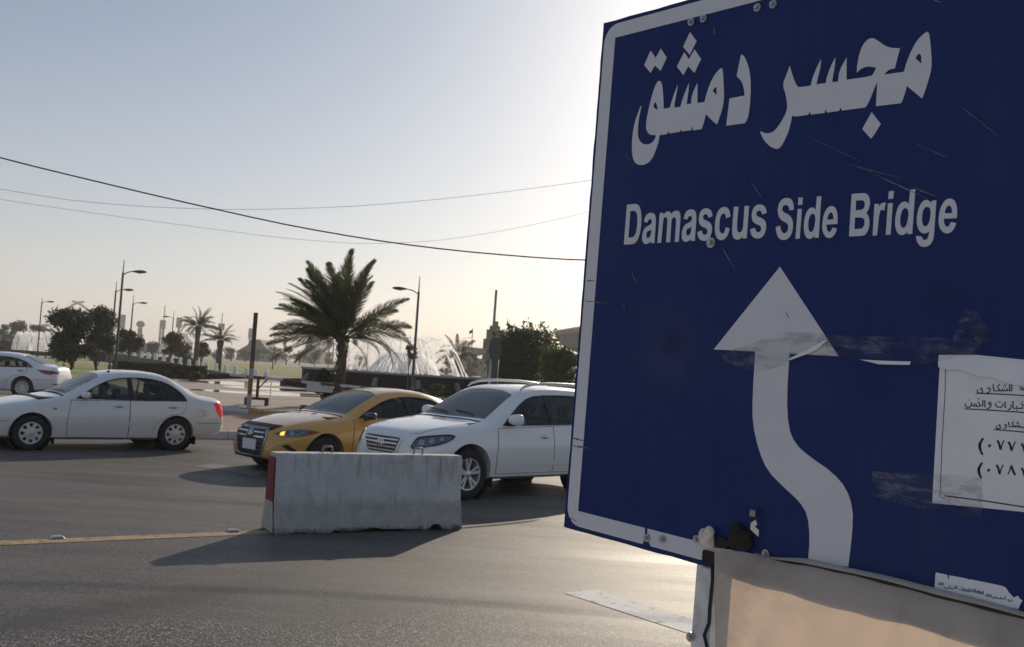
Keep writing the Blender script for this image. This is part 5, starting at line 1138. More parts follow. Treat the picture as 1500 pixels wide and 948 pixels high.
    c.patch('bonnet_gap', [[(ox-1.20,-.72),(ox-1.18,0),(ox-1.20,.72),(ox-1.245,.73),(ox-1.225,0),(ox-1.245,-.73)]], 'Z', BLKM, .003, .002, res=.03)
    c.line('bonnet_seam', [(ox-.10,.50),(ox-.2,.62),(ox-.5,.70),(ox-1.18,.735)], 'Z', BLKM, .005, .0008); c.line('bonnet_seam', [(ox-.10,-.50),(ox-.2,-.62),(ox-.5,-.70),(ox-1.18,-.735)], 'Z', BLKM, .005, .0008)
    for y0 in (.45, -.15): MB().tube([(ox-1.36, y0, 1.19), (ox-1.40, y0-.2, 1.215), (ox-1.44, y0-.5, 1.23)], .008, 6).obj('wiper', BLKM, root)
    MB().box(-.9, 1.0, -.5, .5, .24, .34).obj('underbody', BLKM, root, bevel=.03)
    c.seats((.05,), (.40, -.40), .46); c.seats((-.85,), (.40, 0, -.40), .48); c.dash(.82, 1.10, .76, .40)
    return root, c
SUV, SUV_C = build_suv()

# ---------------------------------------------------------------- far white saloon on the side road
def build_far():
    wb, W = 2.795, 1.835
    h = Vector((-math.cos(R(2)), -math.sin(R(2)), 0)); c0 = Vector((-17.7, 34.35, 0))
    root = thing('sedan_car', 'newer white saloon with slim red tail lights on the side road by the lawn', 'car', (c0.x, c0.y, .004), math.atan2(h.y, h.x))
    P = car_paint('white_far_saloon_paint', (.78, .78, .80), amt=.2)
    S = dict(L=4.82, W=W, wb=wb, fa=.96, rad=.33, rim=.225, tw=.21, lf=.8, kf=.38, lr=.75, kr=.34, crown=2.3, zm=.62,
      top=[(0,.55),(.03,.66),(.1,.72),(.4,.81),(.9,.91),(1.3,.975),(1.45,1.02),(1.8,1.20),(2.1,1.34),(2.35,1.42),(2.6,1.46),(2.9,1.47),(3.3,1.45),(3.6,1.39),(3.9,1.28),(4.2,1.16),(4.4,1.10),(4.6,1.08),(4.72,1.06),(4.77,.95),(4.81,.75),(4.82,.6)],
      edge=[(0,.47),(.03,.58),(.1,.65),(.4,.75),(.9,.85),(1.3,.92),(1.5,.98),(1.8,1.11),(2.1,1.25),(2.35,1.335),(2.6,1.38),(2.9,1.39),(3.3,1.365),(3.6,1.30),(3.9,1.18),(4.2,1.07),(4.45,1.02),(4.65,1.0),(4.74,.93),(4.82,.55)],
      wtop=[(0,.7),(.8,.74),(1.35,.735),(1.8,.66),(2.3,.585),(3.0,.575),(3.5,.575),(4.0,.62),(4.4,.67),(4.82,.68)],
      belt=[(0,.42),(.1,.58),(.5,.70),(1.2,.86),(1.6,.90),(2.5,.94),(3.5,.985),(4.2,.98),(4.6,.93),(4.82,.5)],
      wbelt=[(0,.8),(.6,.85),(1.5,.87),(3.2,.87),(4.2,.85),(4.82,.83)], wmax=[(0,.86),(.6,.90),(1.5,.917),(3.2,.917),(4.2,.90),(4.82,.86)],
      zb=[(0,.3),(.1,.21),(1.2,.18),(3.6,.18),(4.4,.25),(4.82,.38)])
    c = Car(S, root, P); ox = c.ox; X = lambda q: [(ox-a, b) for a, b in q]
    win = X(smoothpoly([(1.70,.965),(2.0,1.105),(2.3,1.235),(2.6,1.305),(2.9,1.322),(3.3,1.295),(3.6,1.225),(3.85,1.12),(4.0,1.02),(2.8,.985)], 40, 1))
    scr = [(ox-1.50,-.62),(ox-1.46,0),(ox-1.50,.62),(ox-2.20,.52),(ox-2.28,0),(ox-2.20,-.52)]; rear = [(ox-3.52,-.50),(ox-3.50,0),(ox-3.52,.50),(ox-4.22,.55),(ox-4.26,0),(ox-4.22,-.55)]
    c.finish([MB().prism(win, lambda a, b, h_: (a, h_-2, b), 4), MB().prism(scr, lambda a, b, h_: (a, b, .95+h_), 1), MB().prism(rear, lambda a, b, h_: (a, b, 1.02+h_), 1)], .375)
    for sg in (1, -1):
        c.glazing('window', win, 'Y', SIDEGL, sg); c.ring('window_trim', win, .016, 'Y', BLK, sg)
        c.patch('pillar', [X([(2.72,.975),(2.70,1.31),(2.79,1.315),(2.83,.98)])], 'Y', BLK, -.006, .008, sg)
        c.door(X([(1.52,.25),(1.50,.5),(1.56,.90),(2.73,.95),(2.75,.25)]), sg, ox-2.52, .83, P)
        c.door(X([(2.765,.25),(2.745,.955),(3.85,1.0),(3.86,.85),(3.68,.76),(3.4,.70),(3.25,.58),(3.18,.25)]), sg, ox-3.66, .88, CHROME)
        c.line('crease', X([(1.6,.72),(2.6,.76),(3.6,.83)]), 'Y', P, .012, .004, sg)
        c.wheel(wb/2, sg, 'many', ALLOY); c.wheel(-wb/2, sg, 'many', ALLOY); c.mirror(ox-1.80, sg*.86, 1.02, P, sg)
        t_ = c.patch('tail_light', [X([(4.18,.945),(4.45,.945),(4.66,.93),(4.74,.86),(4.62,.79),(4.42,.82)])], 'Y', REDL, .001, .008, sg)
        c.patch('tail_light', [[(sg*.50,.88),(sg*.74,.93),(sg*.76,.84),(sg*.52,.83)]], 'XR', REDL, .001, .008)
        c.patch('reflector', [[(sg*.60,.46),(sg*.74,.47),(sg*.74,.50),(sg*.60,.49)]], 'XR', REDL, .001, .006)
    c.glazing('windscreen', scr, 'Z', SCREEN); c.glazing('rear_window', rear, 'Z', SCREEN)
    c.patch('chrome_strip', [[(-.55,.905),(.55,.905),(.55,.925),(-.55,.925)]], 'XR', CHROME, .004, .008)
    c.patch('number_plate', [[(-.26,.70),(.26,.70),(.26,.81),(-.26,.81)]], 'XR', PLATE, .001, .008)
    c.patch('boot_gap', [[(ox-4.30,-.60),(ox-4.30,.60),(ox-4.31,.60),(ox-4.31,-.60)]], 'Z', BLKM, .001, .001)
    c.line('bumper_seam', X([(4.05,.60),(4.4,.62),(4.7,.62)]), 'Y', BLKM, .007, .001, 1)
    c.seats((.05,), (.39, -.39), .29); c.seats((-.9,), (.39, -.39), .31); c.dash(.78, .95, .70, .39)
    return root, c
FAR, FAR_C = build_far()
# ================================================================== people in the cars
SKIN = mat('skin', (.30, .17, .11), .6); HAIR = mat('dark_hair', (.012, .010, .009), .7)
def person(label, car, x, y, seat_z, cloth, driving=True, look=0.0, s=.95):
    """seated figure: one continuous skinned body; x, y: seat position in the car, hips on the cushion"""
    h = seat_z + .14 + .09
    V, E_, RD = [], [], []
    def add(p, r_, par=None):
        V.append(Vector(p)); RD.append(r_)
        if par is not None: E_.append((par, len(V)-1))
        return len(V)-1
    pel = add((0, 0, 0), .135); ab = add((-.03, 0, .14), .125, pel); ch = add((-.07, 0, .34), .145, ab); sh = add((-.09, 0, .46), .10, ch); nk = add((-.085, 0, .54), .052, sh)
    h0 = add((-.06, 0, .60), .066, nk); h1 = add((-.045, 0, .66), .088, h0); h2 = add((-.055, 0, .73), .086, h1); add((-.06, 0, .775), .055, h2)
    for sg in (1, -1):
        hip = add((.06, sg*.10, -.01), .085, pel); kn = add((.46, sg*.14, .06), .062, hip); an = add((.66, sg*.14, -.22), .042, kn); add((.80, sg*.14, -.25), .032, an)
        s0 = add((-.09, sg*.17, .44), .062, sh)
        if driving: el = (.12, sg*.25, .22); wr = (.34, sg*.17, .36)
        else: el = (-.04, sg*.24, .20); wr = (.18, sg*.13, .08)
        e = add(el, .042, s0); w = add(wr, .028, e); d = (Vector(wr)-Vector(el)).normalized(); pm = add(Vector(wr) + d*.06, .034, w)
        for k in range(4):
            b = Vector(wr) + d*.10 + Vector((0, 0, .025 - .018*k)); f = add(b, .0095, pm); g = add(b + Vector((.012, -sg*.028, -.006)), .009, f); add(b + Vector((-.006, -sg*.046, -.010)), .008, g)
        tb = add(Vector(wr) + d*.05 + Vector((0, -sg*.03, .03)), .010, pm); add(Vector(wr) + d*.085 + Vector((0, -sg*.045, .035)), .009, tb)
    me = bpy.data.meshes.new('person'); me.from_pydata([v*s for v in V], E_, []); o = bpy.data.objects.new('person', me); COL.objects.link(o)
    m = o.modifiers.new('k', 'SKIN'); sk = me.skin_vertices[0].data
    for i, r_ in enumerate(RD): sk[i].radius = (r_*s, r_*s)
    sk[0].use_root = True; o.modifiers.new('u', 'SUBSURF').levels = 2
    apply_mods(o); me = o.data
    me.materials.clear(); me.materials.append(cloth); me.materials.append(SKIN)
    hc = Vector((-.045, 0, .66))*s
    for v in me.vertices:               # nose, brow and chin
        q = v.co - hc
        if q.length < .14*s and q.x > .05*s:
            if abs(q.y) < .018*s and -.03*s < q.z < .025*s: v.co.x += .020*s
            elif abs(abs(q.y)-.03*s) < .014*s and abs(q.z-.012*s) < .014*s: v.co.x -= .008*s
            elif q.z < -.05*s and abs(q.y) < .03*s: v.co.x += .008*s
    for p in me.polygons:
        c = p.center
        hand = min((c - (V[i]*s)).length for i in range(len(V)) if RD[i] in (.028, .034, .0095, .009, .010, .008))
        if c.z > .515*s or hand < .035*s: p.material_index = 1
    me.shade_smooth(); tag(o, label, 'person')
    bm = bmesh.new(); bmesh.ops.create_icosphere(bm, subdivisions=3, radius=1)
    bmesh.ops.delete(bm, geom=[v for v in bm.verts if v.co.z < (-.05 + .75*max(0, v.co.x+.1))], context='VERTS')
    for v in bm.verts: v.co = Vector((-.062 + v.co.x*.106, v.co.y*.098, .685 + v.co.z*.128))*s
    hm = bpy.data.meshes.new('hair'); bm.to_mesh(hm); bm.free(); hr = link('hair', hm, HAIR, o, smooth=True)
    o.matrix_world = car.matrix_basis @ Matrix.Translation((x, y, h)) @ Matrix.Rotation(look, 4, 'Z'); return o
C_DK = mat('dark_shirt', (.03, .032, .04), .9); C_GR = mat('grey_shirt', (.16, .16, .17), .9); C_WH = mat('pale_shirt', (.55, .55, .56), .9); C_BR = mat('brown_shirt', (.10, .07, .05), .9)
person('driver in a dark shirt at the wheel of the older white saloon', SEDAN, .02, .37, .22, C_DK, True)
person('front passenger in a grey shirt beside the driver of the older white saloon', SEDAN, .05, -.37, .22, C_GR, False)
person('rear passenger in a dark brown top in the older white saloon', SEDAN, -.82, .30, .26, C_BR, False, .2, .90)
person('driver with dark hair at the wheel of the yellow taxi', TAXI, .02, .38, .20, C_GR, True, .15)
person('driver in a pale shirt at the wheel of the white SUV', SUV, .02, .40, .46, C_WH, True)
# ================================================================== concrete barrier
def concrete_mat(name, c1, c2, stain, low=None):
    m = bpy.data.materials.new(name); m.use_nodes = True; t = m.node_tree; b = t.nodes['Principled BSDF']; L = t.links.new
    tc = t.nodes.new('ShaderNodeTexCoord')
    def nz(sc, d=6, r_=.65):
        n = t.nodes.new('ShaderNodeTexNoise'); n.inputs['Scale'].default_value = sc; n.inputs['Detail'].default_value = d; n.inputs['Roughness'].default_value = r_; L(tc.outputs['Object'], n.inputs[0]); return n.outputs['Fac']
    def mx(f, a, b_, lo=.35, hi=.65):
        mr = t.nodes.new('ShaderNodeMapRange'); mr.inputs[1].default_value = lo; mr.inputs[2].default_value = hi; L(f, mr.inputs[0]); x = t.nodes.new('ShaderNodeMix'); x.data_type = 'RGBA'; L(mr.outputs[0], x.inputs['Factor'])
        for s_, v in (('A', a), ('B', b_)):
            if isinstance(v, tuple): x.inputs[s_].default_value = (*v, 1)
            else: L(v, x.inputs[s_])
        return x.outputs['Result']
    c = mx(nz(4), c1, c2)
    if low:
        sx = t.nodes.new('ShaderNodeSeparateXYZ'); L(tc.outputs['Object'], sx.inputs[0]); ad = t.nodes.new('ShaderNodeMath'); ad.operation = 'MULTIPLY_ADD'; ad.inputs[1].default_value = .10; L(nz(7), ad.inputs[0]); L(sx.outputs['Z'], ad.inputs[2])
        c = mx(ad.outputs[0], mx(nz(6), *low), c, .335, .40); c = mx(nz(30, 3), c, tuple(v*.8 for v in c1), .55, .8)
    if low:
        mpv = t.nodes.new('ShaderNodeMapping'); mpv.inputs['Scale'].default_value = (14, 14, 1.1); L(tc.outputs['Object'], mpv.inputs[0]); dn = t.nodes.new('ShaderNodeTexNoise'); dn.inputs['Scale'].default_value = 1; dn.inputs['Detail'].default_value = 7; L(mpv.outputs[0], dn.inputs[0])
        c = mx(dn.outputs['Fac'], c, (.30, .285, .265), .56, .74)                       # rain streaks
        a2 = t.nodes.new('ShaderNodeMath'); a2.operation = 'MULTIPLY_ADD'; a2.inputs[1].default_value = -.30; L(nz(9, 8, .75), a2.inputs[0]); L(sx.outputs['Z'], a2.inputs[2])
        c = mx(a2.outputs[0], (.085, .078, .07), c, -.135, -.085)                       # caked dirt and tyre rub along the foot
        c = mx(nz(2.2, 9, .7), c, (.36, .345, .33), .52, .66)
    vo = t.nodes.new('ShaderNodeTexVoronoi'); vo.inputs['Scale'].default_value = 26; L(tc.outputs['Object'], vo.inputs[0])
    pit = t.nodes.new('ShaderNodeMapRange'); pit.inputs[1].default_value = .05; pit.inputs[2].default_value = .12; L(vo.outputs['Distance'], pit.inputs[0])       # air holes
    x = t.nodes.new('ShaderNodeMix'); x.data_type = 'RGBA'; x.inputs['A'].default_value = (*stain, 1); L(pit.outputs[0], x.inputs['Factor']); L(c, x.inputs['B'])
    L(x.outputs['Result'], b.inputs['Base Color']); b.inputs['Roughness'].default_value = .9
    bp = t.nodes.new('ShaderNodeBump'); bp.inputs['Strength'].default_value = .35; bp.inputs['Distance'].default_value = .01; L(nz(45), bp.inputs['Height']); L(bp.outputs[0], b.inputs['Normal']); return m
CONC = concrete_mat('barrier_concrete', (.46, .455, .46), (.58, .575, .575), (.20, .19, .18), ((.33, .315, .295), (.45, .43, .405)))
bl, brr = gp(401, 783), gp(676, 776); bd = (brr - bl); bd.z = 0; BL = bd.length; bd.normalize(); bn = Vector((-bd.y, bd.x, 0))
BAR = thing('concrete_barrier', 'weathered grey concrete road barrier with a red painted end and two steel lifting loops', 'barrier', (bl.x + bn.x*.21, bl.y + bn.y*.21, 0), math.atan2(bd.y, bd.x))
half = curve([(0, .205), (.05, .21), (.16, .178), (.30, .148), (.60, .122), (.84, .105)]); BH = .845
def noise3(x, y, z, s=1.0):
    from mathutils import noise
    return noise.noise(Vector((x*s, y*s, z*s)))
def barrier_part(name, z0, z1, m, nz_, raise_bottom, dx=0.0):
    NX = 90; mb = MB(); rings = []
    for i in range(NX+1):
        u = i/NX*BL; u = u if 0 < i < NX else u
        zz = []
        zbot = z0
        if raise_bottom:
            t = u/BL; zbot = z0 + max(0, .030*noise3(u, 0, 3, 5) + .026*noise3(u, 0, 9, 14) + .004)
            if .36 < t < .72: zbot += .03*math.sin((t-.36)/.36*math.pi)**.4
            if .815 < t < .885: zbot += .075*math.sin((t-.815)/.07*math.pi)**.5
            if t < .06: zbot += .0
        prof = [(half(lerp(zbot, z1, k/nz_)), lerp(zbot, z1, k/nz_)) for k in range(nz_+1)]
        ring = [(-w, z) for w, z in prof] + [(w, z) for w, z in prof[::-1]]
        out = []
        for (y, z) in ring:
            e = .008*noise3(u, y, z, 6) + .006*noise3(u, y, z, 19) + (.014*noise3(u, y, z, 11) if z < .14 else 0)
            if z > z1 - .01: e -= .006 + .010*max(0, noise3(u, y*3, 1, 9))
            uu = u
            if i in (0, NX): uu += (.010*noise3(y*6, z*6, i, 1.3))
            out.append((uu + dx, y*(1 + 0) + (e if y > 0 else -e), z + (.004*noise3(u, y, 5, 11) if z > z1 - .01 else 0)))
        rings.append(out)
    n = len(rings[0]); vs = [p for r_ in rings for p in r_]; fs = [(i*n+k, i*n+(k+1) % n, (i+1)*n+(k+1) % n, (i+1)*n+k) for i in range(NX) for k in range(n)]
    fs += [tuple(range(n)), tuple(NX*n + k for k in range(n-1, -1, -1))]
    return MB().add(vs, fs).obj(name, m, BAR, smooth=35)
barrier_part('body', 0, BH, CONC, 16, True)
REDP = mat('faded_red_paint', (.20, .022, .026), .7, var=.3, vscale=14, bump=.2)
CREAM = mat('cream_paint', (.46, .41, .35), .8, var=.15, vscale=9, bump=.2)
def end_patch(name, z0, z1, m):
    n = 6; P = [(-half(lerp(z0, z1, k/n))+.008, lerp(z0, z1, k/n)) for k in range(n+1)]; P += [(-a, b) for a, b in P[::-1]]
    MB().prism(P, lambda a, b, h: (-.014 - h + .012*0, a, b), .004).obj(name, m, BAR)
end_patch('red_end', .33, .80, REDP); end_patch('cream_end', .02, .328, CREAM)
for u in (.27, .765):
    x = u*BL; MB().tube([(x-.055, 0, BH-.05), (x-.055, 0, BH+.055), (x-.045, 0, BH+.07), (x+.045, 0, BH+.07), (x+.055, 0, BH+.055), (x+.055, 0, BH-.05)], .011, 8).obj('lifting_loop', mat('loop_steel', (.30, .25, .20), .5, metal=.6, var=.3, vscale=60), BAR, smooth=True)

# ================================================================== boom gate, post, signs
def seg_boom():
    a = at(338, 549, 34.2); b = at(622, 577, 30.0); root = thing('boom_gate', 'red and white striped boom gate pole resting on a red stand', 'boom gate', a)
    d = b - a; Ln = d.length; RW = [mat('boom_red', (.11, .020, .020), .6, var=.2, vscale=8), mat('boom_white', (.50, .50, .50), .6, var=.15, vscale=8)]
    n = 10
    for i in range(n): MB().tube([d*(i/n), d*((i+1)/n - .0005)], .045, 10).obj('boom_segment', RW[(i+1) % 2], root, smooth=40)
    p = d*.495; MB().box(p.x-.42, p.x+.42, p.y-.058, p.y-.05, p.z-.27, p.z+.05).obj('plate', RW[1], root)
    s = d*.16; gz = gp(383, 596, .24).z - a.z; 
    MB().tube([(s.x, s.y, s.z-.05), (s.x, s.y, gz+.18)], .05, 8).tube([(s.x, s.y, s.z-.40), (s.x+.30, s.y-.03, s.z-.05)], .025, 6).obj('stand_post', RW[0], root)
    MB().box(s.x-.40, s.x+.40, s.y-.06, s.y+.06, gz+.18, gz+.26).obj('stand_base', RW[0], root, bevel=.01)
    for sx in (-.34, .34): MB().box(s.x+sx-.06, s.x+sx+.06, s.y-.07, s.y+.07, gz, gz+.19).obj('stand_foot', mat('dark_red_steel', (.06, .02, .02), .6), root)
    e = d; MB().box(e.x-.05, e.x+.07, e.y-.05, e.y+.05, gz, e.z+.02).obj('pivot_post', mat('dark_pivot', (.03, .03, .03), .6), root, bevel=.01)
seg_boom()
p = gp(364, 599, .24); root = thing('striped_post', 'tall dark post with an orange and white striped foot beside the boom gate', 'post', p)
ORG = mat('orange_paint', (.27, .125, .055), .7, var=.25, vscale=9); OWH = mat('post_white', (.42, .40, .36), .7, var=.2, vscale=9); DPOST = mat('dark_post', (.075, .06, .05), .6, var=.2, vscale=5)
zt = (p - at(372, 458, p.y)).length
zz = [0, .45, .95, 1.25, 1.48]
for k in range(4): MB().tube([(0, 0, zz[k]), (0, 0, zz[k+1]-.002)], .072, 12).obj('stripe', (OWH, ORG)[k % 2], root, smooth=40)
MB().tube([(0, 0, 1.48), (0, 0, zt)], .066, 12).obj('post', DPOST, root, smooth=40)
MB().box(-.22, .22, -.2, .2, 0, .02).obj('foot_plate', DPOST, root)
# traffic sign seen from behind, over the SUV roof
p = at(720, 552, 26.5); p.z = .16
root = thing('round_traffic_sign', 'round traffic sign seen from behind on a grey board and post above the white SUV', 'traffic sign', p, R(60))
GREY = mat('grey_sign_back', (.045, .045, .045), .5, metal=.3, var=.2, vscale=6)
zc = at(724, 510, 26.5).z - p.z
MB().lathe([(0, -.012), (.31, -.012), (.315, 0), (.31, .012), (0, .012)], 32, axis='Y', c=(0, -.06, zc)).obj('disc', GREY, root, smooth=40)
zb_ = at(720, 526, 26.5).z - p.z
MB().box(-.19, .19, -.075, -.055, .75, zb_).obj('board', GREY, root); 
for sx in (-.19, .19): MB().tube([(sx, -.05, 0), (sx, -.05, zb_)], .03, 10).obj('post', STEEL, root, smooth=True)
MB().tube([(0, -.035, zb_-.3), (0, -.035, zc+.2)], .025, 8).obj('post', STEEL, root, smooth=True)

# ================================================================== street lamps
LAMPM = mat('lamp_post_paint', (.07, .068, .066), .5, metal=.3, var=.2, vscale=4); LENS = mat('lamp_lens', (.35, .35, .33), .3)
def lamp(px_, ytop, yh, side, Y, label, base=None, arm=.5):
    top = at(px_, ytop, Y); z0 = .24 if Y < 74 else 0.0
    root = thing('street_lamp', label, 'street lamp', (top.x, top.y, z0), 0, 'street lamps round the park'); h = top.z - z0; ha = at(px_, yh, Y).z - z0
    MB().tube([(0, 0, 0), (0, 0, .5), (0, 0, .52), (0, 0, ha), (0, 0, ha+.05), (0, 0, h)], [.12, .12, .085, .06, .035, .02], 10).obj('pole', LAMPM, root, smooth=40)
    a = MB().tube([(0, 0, ha-.12), (side*arm*.5, 0, ha+.05), (side*arm, 0, ha+.12)], [.035, .03, .028], 8).obj('arm', LAMPM, root, smooth=True)
    x0 = side*arm; hd = []
    prof = [(0, .05), (.14, .12), (.36, .20), (.60, .21), (.78, .13), (.86, .02)]
    rings = []
    for (s_, w) in prof: rings.append([(x0 + side*s_, w*math.cos(t), ha + .12 + .02*s_ + w*.45*math.sin(t)) for t in [2*math.pi*k/12 for k in range(12)]])
    vs = [q for r_ in rings for q in r_]; fs = [(i*12+k, i*12+(k+1) % 12, (i+1)*12+(k+1) % 12, (i+1)*12+k) for i in range(len(prof)-1) for k in range(12)] + [tuple(range(12)), tuple(60+k for k in range(12))]
    hdo = MB().add(vs, fs).obj('lamp_head', LAMPM, root, smooth=True)
    MB().lathe([(0, -.03), (.10, -.01), (.13, .02)], 16, c=(x0 + side*.42, 0, ha+.04)).obj('lens', LENS, hdo)
    MB().box(-.18, .18, -.18, .18, 0, .03).obj('base_plate', LAMPM, root)
lamp(182, 380, 400, 1, 57, 'tall street lamp whose head points away from the fountain, rising behind the older white saloon')
lamp(171, 412, 426, 1, 76, 'street lamp half hidden behind the taller lamp post and the feathery tree')
lamp(196, 432, 445, 1, 94, 'street lamp above the small round tree beside the tall lamps')
lamp(62, 435, 443, 1, 110, 'lone street lamp standing before the dark hedge and water sprays')
lamp(255, 455, 466, -1, 125, 'small distant street lamp beside the tall ragged palm')
lamp(403, 486, 493, 1, 165, 'slim distant street lamp on the far lawn')
lamp(615, 405, 428, -1, 54, 'street lamp in front of the black fountain wall, head towards the big palm', arm=.6)
lamp(541, 478, 486, 1, 150, 'distant street lamp seen through the fountain spray behind the big palm')

# ================================================================== fountain
def arc_strip(r0, r1, z0, z1, a0, a1, n, cx, cy):
    vs = []; fs = []
    for i in range(n+1):
        a = lerp(a0, a1, i/n); c, s = math.cos(a), math.sin(a)
        for r_, z in ((r0, z0), (r1, z0), (r1, z1), (r0, z1)): vs.append((cx + r_*c, cy + r_*s, z))
    for i in range(n):
        for k in range(4): fs.append((i*4+k, i*4+(k+1) % 4, i*4+4+(k+1) % 4, i*4+4+k))
    fs += [(0, 1, 2, 3), (n*4, n*4+3, n*4+2, n*4+1)]; return MB().add(vs, fs)
GRAN = mat('black_granite', (.014, .013, .013), .6, var=.4, vscale=3, spec=.08); GRTOP = mat('grey_granite', (.33, .32, .31), .5, var=.15, vscale=4); SPOUT = mat('pale_stone', (.20, .195, .19), .7)
wl, wr = at(452, 537, 62), at(716, 554, 61); fc = (wl + wr)/2; fr = (wr - wl).length/2
FZ = at(585, 546, 62).z
FOUN = thing('fountain', 'round fountain with a black granite wall and pale rim behind the yellow taxi', 'fountain', (fc.x, fc.y + 3.0, 0))
g0 = .24
rad = math.hypot(fr, 3.0)
arc_strip(rad-.35, rad, g0-.02, FZ-.12, 0, 2*math.pi, 72, 0, 0).obj('basin_wall', GRAN, FOUN)
arc_strip(rad-.45, rad+.10, FZ-.118, FZ, 0, 2*math.pi, 72, 0, 0).obj('rim', GRTOP, FOUN)
arc_strip(rad+.9, rad+1.3, g0-.02, g0+.38, R(150), R(390), 60, 0, 0).obj('outer_step', GRAN, FOUN)
MB().lathe([(0, 0), (rad-.36, 0)], 48, c=(0, 0, FZ-.25)).obj('water', mat('fountain_water', (.16, .18, .18), .08, bump=.6, bscale=3), FOUN)
for a in (212, 240, 262, 284, 306):
    c_, s_ = math.cos(R(a)), math.sin(R(a)); mb = MB()
    mb.prism([(rad+.02, FZ-.35), (rad+.02, FZ-.75), (rad+.55, g0), (rad+.75, g0)], lambda q, b, h: (q*c_ - (h-.14)*s_, q*s_ + (h-.14)*c_, b), .28).obj('buttress', SPOUT, FOUN)
def water_mat():
    m = bpy.data.materials.new('falling_water'); m.use_nodes = True; t = m.node_tree; t.nodes.clear(); out = t.nodes.new('ShaderNodeOutputMaterial')
    d = t.nodes.new('ShaderNodeBsdfDiffuse'); d.inputs[0].default_value = (.85, .86, .88, 1); tr = t.nodes.new('ShaderNodeBsdfTranslucent'); tr.inputs[0].default_value = (.97, .97, .97, 1); tp = t.nodes.new('ShaderNodeBsdfTransparent')
    a = t.nodes.new('ShaderNodeMixShader'); a.inputs[0].default_value = .8; b = t.nodes.new('ShaderNodeMixShader'); b.inputs[0].default_value = .25
    t.links.new(d.outputs[0], a.inputs[1]); t.links.new(tr.outputs[0], a.inputs[2]); t.links.new(a.outputs[0], b.inputs[1]); t.links.new(tp.outputs[0], b.inputs[2]); t.links.new(b.outputs[0], out.inputs[0]); return m
WAT = water_mat()
def jets(name, n, r0, rp, r1, z0, zp, z1, rad_, parent, seed):
    rr = random.Random(seed); mb = MB()
    for i in range(n):
        a = 2*math.pi*(i + .8*rr.random())/n; K = 18; pts = []; rs = []
        j = 1 + .09*rr.uniform(-1, 1); zp_ = zp; zp = zp_*(1 + .05*rr.uniform(-1, 1))
        for k in range(K):
            t_ = k/(K-1); r_ = lerp(r0, r1*j, t_); q = (r_-r0)/(r1*j-r0); pk = (rp-r0)/(r1-r0)
            z = z0 + (zp-z0)*(1-((q-pk)/pk)**2) if q < pk else zp - (zp-z1)*((q-pk)/(1-pk))**2
            pts.append((r_*math.cos(a), r_*math.sin(a), z + .02*rr.uniform(-1, 1))); rs.append(rad_*(.5 + .9*t_ + .3*rr.random()))
        for q in range(2):                  # thin ragged ribbons of water, two crossed per jet
            vs = []
            for k in range(K):
                d = Vector((-math.sin(a), math.cos(a), 0)) if q == 0 else Vector((math.cos(a)*.7, math.sin(a)*.7, .7))
                p_ = Vector(pts[k]); vs += [p_ + d*rs[k], p_ - d*rs[k]]
            mb.add(vs, [(2*k, 2*k+1, 2*k+3, 2*k+2) for k in range(K-1) if k < K*.45 or rr.random() < .8])
        zp = zp_
        for k in range(26):                 # drops torn off the falling half
            q = rr.uniform(.4, 1)*(K-1); i_ = min(K-2, int(q)); p_ = Vector(pts[i_]).lerp(Vector(pts[i_+1]), q-i_) + Vector((rr.gauss(0, .07), rr.gauss(0, .07), rr.gauss(0, .06))); s_ = rad_*rr.uniform(.25, .7)
            mb.add([p_ + Vector((s_, 0, 0)), p_ + Vector((0, 0, s_*1.6)), p_ - Vector((s_, 0, 0)), p_ - Vector((0, 0, s_*1.6))], [(0, 1, 2, 3)])
    mb.obj(name, WAT, parent, smooth=True, kind='stuff')
jets('water_jets', 30, .5, 1.9, 4.0, FZ-.2, at(620, 494, 62).z, FZ-.25, .034, FOUN, 1)
jets('water_dome', 64, .15, .85, 2.3, FZ-.2, at(580, 517, 62).z, FZ-.25, .036, FOUN, 2)
rs_ = np.random.RandomState(5)
def spray(name, n, cx, r, z0, z1, parent, size, seed):
    q = np.random.RandomState(seed); P = np.stack([cx[0] + q.normal(0, r*.45, n), cx[1] + q.normal(0, r*.45, n), z0 + (z1-z0)*q.beta(2, 2, n)], 1); cloud(name, P, None, size, WAT, parent, seed, .8, kind='stuff')
zt_ = at(585, 490, 62).z
spray('spray', 24000, (-.9, 0), 4.4, FZ-.1, zt_+.3, FOUN, .015, 3)
# far fountains by the hedge
for i, (px_, w, lb) in enumerate(((33, 13, 'low white water spray behind the dark hedge, end of the row away from the swords'), (52, 15, 'white water spray behind the dark hedge next to the lone street lamp'), (72, 12, 'thin high water spray beside the dark round tree'))):
    c_ = at(px_, 500, 150); c_.z = 0; r_ = w*150/FPX
    f = thing('water_spray', lb, 'fountain', c_); z1 = at(px_, 487, 150).z
    jets('water_jets', 40, .2, r_*.45, r_, .6, z1, .6, .035, f, 10+i); MB().lathe([(r_*1.1, 0), (r_*1.1, .6), (r_*1.02, .6), (r_*1.02, .3), (0, .3)], 32).obj('basin', GRAN, f)
    spray('spray', 900, (0, 0), r_, .6, z1*.95, f, .03, 20+i)

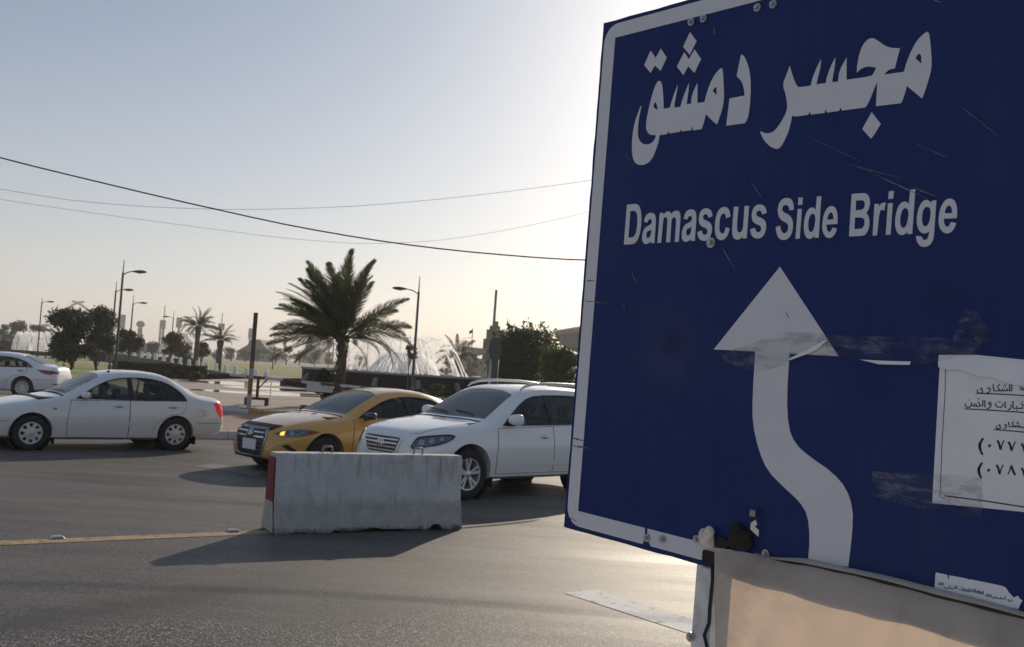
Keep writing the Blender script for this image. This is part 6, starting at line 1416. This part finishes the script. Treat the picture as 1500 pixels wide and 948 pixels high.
# ================================================================== bollards on their low wall
BOLW = mat('white_bollard_paint', (.86, .85, .82), .6, var=.05, vscale=6); WALLM = mat('low_wall_stone', (.11, .105, .085), .85, var=.3, vscale=1.5)
bpx = [(152,515),(163,516.5),(174,518),(185,519.5),(196,521.5),(207,524),(217,525.5),(228,527),(239.5,529),(251,531.5),(263.5,534),(276.5,537),(289,539),(302,541.5),(316,543.5),(330,546),(344,548),(360,551),(375,553.5),(389,556)]
first = None; wall = []
prof = [(0, .0), (.22, .0), (.22, .12), (.17, .16), (.155, .42), (.13, .50), (.17, .54), (.15, .62), (.08, .68), (0, .70)]
for i, (x, y) in enumerate(bpx):
    Y = lerp(132, 84, i/(len(bpx)-1)); p = at(x, y, Y); wall.append(p)
    lb = 'small white stone bollard in the row along the low dark wall'
    if first is None:
        first = thing('bollard', lb, 'bollard', p, 0, 'white bollards along the low wall'); first.scale = (1.15, 1.15, 1.1); MB().lathe([(a, b) for a, b in prof[:5]], 14).obj('shaft', BOLW, first, smooth=40); MB().lathe([(a, b) for a, b in prof[4:]], 14).obj('cap', BOLW, first, smooth=40)
    else: dup(first, p, 0)
W_ = [wall[0] + (wall[0]-wall[1])] + wall + [wall[-1] + (wall[-1]-wall[-2])*.6]
vs = []; fs = []
for p in W_:
    vs += [(p.x, p.y-.3, -.02), (p.x, p.y-.3, p.z-.002), (p.x, p.y+.3, p.z-.002), (p.x, p.y+.3, -.02)]
for i in range(len(W_)-1):
    for k in range(3): fs.append((i*4+k, i*4+4+k, i*4+5+k, i*4+1+k))
fs += [(0, 1, 2, 3), tuple(4*(len(W_)-1)+k for k in (3, 2, 1, 0))]
MB().add(vs, fs).obj('low_wall', WALLM, label='long low dark wall carrying the row of white bollards', cat='wall')

# ================================================================== overhead cables
CABLE = mat('black_cable', (.02, .02, .022), .6); CABLE_HAZED = mat('hazed_cable', (.16, .16, .17), .6)  # second tone is lightened to paint haze onto the thin cables
def cable(pts, Y0, Y1, r_, m, label):
    f = curve(pts); x0, x1 = pts[0][0], pts[-1][0]; P = []
    for i in range(49):
        x = lerp(x0, x1, i/48); P.append(at(x, f(x), lerp(Y0, Y1, i/48)))
    MB().tube(P, r_, 6).obj('overhead_cable', m, smooth=True, label=label, cat='cable')
cable([(-500, 78), (-200, 174), (0, 231), (150, 268), (300, 303), (450, 335), (600, 359), (720, 372), (855, 381), (1000, 383), (1300, 372), (1700, 330)], 15, 19, .0115, CABLE, 'thick black overhead cable sagging towards the blue sign')
cable([(-400, 205), (0, 277), (120, 295), (240, 304), (350, 307), (480, 304), (620, 294), (860, 265), (1200, 205), (1600, 110)], 30, 34, .0062, CABLE_HAZED, 'thin haze-grey overhead cable sagging above the other thin one')
cable([(-400, 228), (0, 292), (150, 314), (300, 334), (430, 350), (540, 357), (620, 354), (720, 341), (860, 311), (1200, 220), (1600, 90)], 30, 34, .005, CABLE_HAZED, 'thin haze-grey overhead cable that passes just over the big palm')
# ================================================================== trees, palms, hedges
BARK = mat('bark', (.075, .058, .042), .9, var=.35, vscale=6, bump=.8, bscale=14); PBARK = mat('palm_bark', (.085, .062, .042), .95, var=.35, vscale=9, bump=.9, bscale=18)
def leafm(name, c1, c2, tr=.35): return mat(name, c1, .6, col2=c2, vscale=1.4, trans=tr)
LF_DARK = leafm('dark_leaves', (.020, .032, .010), (.050, .066, .020)); LF_MID = leafm('mid_leaves', (.030, .048, .012), (.075, .095, .026)); LF_OLIVE = leafm('olive_leaves', (.045, .052, .024), (.095, .10, .048))
LF_BRIGHT = leafm('bright_leaves', (.045, .085, .012), (.10, .15, .028), .4); LF_RED = leafm('reddish_leaves', (.050, .040, .016), (.12, .070, .038)); LF_PALM = leafm('palm_leaves', (.048, .060, .024), (.115, .125, .052), .4)
def tree(name, label, px_, ytop, hw, Y, m, n, leaf, lobes, seed, group=None, trunkr=.12, z0=0.0, cat='tree', base_frac=.30, lean=0):
    """px_, ytop: crown top in the photo; hw: half width in photo pixels at distance Y"""
    top = at(px_, ytop, Y); w = hw*Y/FPX; H = top.z - z0
    root = thing(name, label, cat, (top.x, top.y, z0), 0, group); rs = np.random.RandomState(seed)
    cb = H*base_frac; C = []
    for k in range(lobes):
        t = (k+.5)/lobes; a = rs.rand()*6.283; zz = lerp(cb + (H-cb)*.18, H - (H-cb)*.16, rs.rand()**.9 if k else .92)
        taper = math.sqrt(max(.08, 1 - ((zz-cb)/(H-cb)*1.7 - .75)**2)) if cat == 'tree' else math.sqrt(max(.03, 1 - ((zz-cb)/(H-cb))**1.6))*1.15; rr_ = w*taper*rs.rand()**.6*.72
        C.append((rr_*math.cos(a), rr_*math.sin(a)*.9, zz, w*(.26 + .20*rs.rand())))
    C.append((0, 0, H - w*.3, w*.32))
    C = np.array(C); vol = C[:, 3]**2; idx = rs.choice(len(C), n, p=vol/vol.sum()); d = rs.normal(size=(n, 3)); d /= np.linalg.norm(d, axis=1)[:, None]
    r_ = C[idx, 3]*(.35 + .65*rs.rand(n)**.5)*(1 + .22*rs.normal(size=n)); P = C[idx, :3] + d*r_[:, None]*np.array([1, 1, .8]); P[:, 2] = np.clip(P[:, 2], .05, None)
    if cat == 'bush':                         # loose sprigs standing out of the outline
        S_ = []
        for k in range(60):
            c_ = C[rs.randint(len(C))]; dv = rs.normal(size=3); dv[2] = abs(dv[2])*1.2 + .3; dv /= np.linalg.norm(dv); q0 = c_[:3] + dv*c_[3]*.85; ln = w*rs.uniform(.10, .28)
            for q in np.linspace(0, 1, 14): S_.append(q0 + dv*ln*q + rs.normal(size=3)*leaf*.7)
        S_ = np.array(S_); S_ = S_[S_[:, 2] < H + .15*w]; P = np.concatenate([P, S_]); d = np.concatenate([d, rs.normal(size=S_.shape)])
    cloud('crown', P, d, leaf, m, root, seed)
    mb = MB(); mb.tube([(0, 0, -.02), (lean*.3, 0, cb*.5), (lean, 0, cb), (lean*.8, 0, cb + (H-cb)*.35)], [trunkr*1.3, trunkr, trunkr*.8, trunkr*.4], 8)
    for k in range(min(7, lobes)):
        c_ = C[k]; mb.tube([(lean, 0, cb*.85), (lerp(lean, c_[0], .5), c_[1]*.5, lerp(cb, c_[2], .6)), (c_[0], c_[1], c_[2])], [trunkr*.55, trunkr*.35, trunkr*.12], 6)
    mb.obj('trunk', BARK, root, smooth=True); return root
tree('broad_tree', 'dark dense round tree with two leaning trunks behind the newer white saloon', 108, 451, 40, 66, LF_DARK, 13000, .10, 20, 1, trunkr=.13, base_frac=.10, lean=.25)
tree('feathery_tree', 'feathery grey green tree pressed against the dark round tree', 150, 446, 31, 69, LF_OLIVE, 9500, .08, 20, 2, trunkr=.10, base_frac=.10, lean=-.1)
tree('small_tree', 'small round dark tree right behind the tall street lamps', 193, 483, 24, 86, LF_DARK, 2600, .12, 9, 3, 'small trees behind the low wall', trunkr=.08, base_frac=.40)
tree('small_tree', 'small brownish tree in flower beside the ragged palm', 252, 486, 20, 98, LF_RED, 2300, .12, 9, 4, 'small trees behind the low wall', trunkr=.08, base_frac=.35)
tree('small_tree', 'dark shrubby tree under the tall ragged palm', 297, 500, 17, 122, LF_DARK, 1800, .14, 8, 5, 'small trees behind the low wall', trunkr=.08, base_frac=.2)
tree('small_tree', 'dark low tree between the two distant palms', 268, 503, 16, 130, LF_MID, 1500, .15, 8, 6, 'small trees behind the low wall', trunkr=.08, base_frac=.2)
tree('sapling', 'slim sapling with sparse leaves in front of the fountain spray', 601, 504, 13, 55, LF_MID, 420, .075, 8, 7, trunkr=.035, z0=.24, base_frac=.62)
tree('large_bush', 'large dark bush rising behind the white SUV roof', 772, 476, 58, 60, LF_MID, 19000, .095, 30, 8, trunkr=.12, base_frac=.06, cat='bush', z0=.24)
tree('large_bush', 'lower dark bush between the grey traffic sign and the taller bush', 742, 499, 26, 61, LF_DARK, 6500, .09, 16, 18, trunkr=.08, base_frac=.05, cat='bush', z0=.24)
tree('green_bush', 'bright green bush tucked against the edge of the blue sign', 824, 510, 40, 52, LF_BRIGHT, 12000, .075, 22, 9, trunkr=.08, base_frac=.04, cat='bush', z0=.24)
for i, (x, y, hw, Y, lb) in enumerate([(640, 562, 17, 44, 'small green shrub behind the taxi roof, next to the white SUV'), (618, 567, 12, 45, 'small yellow green shrub behind the taxi roof at the foot of the street lamp'), (287, 547, 17, 55, 'low green shrub at the end of the clipped hedge'), (655, 572, 9, 43, 'tiny dark shrub between taxi roof and SUV bonnet')]):
    tree('shrub', lb, x, y, hw, Y, (LF_MID, LF_OLIVE, LF_MID, LF_DARK)[i], 900, .055, 8, 30+i, 'shrubs on the plaza', trunkr=.03, z0=.24, cat='shrub', base_frac=.05)
tree('climber_bush', 'dark green bush wrapped round the foot of the big palm', 476, 543, 22, 35.5, LF_DARK, 3800, .045, 12, 44, trunkr=.03, z0=.24, cat='bush', base_frac=.02)
# far tree line
FARLB = ['hazy distant tree behind the dark hedge and the water sprays', 'hazy distant tree between the tall street lamps and the ragged palm', 'hazy distant tree in front of the dark building with a stepped roof', 'hazy distant tree on the skyline just left of the big palm trunk', 'small hazy tree below the stepped tower beside the fountain']
far = [(8,474,18,240),(30,470,22,230),(52,474,15,235),(75,480,14,260),(225,500,15,240),(205,503,14,230),(318,512,12,300),(340,510,14,310),(360,512,13,330),(378,508,14,340),(405,508,12,300),(421,507,13,310),(440,513,12,340),(462,516,12,350),(482,515,12,345),(505,519,12,350),(528,520,12,350),(690,530,14,200),(655,528,12,210)]
for i, (x, y, hw, Y) in enumerate(far):
    tree('distant_tree', FARLB[0 if x < 100 else 1 if x < 230 else 2 if x < 400 else 3 if x < 550 else 4], x, y, hw, Y, (LF_MID, LF_DARK, LF_OLIVE)[i % 3], 900, hw*Y/FPX*.09, 9, 60+i, 'trees in the line beyond the lawns', trunkr=.2, base_frac=.12)
# hedges
def hedge(label, a, b, w, h, n, leaf, m, seed):
    d = b - a; d.z = 0; Ln = d.length; root = thing('hedge', label, 'hedge', (a.x, a.y, a.z), math.atan2(d.y, d.x)); rs = np.random.RandomState(seed)
    MB().box(.1, Ln-.1, .1, w-.1, 0, h-.12).obj('twigs', mat('hedge_core', (.018, .022, .010), .9), root)
    P = np.stack([rs.rand(n)*Ln, rs.rand(n)*w, rs.rand(n)*h], 1); f = rs.randint(0, 3, n); P[f == 0, 1] = rs.rand((f == 0).sum())*.12; P[f == 1, 2] = h - rs.rand((f == 1).sum())*.15 + .06*np.sin(P[f == 1, 0]*2.1)
    cloud('foliage', P, None, leaf, m, root, seed)
hedge('clipped dark hedge on the plaza edge behind the older white saloon', gp(163, 549, 0), gp(302, 557, 0), 1.6, .95, 9000, .085, LF_MID, 1)
hedge('long dark hedge across the lawn behind the newer white saloon', gp(-60, 511), gp(118, 520.5), 2.5, 1.9, 9000, .14, LF_DARK, 2)
hedge('low hedge in front of the row of white bollards', gp(286, 556, 0), gp(392, 561, 0), 1.0, .45, 4500, .075, LF_DARK, 3)
hedge('rough hedge below the far part of the bollard row', gp(130, 528, 0), gp(285, 538, 0), 1.6, 1.0, 5000, .11, LF_OLIVE, 4)

# palms: each frond its own object, meshes shared
def frond_mesh(name, L, e0, e1, n, ll, seed):
    rr = random.Random(seed); mb = MB(); pts = []; p = Vector((0, 0, 0)); K = 16
    for k in range(K+1):
        pts.append(p.copy()); e = R(lerp(e0, e1, (k/K)**1.3)); p = p + Vector((math.cos(e), 0, math.sin(e)))*L/K
    mb.tube(pts, [lerp(.022, .004, k/K)*L/2.6 for k in range(K+1)], 5)
    for i in range(n):
        t = .14 + .86*(i+.5)/n; q = t*K; k = min(K-1, int(q)); base = pts[k].lerp(pts[k+1], q-k); d = (pts[k+1]-pts[k]).normalized(); up = Vector((-d.z, 0, d.x))
        l = ll*(math.sin(math.pi*min(1, t*.86 + .12))**.6)*(.85 + .3*rr.random())
        for s_ in (-1, 1):
            ang = R(lerp(58, 28, t) + rr.uniform(-7, 7)); v = (d*math.cos(ang) + Vector((0, s_, 0))*math.sin(ang)*.95 + up*(.22 + rr.uniform(-.16, .16))*math.sin(ang)).normalized()
            w = .012*L/2.6; side = v.cross(up).normalized()*w; tip = base + v*l + Vector((0, 0, -.10*l)); mid = base + v*l*.5
            mb.add([base - side*.6, mid - side, tip, mid + side, base + side*.6], [(0, 1, 3, 4), (1, 2, 3)])
    return mb.mesh(name)
FR = {}
def frond_kind(kind):
    if kind not in FR:
        L_, e0, e1, n_, ll, sd = {'up': (2.75, 8, -34, 78, .46, 1), 'mid': (2.75, 12, -62, 78, .46, 2), 'droop': (2.5, 18, -92, 62, .42, 3), 'hang': (1.7, 0, -100, 44, .32, 4)}[kind]
        me = frond_mesh('frond_' + kind, L_, e0, e1, n_, ll, sd); me.materials.append(LF_PALM); FR[kind] = me
    return FR[kind]
def palm(name, label, base, zc, trunk_r, spec, seed, sc=1.0, group=None):
    rr = random.Random(seed); root = thing(name, label, 'palm tree', base, 0, group); H = zc - base.z
    mb = MB(); n = 26; pts = []; rs = []
    for k in range(n+1):
        t = k/n; pts.append((.04*math.sin(t*2.2), 0, H*t - .03)); rs.append(trunk_r*(1.15 - .2*t + (.5*max(0, t-.72)/.28 if t > .72 else 0)*(1 if t < .97 else .8)) * (1 + .07*((k % 2)*2-1)))
    mb.tube(pts, rs, 14)
    mb.obj('trunk', PBARK, root, smooth=30)
    bs = MB()                                     # old leaf bases round the trunk
    for k in range(int(90)):
        t = .08 + .9*k/90; a = k*2.399; r_ = trunk_r*(1.12 - .2*t + (.5*max(0, t-.72)/.28 if t > .72 else 0)); c = Vector((math.cos(a), math.sin(a), 0)); z = H*t; s_ = Vector((-c.y, c.x, 0))*.05*sc; o = c*r_
        bs.add([o - s_ + Vector((0, 0, z-.05*sc)), o + s_ + Vector((0, 0, z-.05*sc)), o + c*.06*sc + s_*.6 + Vector((0, 0, z+.06*sc)), o + c*.06*sc - s_*.6 + Vector((0, 0, z+.06*sc)), o + Vector((0, 0, z+.05*sc))], [(0, 1, 2, 3), (0, 3, 4), (1, 4, 2), (3, 2, 4)])
    bs.obj('leaf_base', PBARK, root, kind='stuff')
    for (az, tilt, kind, l_) in spec:
        o = bpy.data.objects.new('frond', frond_kind(kind)); COL.objects.link(o); o.parent = root; s_ = sc*l_
        o.location = (trunk_r*.5*math.cos(R(az)), trunk_r*.5*math.sin(R(az)), H - .05*sc)
        o.rotation_euler = (R(rr.uniform(-65, 65)), -R(tilt), R(az)); o.scale = (s_, s_, s_)
    return root
rr = random.Random(11); spec = []
# hand-set outline (azimuth 0 = right in the picture, 180 = left), then filling fronds all round
for az, ti, k, l_ in [(180, 10, 'up', .92), (172, -2, 'up', .98), (188, 18, 'mid', .95), (176, 28, 'up', 1.0), (186, 38, 'up', .95), (170, 46, 'up', 1.02), (192, -14, 'up', .95), (165, -18, 'mid', .72), (180, 56, 'up', 1.0), (160, 64, 'up', 1.05), (200, 68, 'up', 1.1), (100, 76, 'up', 1.18), (270, 80, 'up', 1.2), (60, 78, 'up', 1.15), (330, 76, 'up', 1.12), (30, 80, 'up', 1.12), (140, 72, 'up', 1.15), (215, 60, 'up', 1.05),
                      (4, 42, 'up', 1.0), (356, 38, 'mid', .9), (10, 22, 'mid', .95), (350, 28, 'droop', 1.0), (0, 12, 'droop', 1.15), (8, -4, 'droop', .95), (345, -8, 'droop', .85), (20, -20, 'hang', 1.0), (200, -30, 'hang', .9), (300, -20, 'hang', 1.0)]: spec.append((az, ti, k, l_))
for i in range(46):                       # the wind lays most of the crown over to the left
    az = 180 + rr.gauss(0, 62) if i < 34 else rr.uniform(0, 360); lf = math.cos(R(az)); ti = rr.uniform(2, 78) if lf < .2 else rr.choice([rr.uniform(-15, 30), rr.uniform(66, 82)])
    spec.append((az, ti, 'up' if lf < .1 or ti > 45 else rr.choice(['mid', 'droop']), rr.uniform(.82, 1.02)))
b = at(497, 560, 36.5); b.z = .24
palm('date_palm', 'big full date palm with windswept fronds in front of the fountain', b, at(507, 494, 36.5).z, .165, spec, 1, 1.03)
def rnd_spec(n, seed, lo=-30, hi=75):
    q = random.Random(seed); return [(i*137.5 % 360, (t := q.uniform(lo, hi)), 'up' if t > 62 else q.choice(['mid', 'droop', 'droop']) if t > -5 else 'hang', q.uniform(.8, 1.05)) for i in range(n)]
b = at(287, 520, 116); b.z = 0
palm('date_palm', 'tall ragged date palm with drooping fronds on the far side of the bollards', b, at(287, 478, 116).z, .26, rnd_spec(44, 3, -35, 72), 3, 1.05)
b = at(321, 520, 104); b.z = 0
palm('date_palm', 'short young palm beyond the bollards next to the ragged palm', b, at(322, 499, 104).z, .26, rnd_spec(28, 4, 0, 70), 4, .78)
b = at(670, 530, 82); b.z = 0
palm('date_palm', 'dark palm standing at the edge of the fountain spray near the stepped tower', b, at(668, 520, 82).z, .25, rnd_spec(30, 5, -20, 70), 5, .85)
# ================================================================== far monuments
FGREY = mat('far_concrete', (.20, .19, .175), .8, var=.1, vscale=.2); FDARK = mat('far_dark_stone', (.055, .052, .047), .8, var=.15, vscale=.2); FMET = mat('bronze_blade', (.20, .20, .20), .5, metal=.3)
# crossed swords
Y = 900; k_ = Y/FPX
ar = thing('sword_arch', 'arch of two giant crossed swords rising over the trees', 'monument', (at(113, 500, Y).x, Y, 0))
def blade(px_pts, w0, w1, dy):
    P = [at(x, y, Y) - Vector((ar.location.x, Y, 0)) for x, y in px_pts]; f1 = curve([(i, p.x) for i, p in enumerate(P)]); 
    n = 24; m_ = len(P)-1; vs = []; fs = []
    fx = [p.x for p in P]; 
    def pos(t):
        i = min(m_-1, int(t*m_)); u = t*m_-i; return P[i].lerp(P[i+1], u)
    for i in range(n+1):
        t = i/n; p = pos(t); d = (pos(min(1, t+.02))-pos(max(0, t-.02))).normalized(); nrm = Vector((-d.z, 0, d.x)); w = lerp(w0, w1, t)
        vs += [p + nrm*w + Vector((0, dy-.5, 0)), p - nrm*w + Vector((0, dy-.5, 0)), p - nrm*w + Vector((0, dy+.5, 0)), p + nrm*w + Vector((0, dy+.5, 0))]
    for i in range(n):
        for k in range(4): fs.append((i*4+k, i*4+(k+1) % 4, i*4+4+(k+1) % 4, i*4+4+k))
    fs += [(0, 1, 2, 3), (n*4+3, n*4+2, n*4+1, n*4)]; MB().add(vs, fs).obj('blade', FMET, ar)
blade([(66, 473), (80, 463), (94, 454), (106, 446.5), (115, 443), (123, 442)], 1.2, .8, 1.2); blade([(164, 478), (150, 469), (136, 459), (123, 449), (114, 443.5), (106, 441)], 1.2, .8, -1.2)
for px_ in (66, 164):
    p = at(px_, 476, Y) - ar.location; p.z = at(px_, 476, Y).z
    MB().tube([(p.x, 0, 0), (p.x, 0, p.z)], [3.0, 1.6], 10).obj('forearm', FGREY, ar, smooth=True); MB().box(p.x-2.6, p.x+2.6, -1, 1, p.z-.6, p.z+.6).obj('hand_guard', FMET, ar)
# light towers
def tower(label, px_, y0, y1, w, Y, lattice=False, mast=None):
    p = at(px_, y1, Y); z1, z0 = at(px_, y0, Y).z, p.z; hw = w*Y/FPX/2
    r_ = thing('light_tower', label, 'tower', (p.x, p.y, 0), 0, 'towers on the skyline')
    MB().tube([(0, .3, 0), (0, .3, z0)], [.9, .7], 8).obj('pylon', FGREY, r_)
    MB().box(-hw, hw, -.6, .6, z0, z1).obj('panel', FGREY, r_, bevel=.1)
    if lattice:
        for s_ in (-1.6, -1.0): MB().box(hw*s_-.25, hw*s_+.25, -.3, .3, 0, z1).obj('lattice_leg', FGREY, r_)
        n = 6
        for k in range(n): zz = lerp(z0*.5, z1-.5, k/(n-1)); MB().box(-hw*1.6, -hw, -.35, .35, zz-.25, zz+.25).obj('rung', FGREY, r_)
    if mast: MB().tube([(0, 0, z1), (0, 0, at(px_, mast, Y).z)], .3, 6).obj('mast', FGREY, r_)
tower('wide lattice tower on the skyline behind the tall street lamp', 179, 461, 482, 7, 620, True)
tower('lattice tower with a thin mast on the skyline beside the ragged palm', 239, 469, 482, 6, 620, True, 447)
tower('single panel tower hidden behind the ragged palm', 262, 465, 480, 8, 600, False)
tower('single panel tower above the short young palm', 324, 474, 484, 9, 600, False, 458)
tower('single panel tower next to the striped post', 366, 481, 496, 5, 620)
tower('lone panel tower over the far lawn between lamp and palm fronds', 417, 494, 507, 4.5, 640)
tower('lower of the paired panel towers left of the big palm trunk', 449.5, 499, 511, 4, 650)
tower('higher of the paired panel towers by the big palm trunk', 454, 494, 508, 6, 640)
tower('panel tower with a slanting arm right by the big palm trunk', 481.5, 498, 511, 6, 640)
r_ = at(205, 486, 600); wt = thing('water_tower', 'slim knob topped tower on the hazy skyline', 'tower', (r_.x, r_.y, 0))
MB().lathe([(1.9, 0), (1.5, 6), (1.3, at(205, 480, 600).z)], 14).obj('shaft', FGREY, wt, smooth=True); z_ = at(205, 475, 600).z
MB().lathe([(0, -2.0), (1.8, -1.6), (2.6, 0), (1.8, 1.5), (.5, 2), (0, 2.1)], 16, c=(0, 0, z_)).obj('knob', FGREY, wt, smooth=True)
# low buildings on the skyline
def building(label, px0, px1, ytop, Y, roof=None, depth=20):
    a, b = at(px0, 525, Y), at(px1, 525, Y); w = b.x - a.x; h = at((px0+px1)/2, ytop, Y).z
    o = thing('far_building', label, 'building', ((a.x+b.x)/2, Y, 0), 0, 'buildings on the skyline')
    MB().box(-w/2, w/2, 0, depth, 0, h).obj('walls', FGREY, o)
    for k in range(5):
        x = -w/2 + w*(k+.5)/5; MB().box(x-w*.06, x+w*.06, -.15, .1, h*.35, h*.7).obj('window', FDARK, o)
    if roof:
        z1 = at((px0+px1)/2, roof, Y).z; MB().prism([(-w/2-.5, h), (-w*.22, lerp(h, z1, .55)), (-w*.12, z1), (w*.10, z1), (w*.25, lerp(h, z1, .5)), (w/2+.5, h)], lambda q, b_, hh: (q, hh, b_), depth).obj('roof', FDARK, o)
building('wide dark building with a stepped pitched roof behind the striped post', 346, 400, 517, 430, 497)
building('low pale flat building on the skyline left of the big palm', 444, 470, 515, 620, 508)
building('low dark hall with a rounded roof under the lattice tower', 236, 262, 500, 500, 486)
building('long low pale building behind the distant palms', 196, 232, 503, 480)
p = at(392, 527, 400); p.z = 0
# slanting arm near the palm
a, b = at(470, 518, 640), at(489, 503, 640); MB().tube([(a.x, a.y, a.z), (b.x, b.y, b.z)], .9, 6).tube([(b.x, b.y, b.z), (b.x, b.y, 0)], .6, 6).tube([(a.x, a.y, a.z), (a.x, a.y, 0)], .6, 6).obj('slanted_gantry', FGREY, label='slanting gantry arm on the skyline beside the big palm trunk', cat='gantry')
# kiosk
p = at(276, 531, 138); p.z = 0
kk = thing('kiosk', 'small white and red kiosk beyond the row of bollards', 'kiosk', p); w = 7*138/FPX
zk = at(276, 516, 138).z
MB().box(-w, w, -.8, .8, 0, zk*.75).obj('walls', BOLW, kk); MB().box(-w*1.02, w*1.02, -.85, .85, zk*.75, zk).obj('roof', mat('kiosk_roof', (.40, .38, .36), .7), kk); MB().box(-w*.85, -.1, -.83, -.8, zk*.35, zk*.62).obj('panel', REDP, kk)
# stepped tower with spire, ramp and flag
Y = 250
st_ = at(720, 530, Y); sx = st_.x; ST = thing('stepped_tower', 'dark stepped stone tower with a square spire behind the white SUV', 'tower', (sx, Y, 0))
for (x0, x1, yt, dpt) in ((707, 722, 497, 6), (711, 735, 484, 8), (715, 730, 478, 6), (719, 727, 471, 4)):
    a, b = at(x0, 520, Y), at(x1, 520, Y); z1 = at((x0+x1)/2, yt, Y).z; MB().box(a.x-sx, b.x-sx, -dpt/2, dpt/2, 0 if dpt > 5 else z1*.6, z1).obj('block', FDARK, ST, bevel=.05)
a, b = at(723.5, 470, Y), at(727, 425, Y); MB().add([(a.x-sx-.35, -.35, 6), (a.x-sx+.35, -.35, 6), (a.x-sx+.35, .35, 6), (a.x-sx-.35, .35, 6), (b.x-sx-.30, -.3, b.z), (b.x-sx+.30, -.3, b.z), (b.x-sx+.30, .3, b.z), (b.x-sx-.30, .3, b.z)], [(0,3,2,1),(4,5,6,7),(0,1,5,4),(1,2,6,5),(2,3,7,6),(3,0,4,7)]).obj('spire', FDARK, ST)
RAMPM = mat('ramp_stone', (.30, .27, .23), .85, var=.1, vscale=.3)
Y = 235; P = [at(676, 507, Y), at(712, 511, Y), at(712, 517, Y), at(690, 523, Y), at(712, 527, Y), at(712, 552, Y), at(672, 549, Y)]
rx = P[0].x; MB().prism([(p.x-rx, max(0, p.z)) for p in P], lambda q, b_, h: (q, h, b_), 8).obj('monument_ramp', RAMPM, label='pale sloping stone ramp below the stepped tower', cat='ramp').location = (rx, Y, 0)
Y = 255; a, b = at(691.5, 509, Y), at(692.5, 481, Y); fl = thing('flag', 'small dark flag on a thin pole beside the stepped tower', 'flag', (a.x, Y, 0))
MB().tube([(0, 0, 0), (b.x-a.x, 0, b.z)], .10, 6).obj('pole', FGREY, fl)
vs = []; fs = []
for i in range(7):
    for j in range(2): vs.append((-.15 - i*.14, .15*math.sin(i*1.2), b.z - .25 - j*.85 - i*.09))
for i in range(6): fs.append((2*i, 2*i+1, 2*i+3, 2*i+2))
MB().add(vs, fs).obj('cloth', mat('dark_flag', (.06, .03, .03), .8), fl)
# tilted saucer monument
Y = 300; c_ = at(912, 500, Y); SAU = thing('saucer_monument', 'huge tilted saucer shaped monument showing at the edge of the blue sign', 'monument', (c_.x, Y, 0))
zr_ = at(812, 487, Y).z; RS = (912-808)*Y/FPX
SAUM = mat('saucer_copper', (.17, .15, .13), .6, var=.15, vscale=.3); RIMM = mat('saucer_rim', (.36, .31, .25), .6)
T_ = Matrix.Rotation(R(-7), 4, 'Y')
def tilt(o): o.matrix_local = Matrix.Translation((0, 0, zr_+2.6)) @ T_; return o
tilt(MB().lathe([(0, 1.8), (RS*.6, 1.3), (RS*.97, .4), (RS, 0), (RS*.97, -.9), (RS*.95, -1.0)], 72).obj('rim', RIMM, SAU, smooth=40))
tilt(MB().lathe([(RS*.95, -1.0), (RS*.91, -2.8), (RS*.83, -4.8), (RS*.64, -6.6), (RS*.36, -8.2), (RS*.30, -8.6)], 72).obj('underside', SAUM, SAU, smooth=40))
mb = MB()
for k in range(72):
    a = 2*math.pi*k/72; mb.tube([(RS*q*math.cos(a), RS*q*math.sin(a), z-.08) for q, z in ((.95, -1.0), (.91, -2.8), (.83, -4.8), (.64, -6.6), (.36, -8.2))], .16, 4)
tilt(mb.obj('ribs', SAUM, SAU, kind='stuff'))
MB().lathe([(RS*.32, 0), (RS*.30, zr_-5)], 32).obj('stem', FGREY, SAU)
a, b = at(838, 517, 280), at(870, 524, 280); CAN = thing('canopy', 'pale canopy below the saucer monument behind the green bush', 'canopy', (a.x, 280, 0))
MB().prism([(0, a.z), (b.x-a.x, b.z), (b.x-a.x, b.z-1.2), (0, a.z-1.2)], lambda q, z, h: (q, h, z), 6).obj('roof', KWHT, CAN); MB().tube([(.3, .5, 0), (.3, .5, a.z-1)], .2, 6).obj('post', KWHT, CAN); MB().tube([(b.x-a.x-.3, .5, 0), (b.x-a.x-.3, .5, b.z-1)], .2, 6).obj('post', KWHT, CAN)
# ================================================================== haze
HZ = bpy.data.materials.new('haze_air'); HZ.use_nodes = True; _t = HZ.node_tree; _t.nodes.clear()
_o = _t.nodes.new('ShaderNodeOutputMaterial'); _v = _t.nodes.new('ShaderNodeVolumePrincipled')
_v.inputs['Color'].default_value = (0.95, 0.93, 0.93, 1); _v.inputs['Density'].default_value = 0.00046; _v.inputs['Anisotropy'].default_value = 0.2
_t.links.new(_v.outputs[0], _o.inputs['Volume'])
MB().box(-3010, 3010, -310, 4510, -1.2, 62).obj('haze', HZ, kind='stuff')
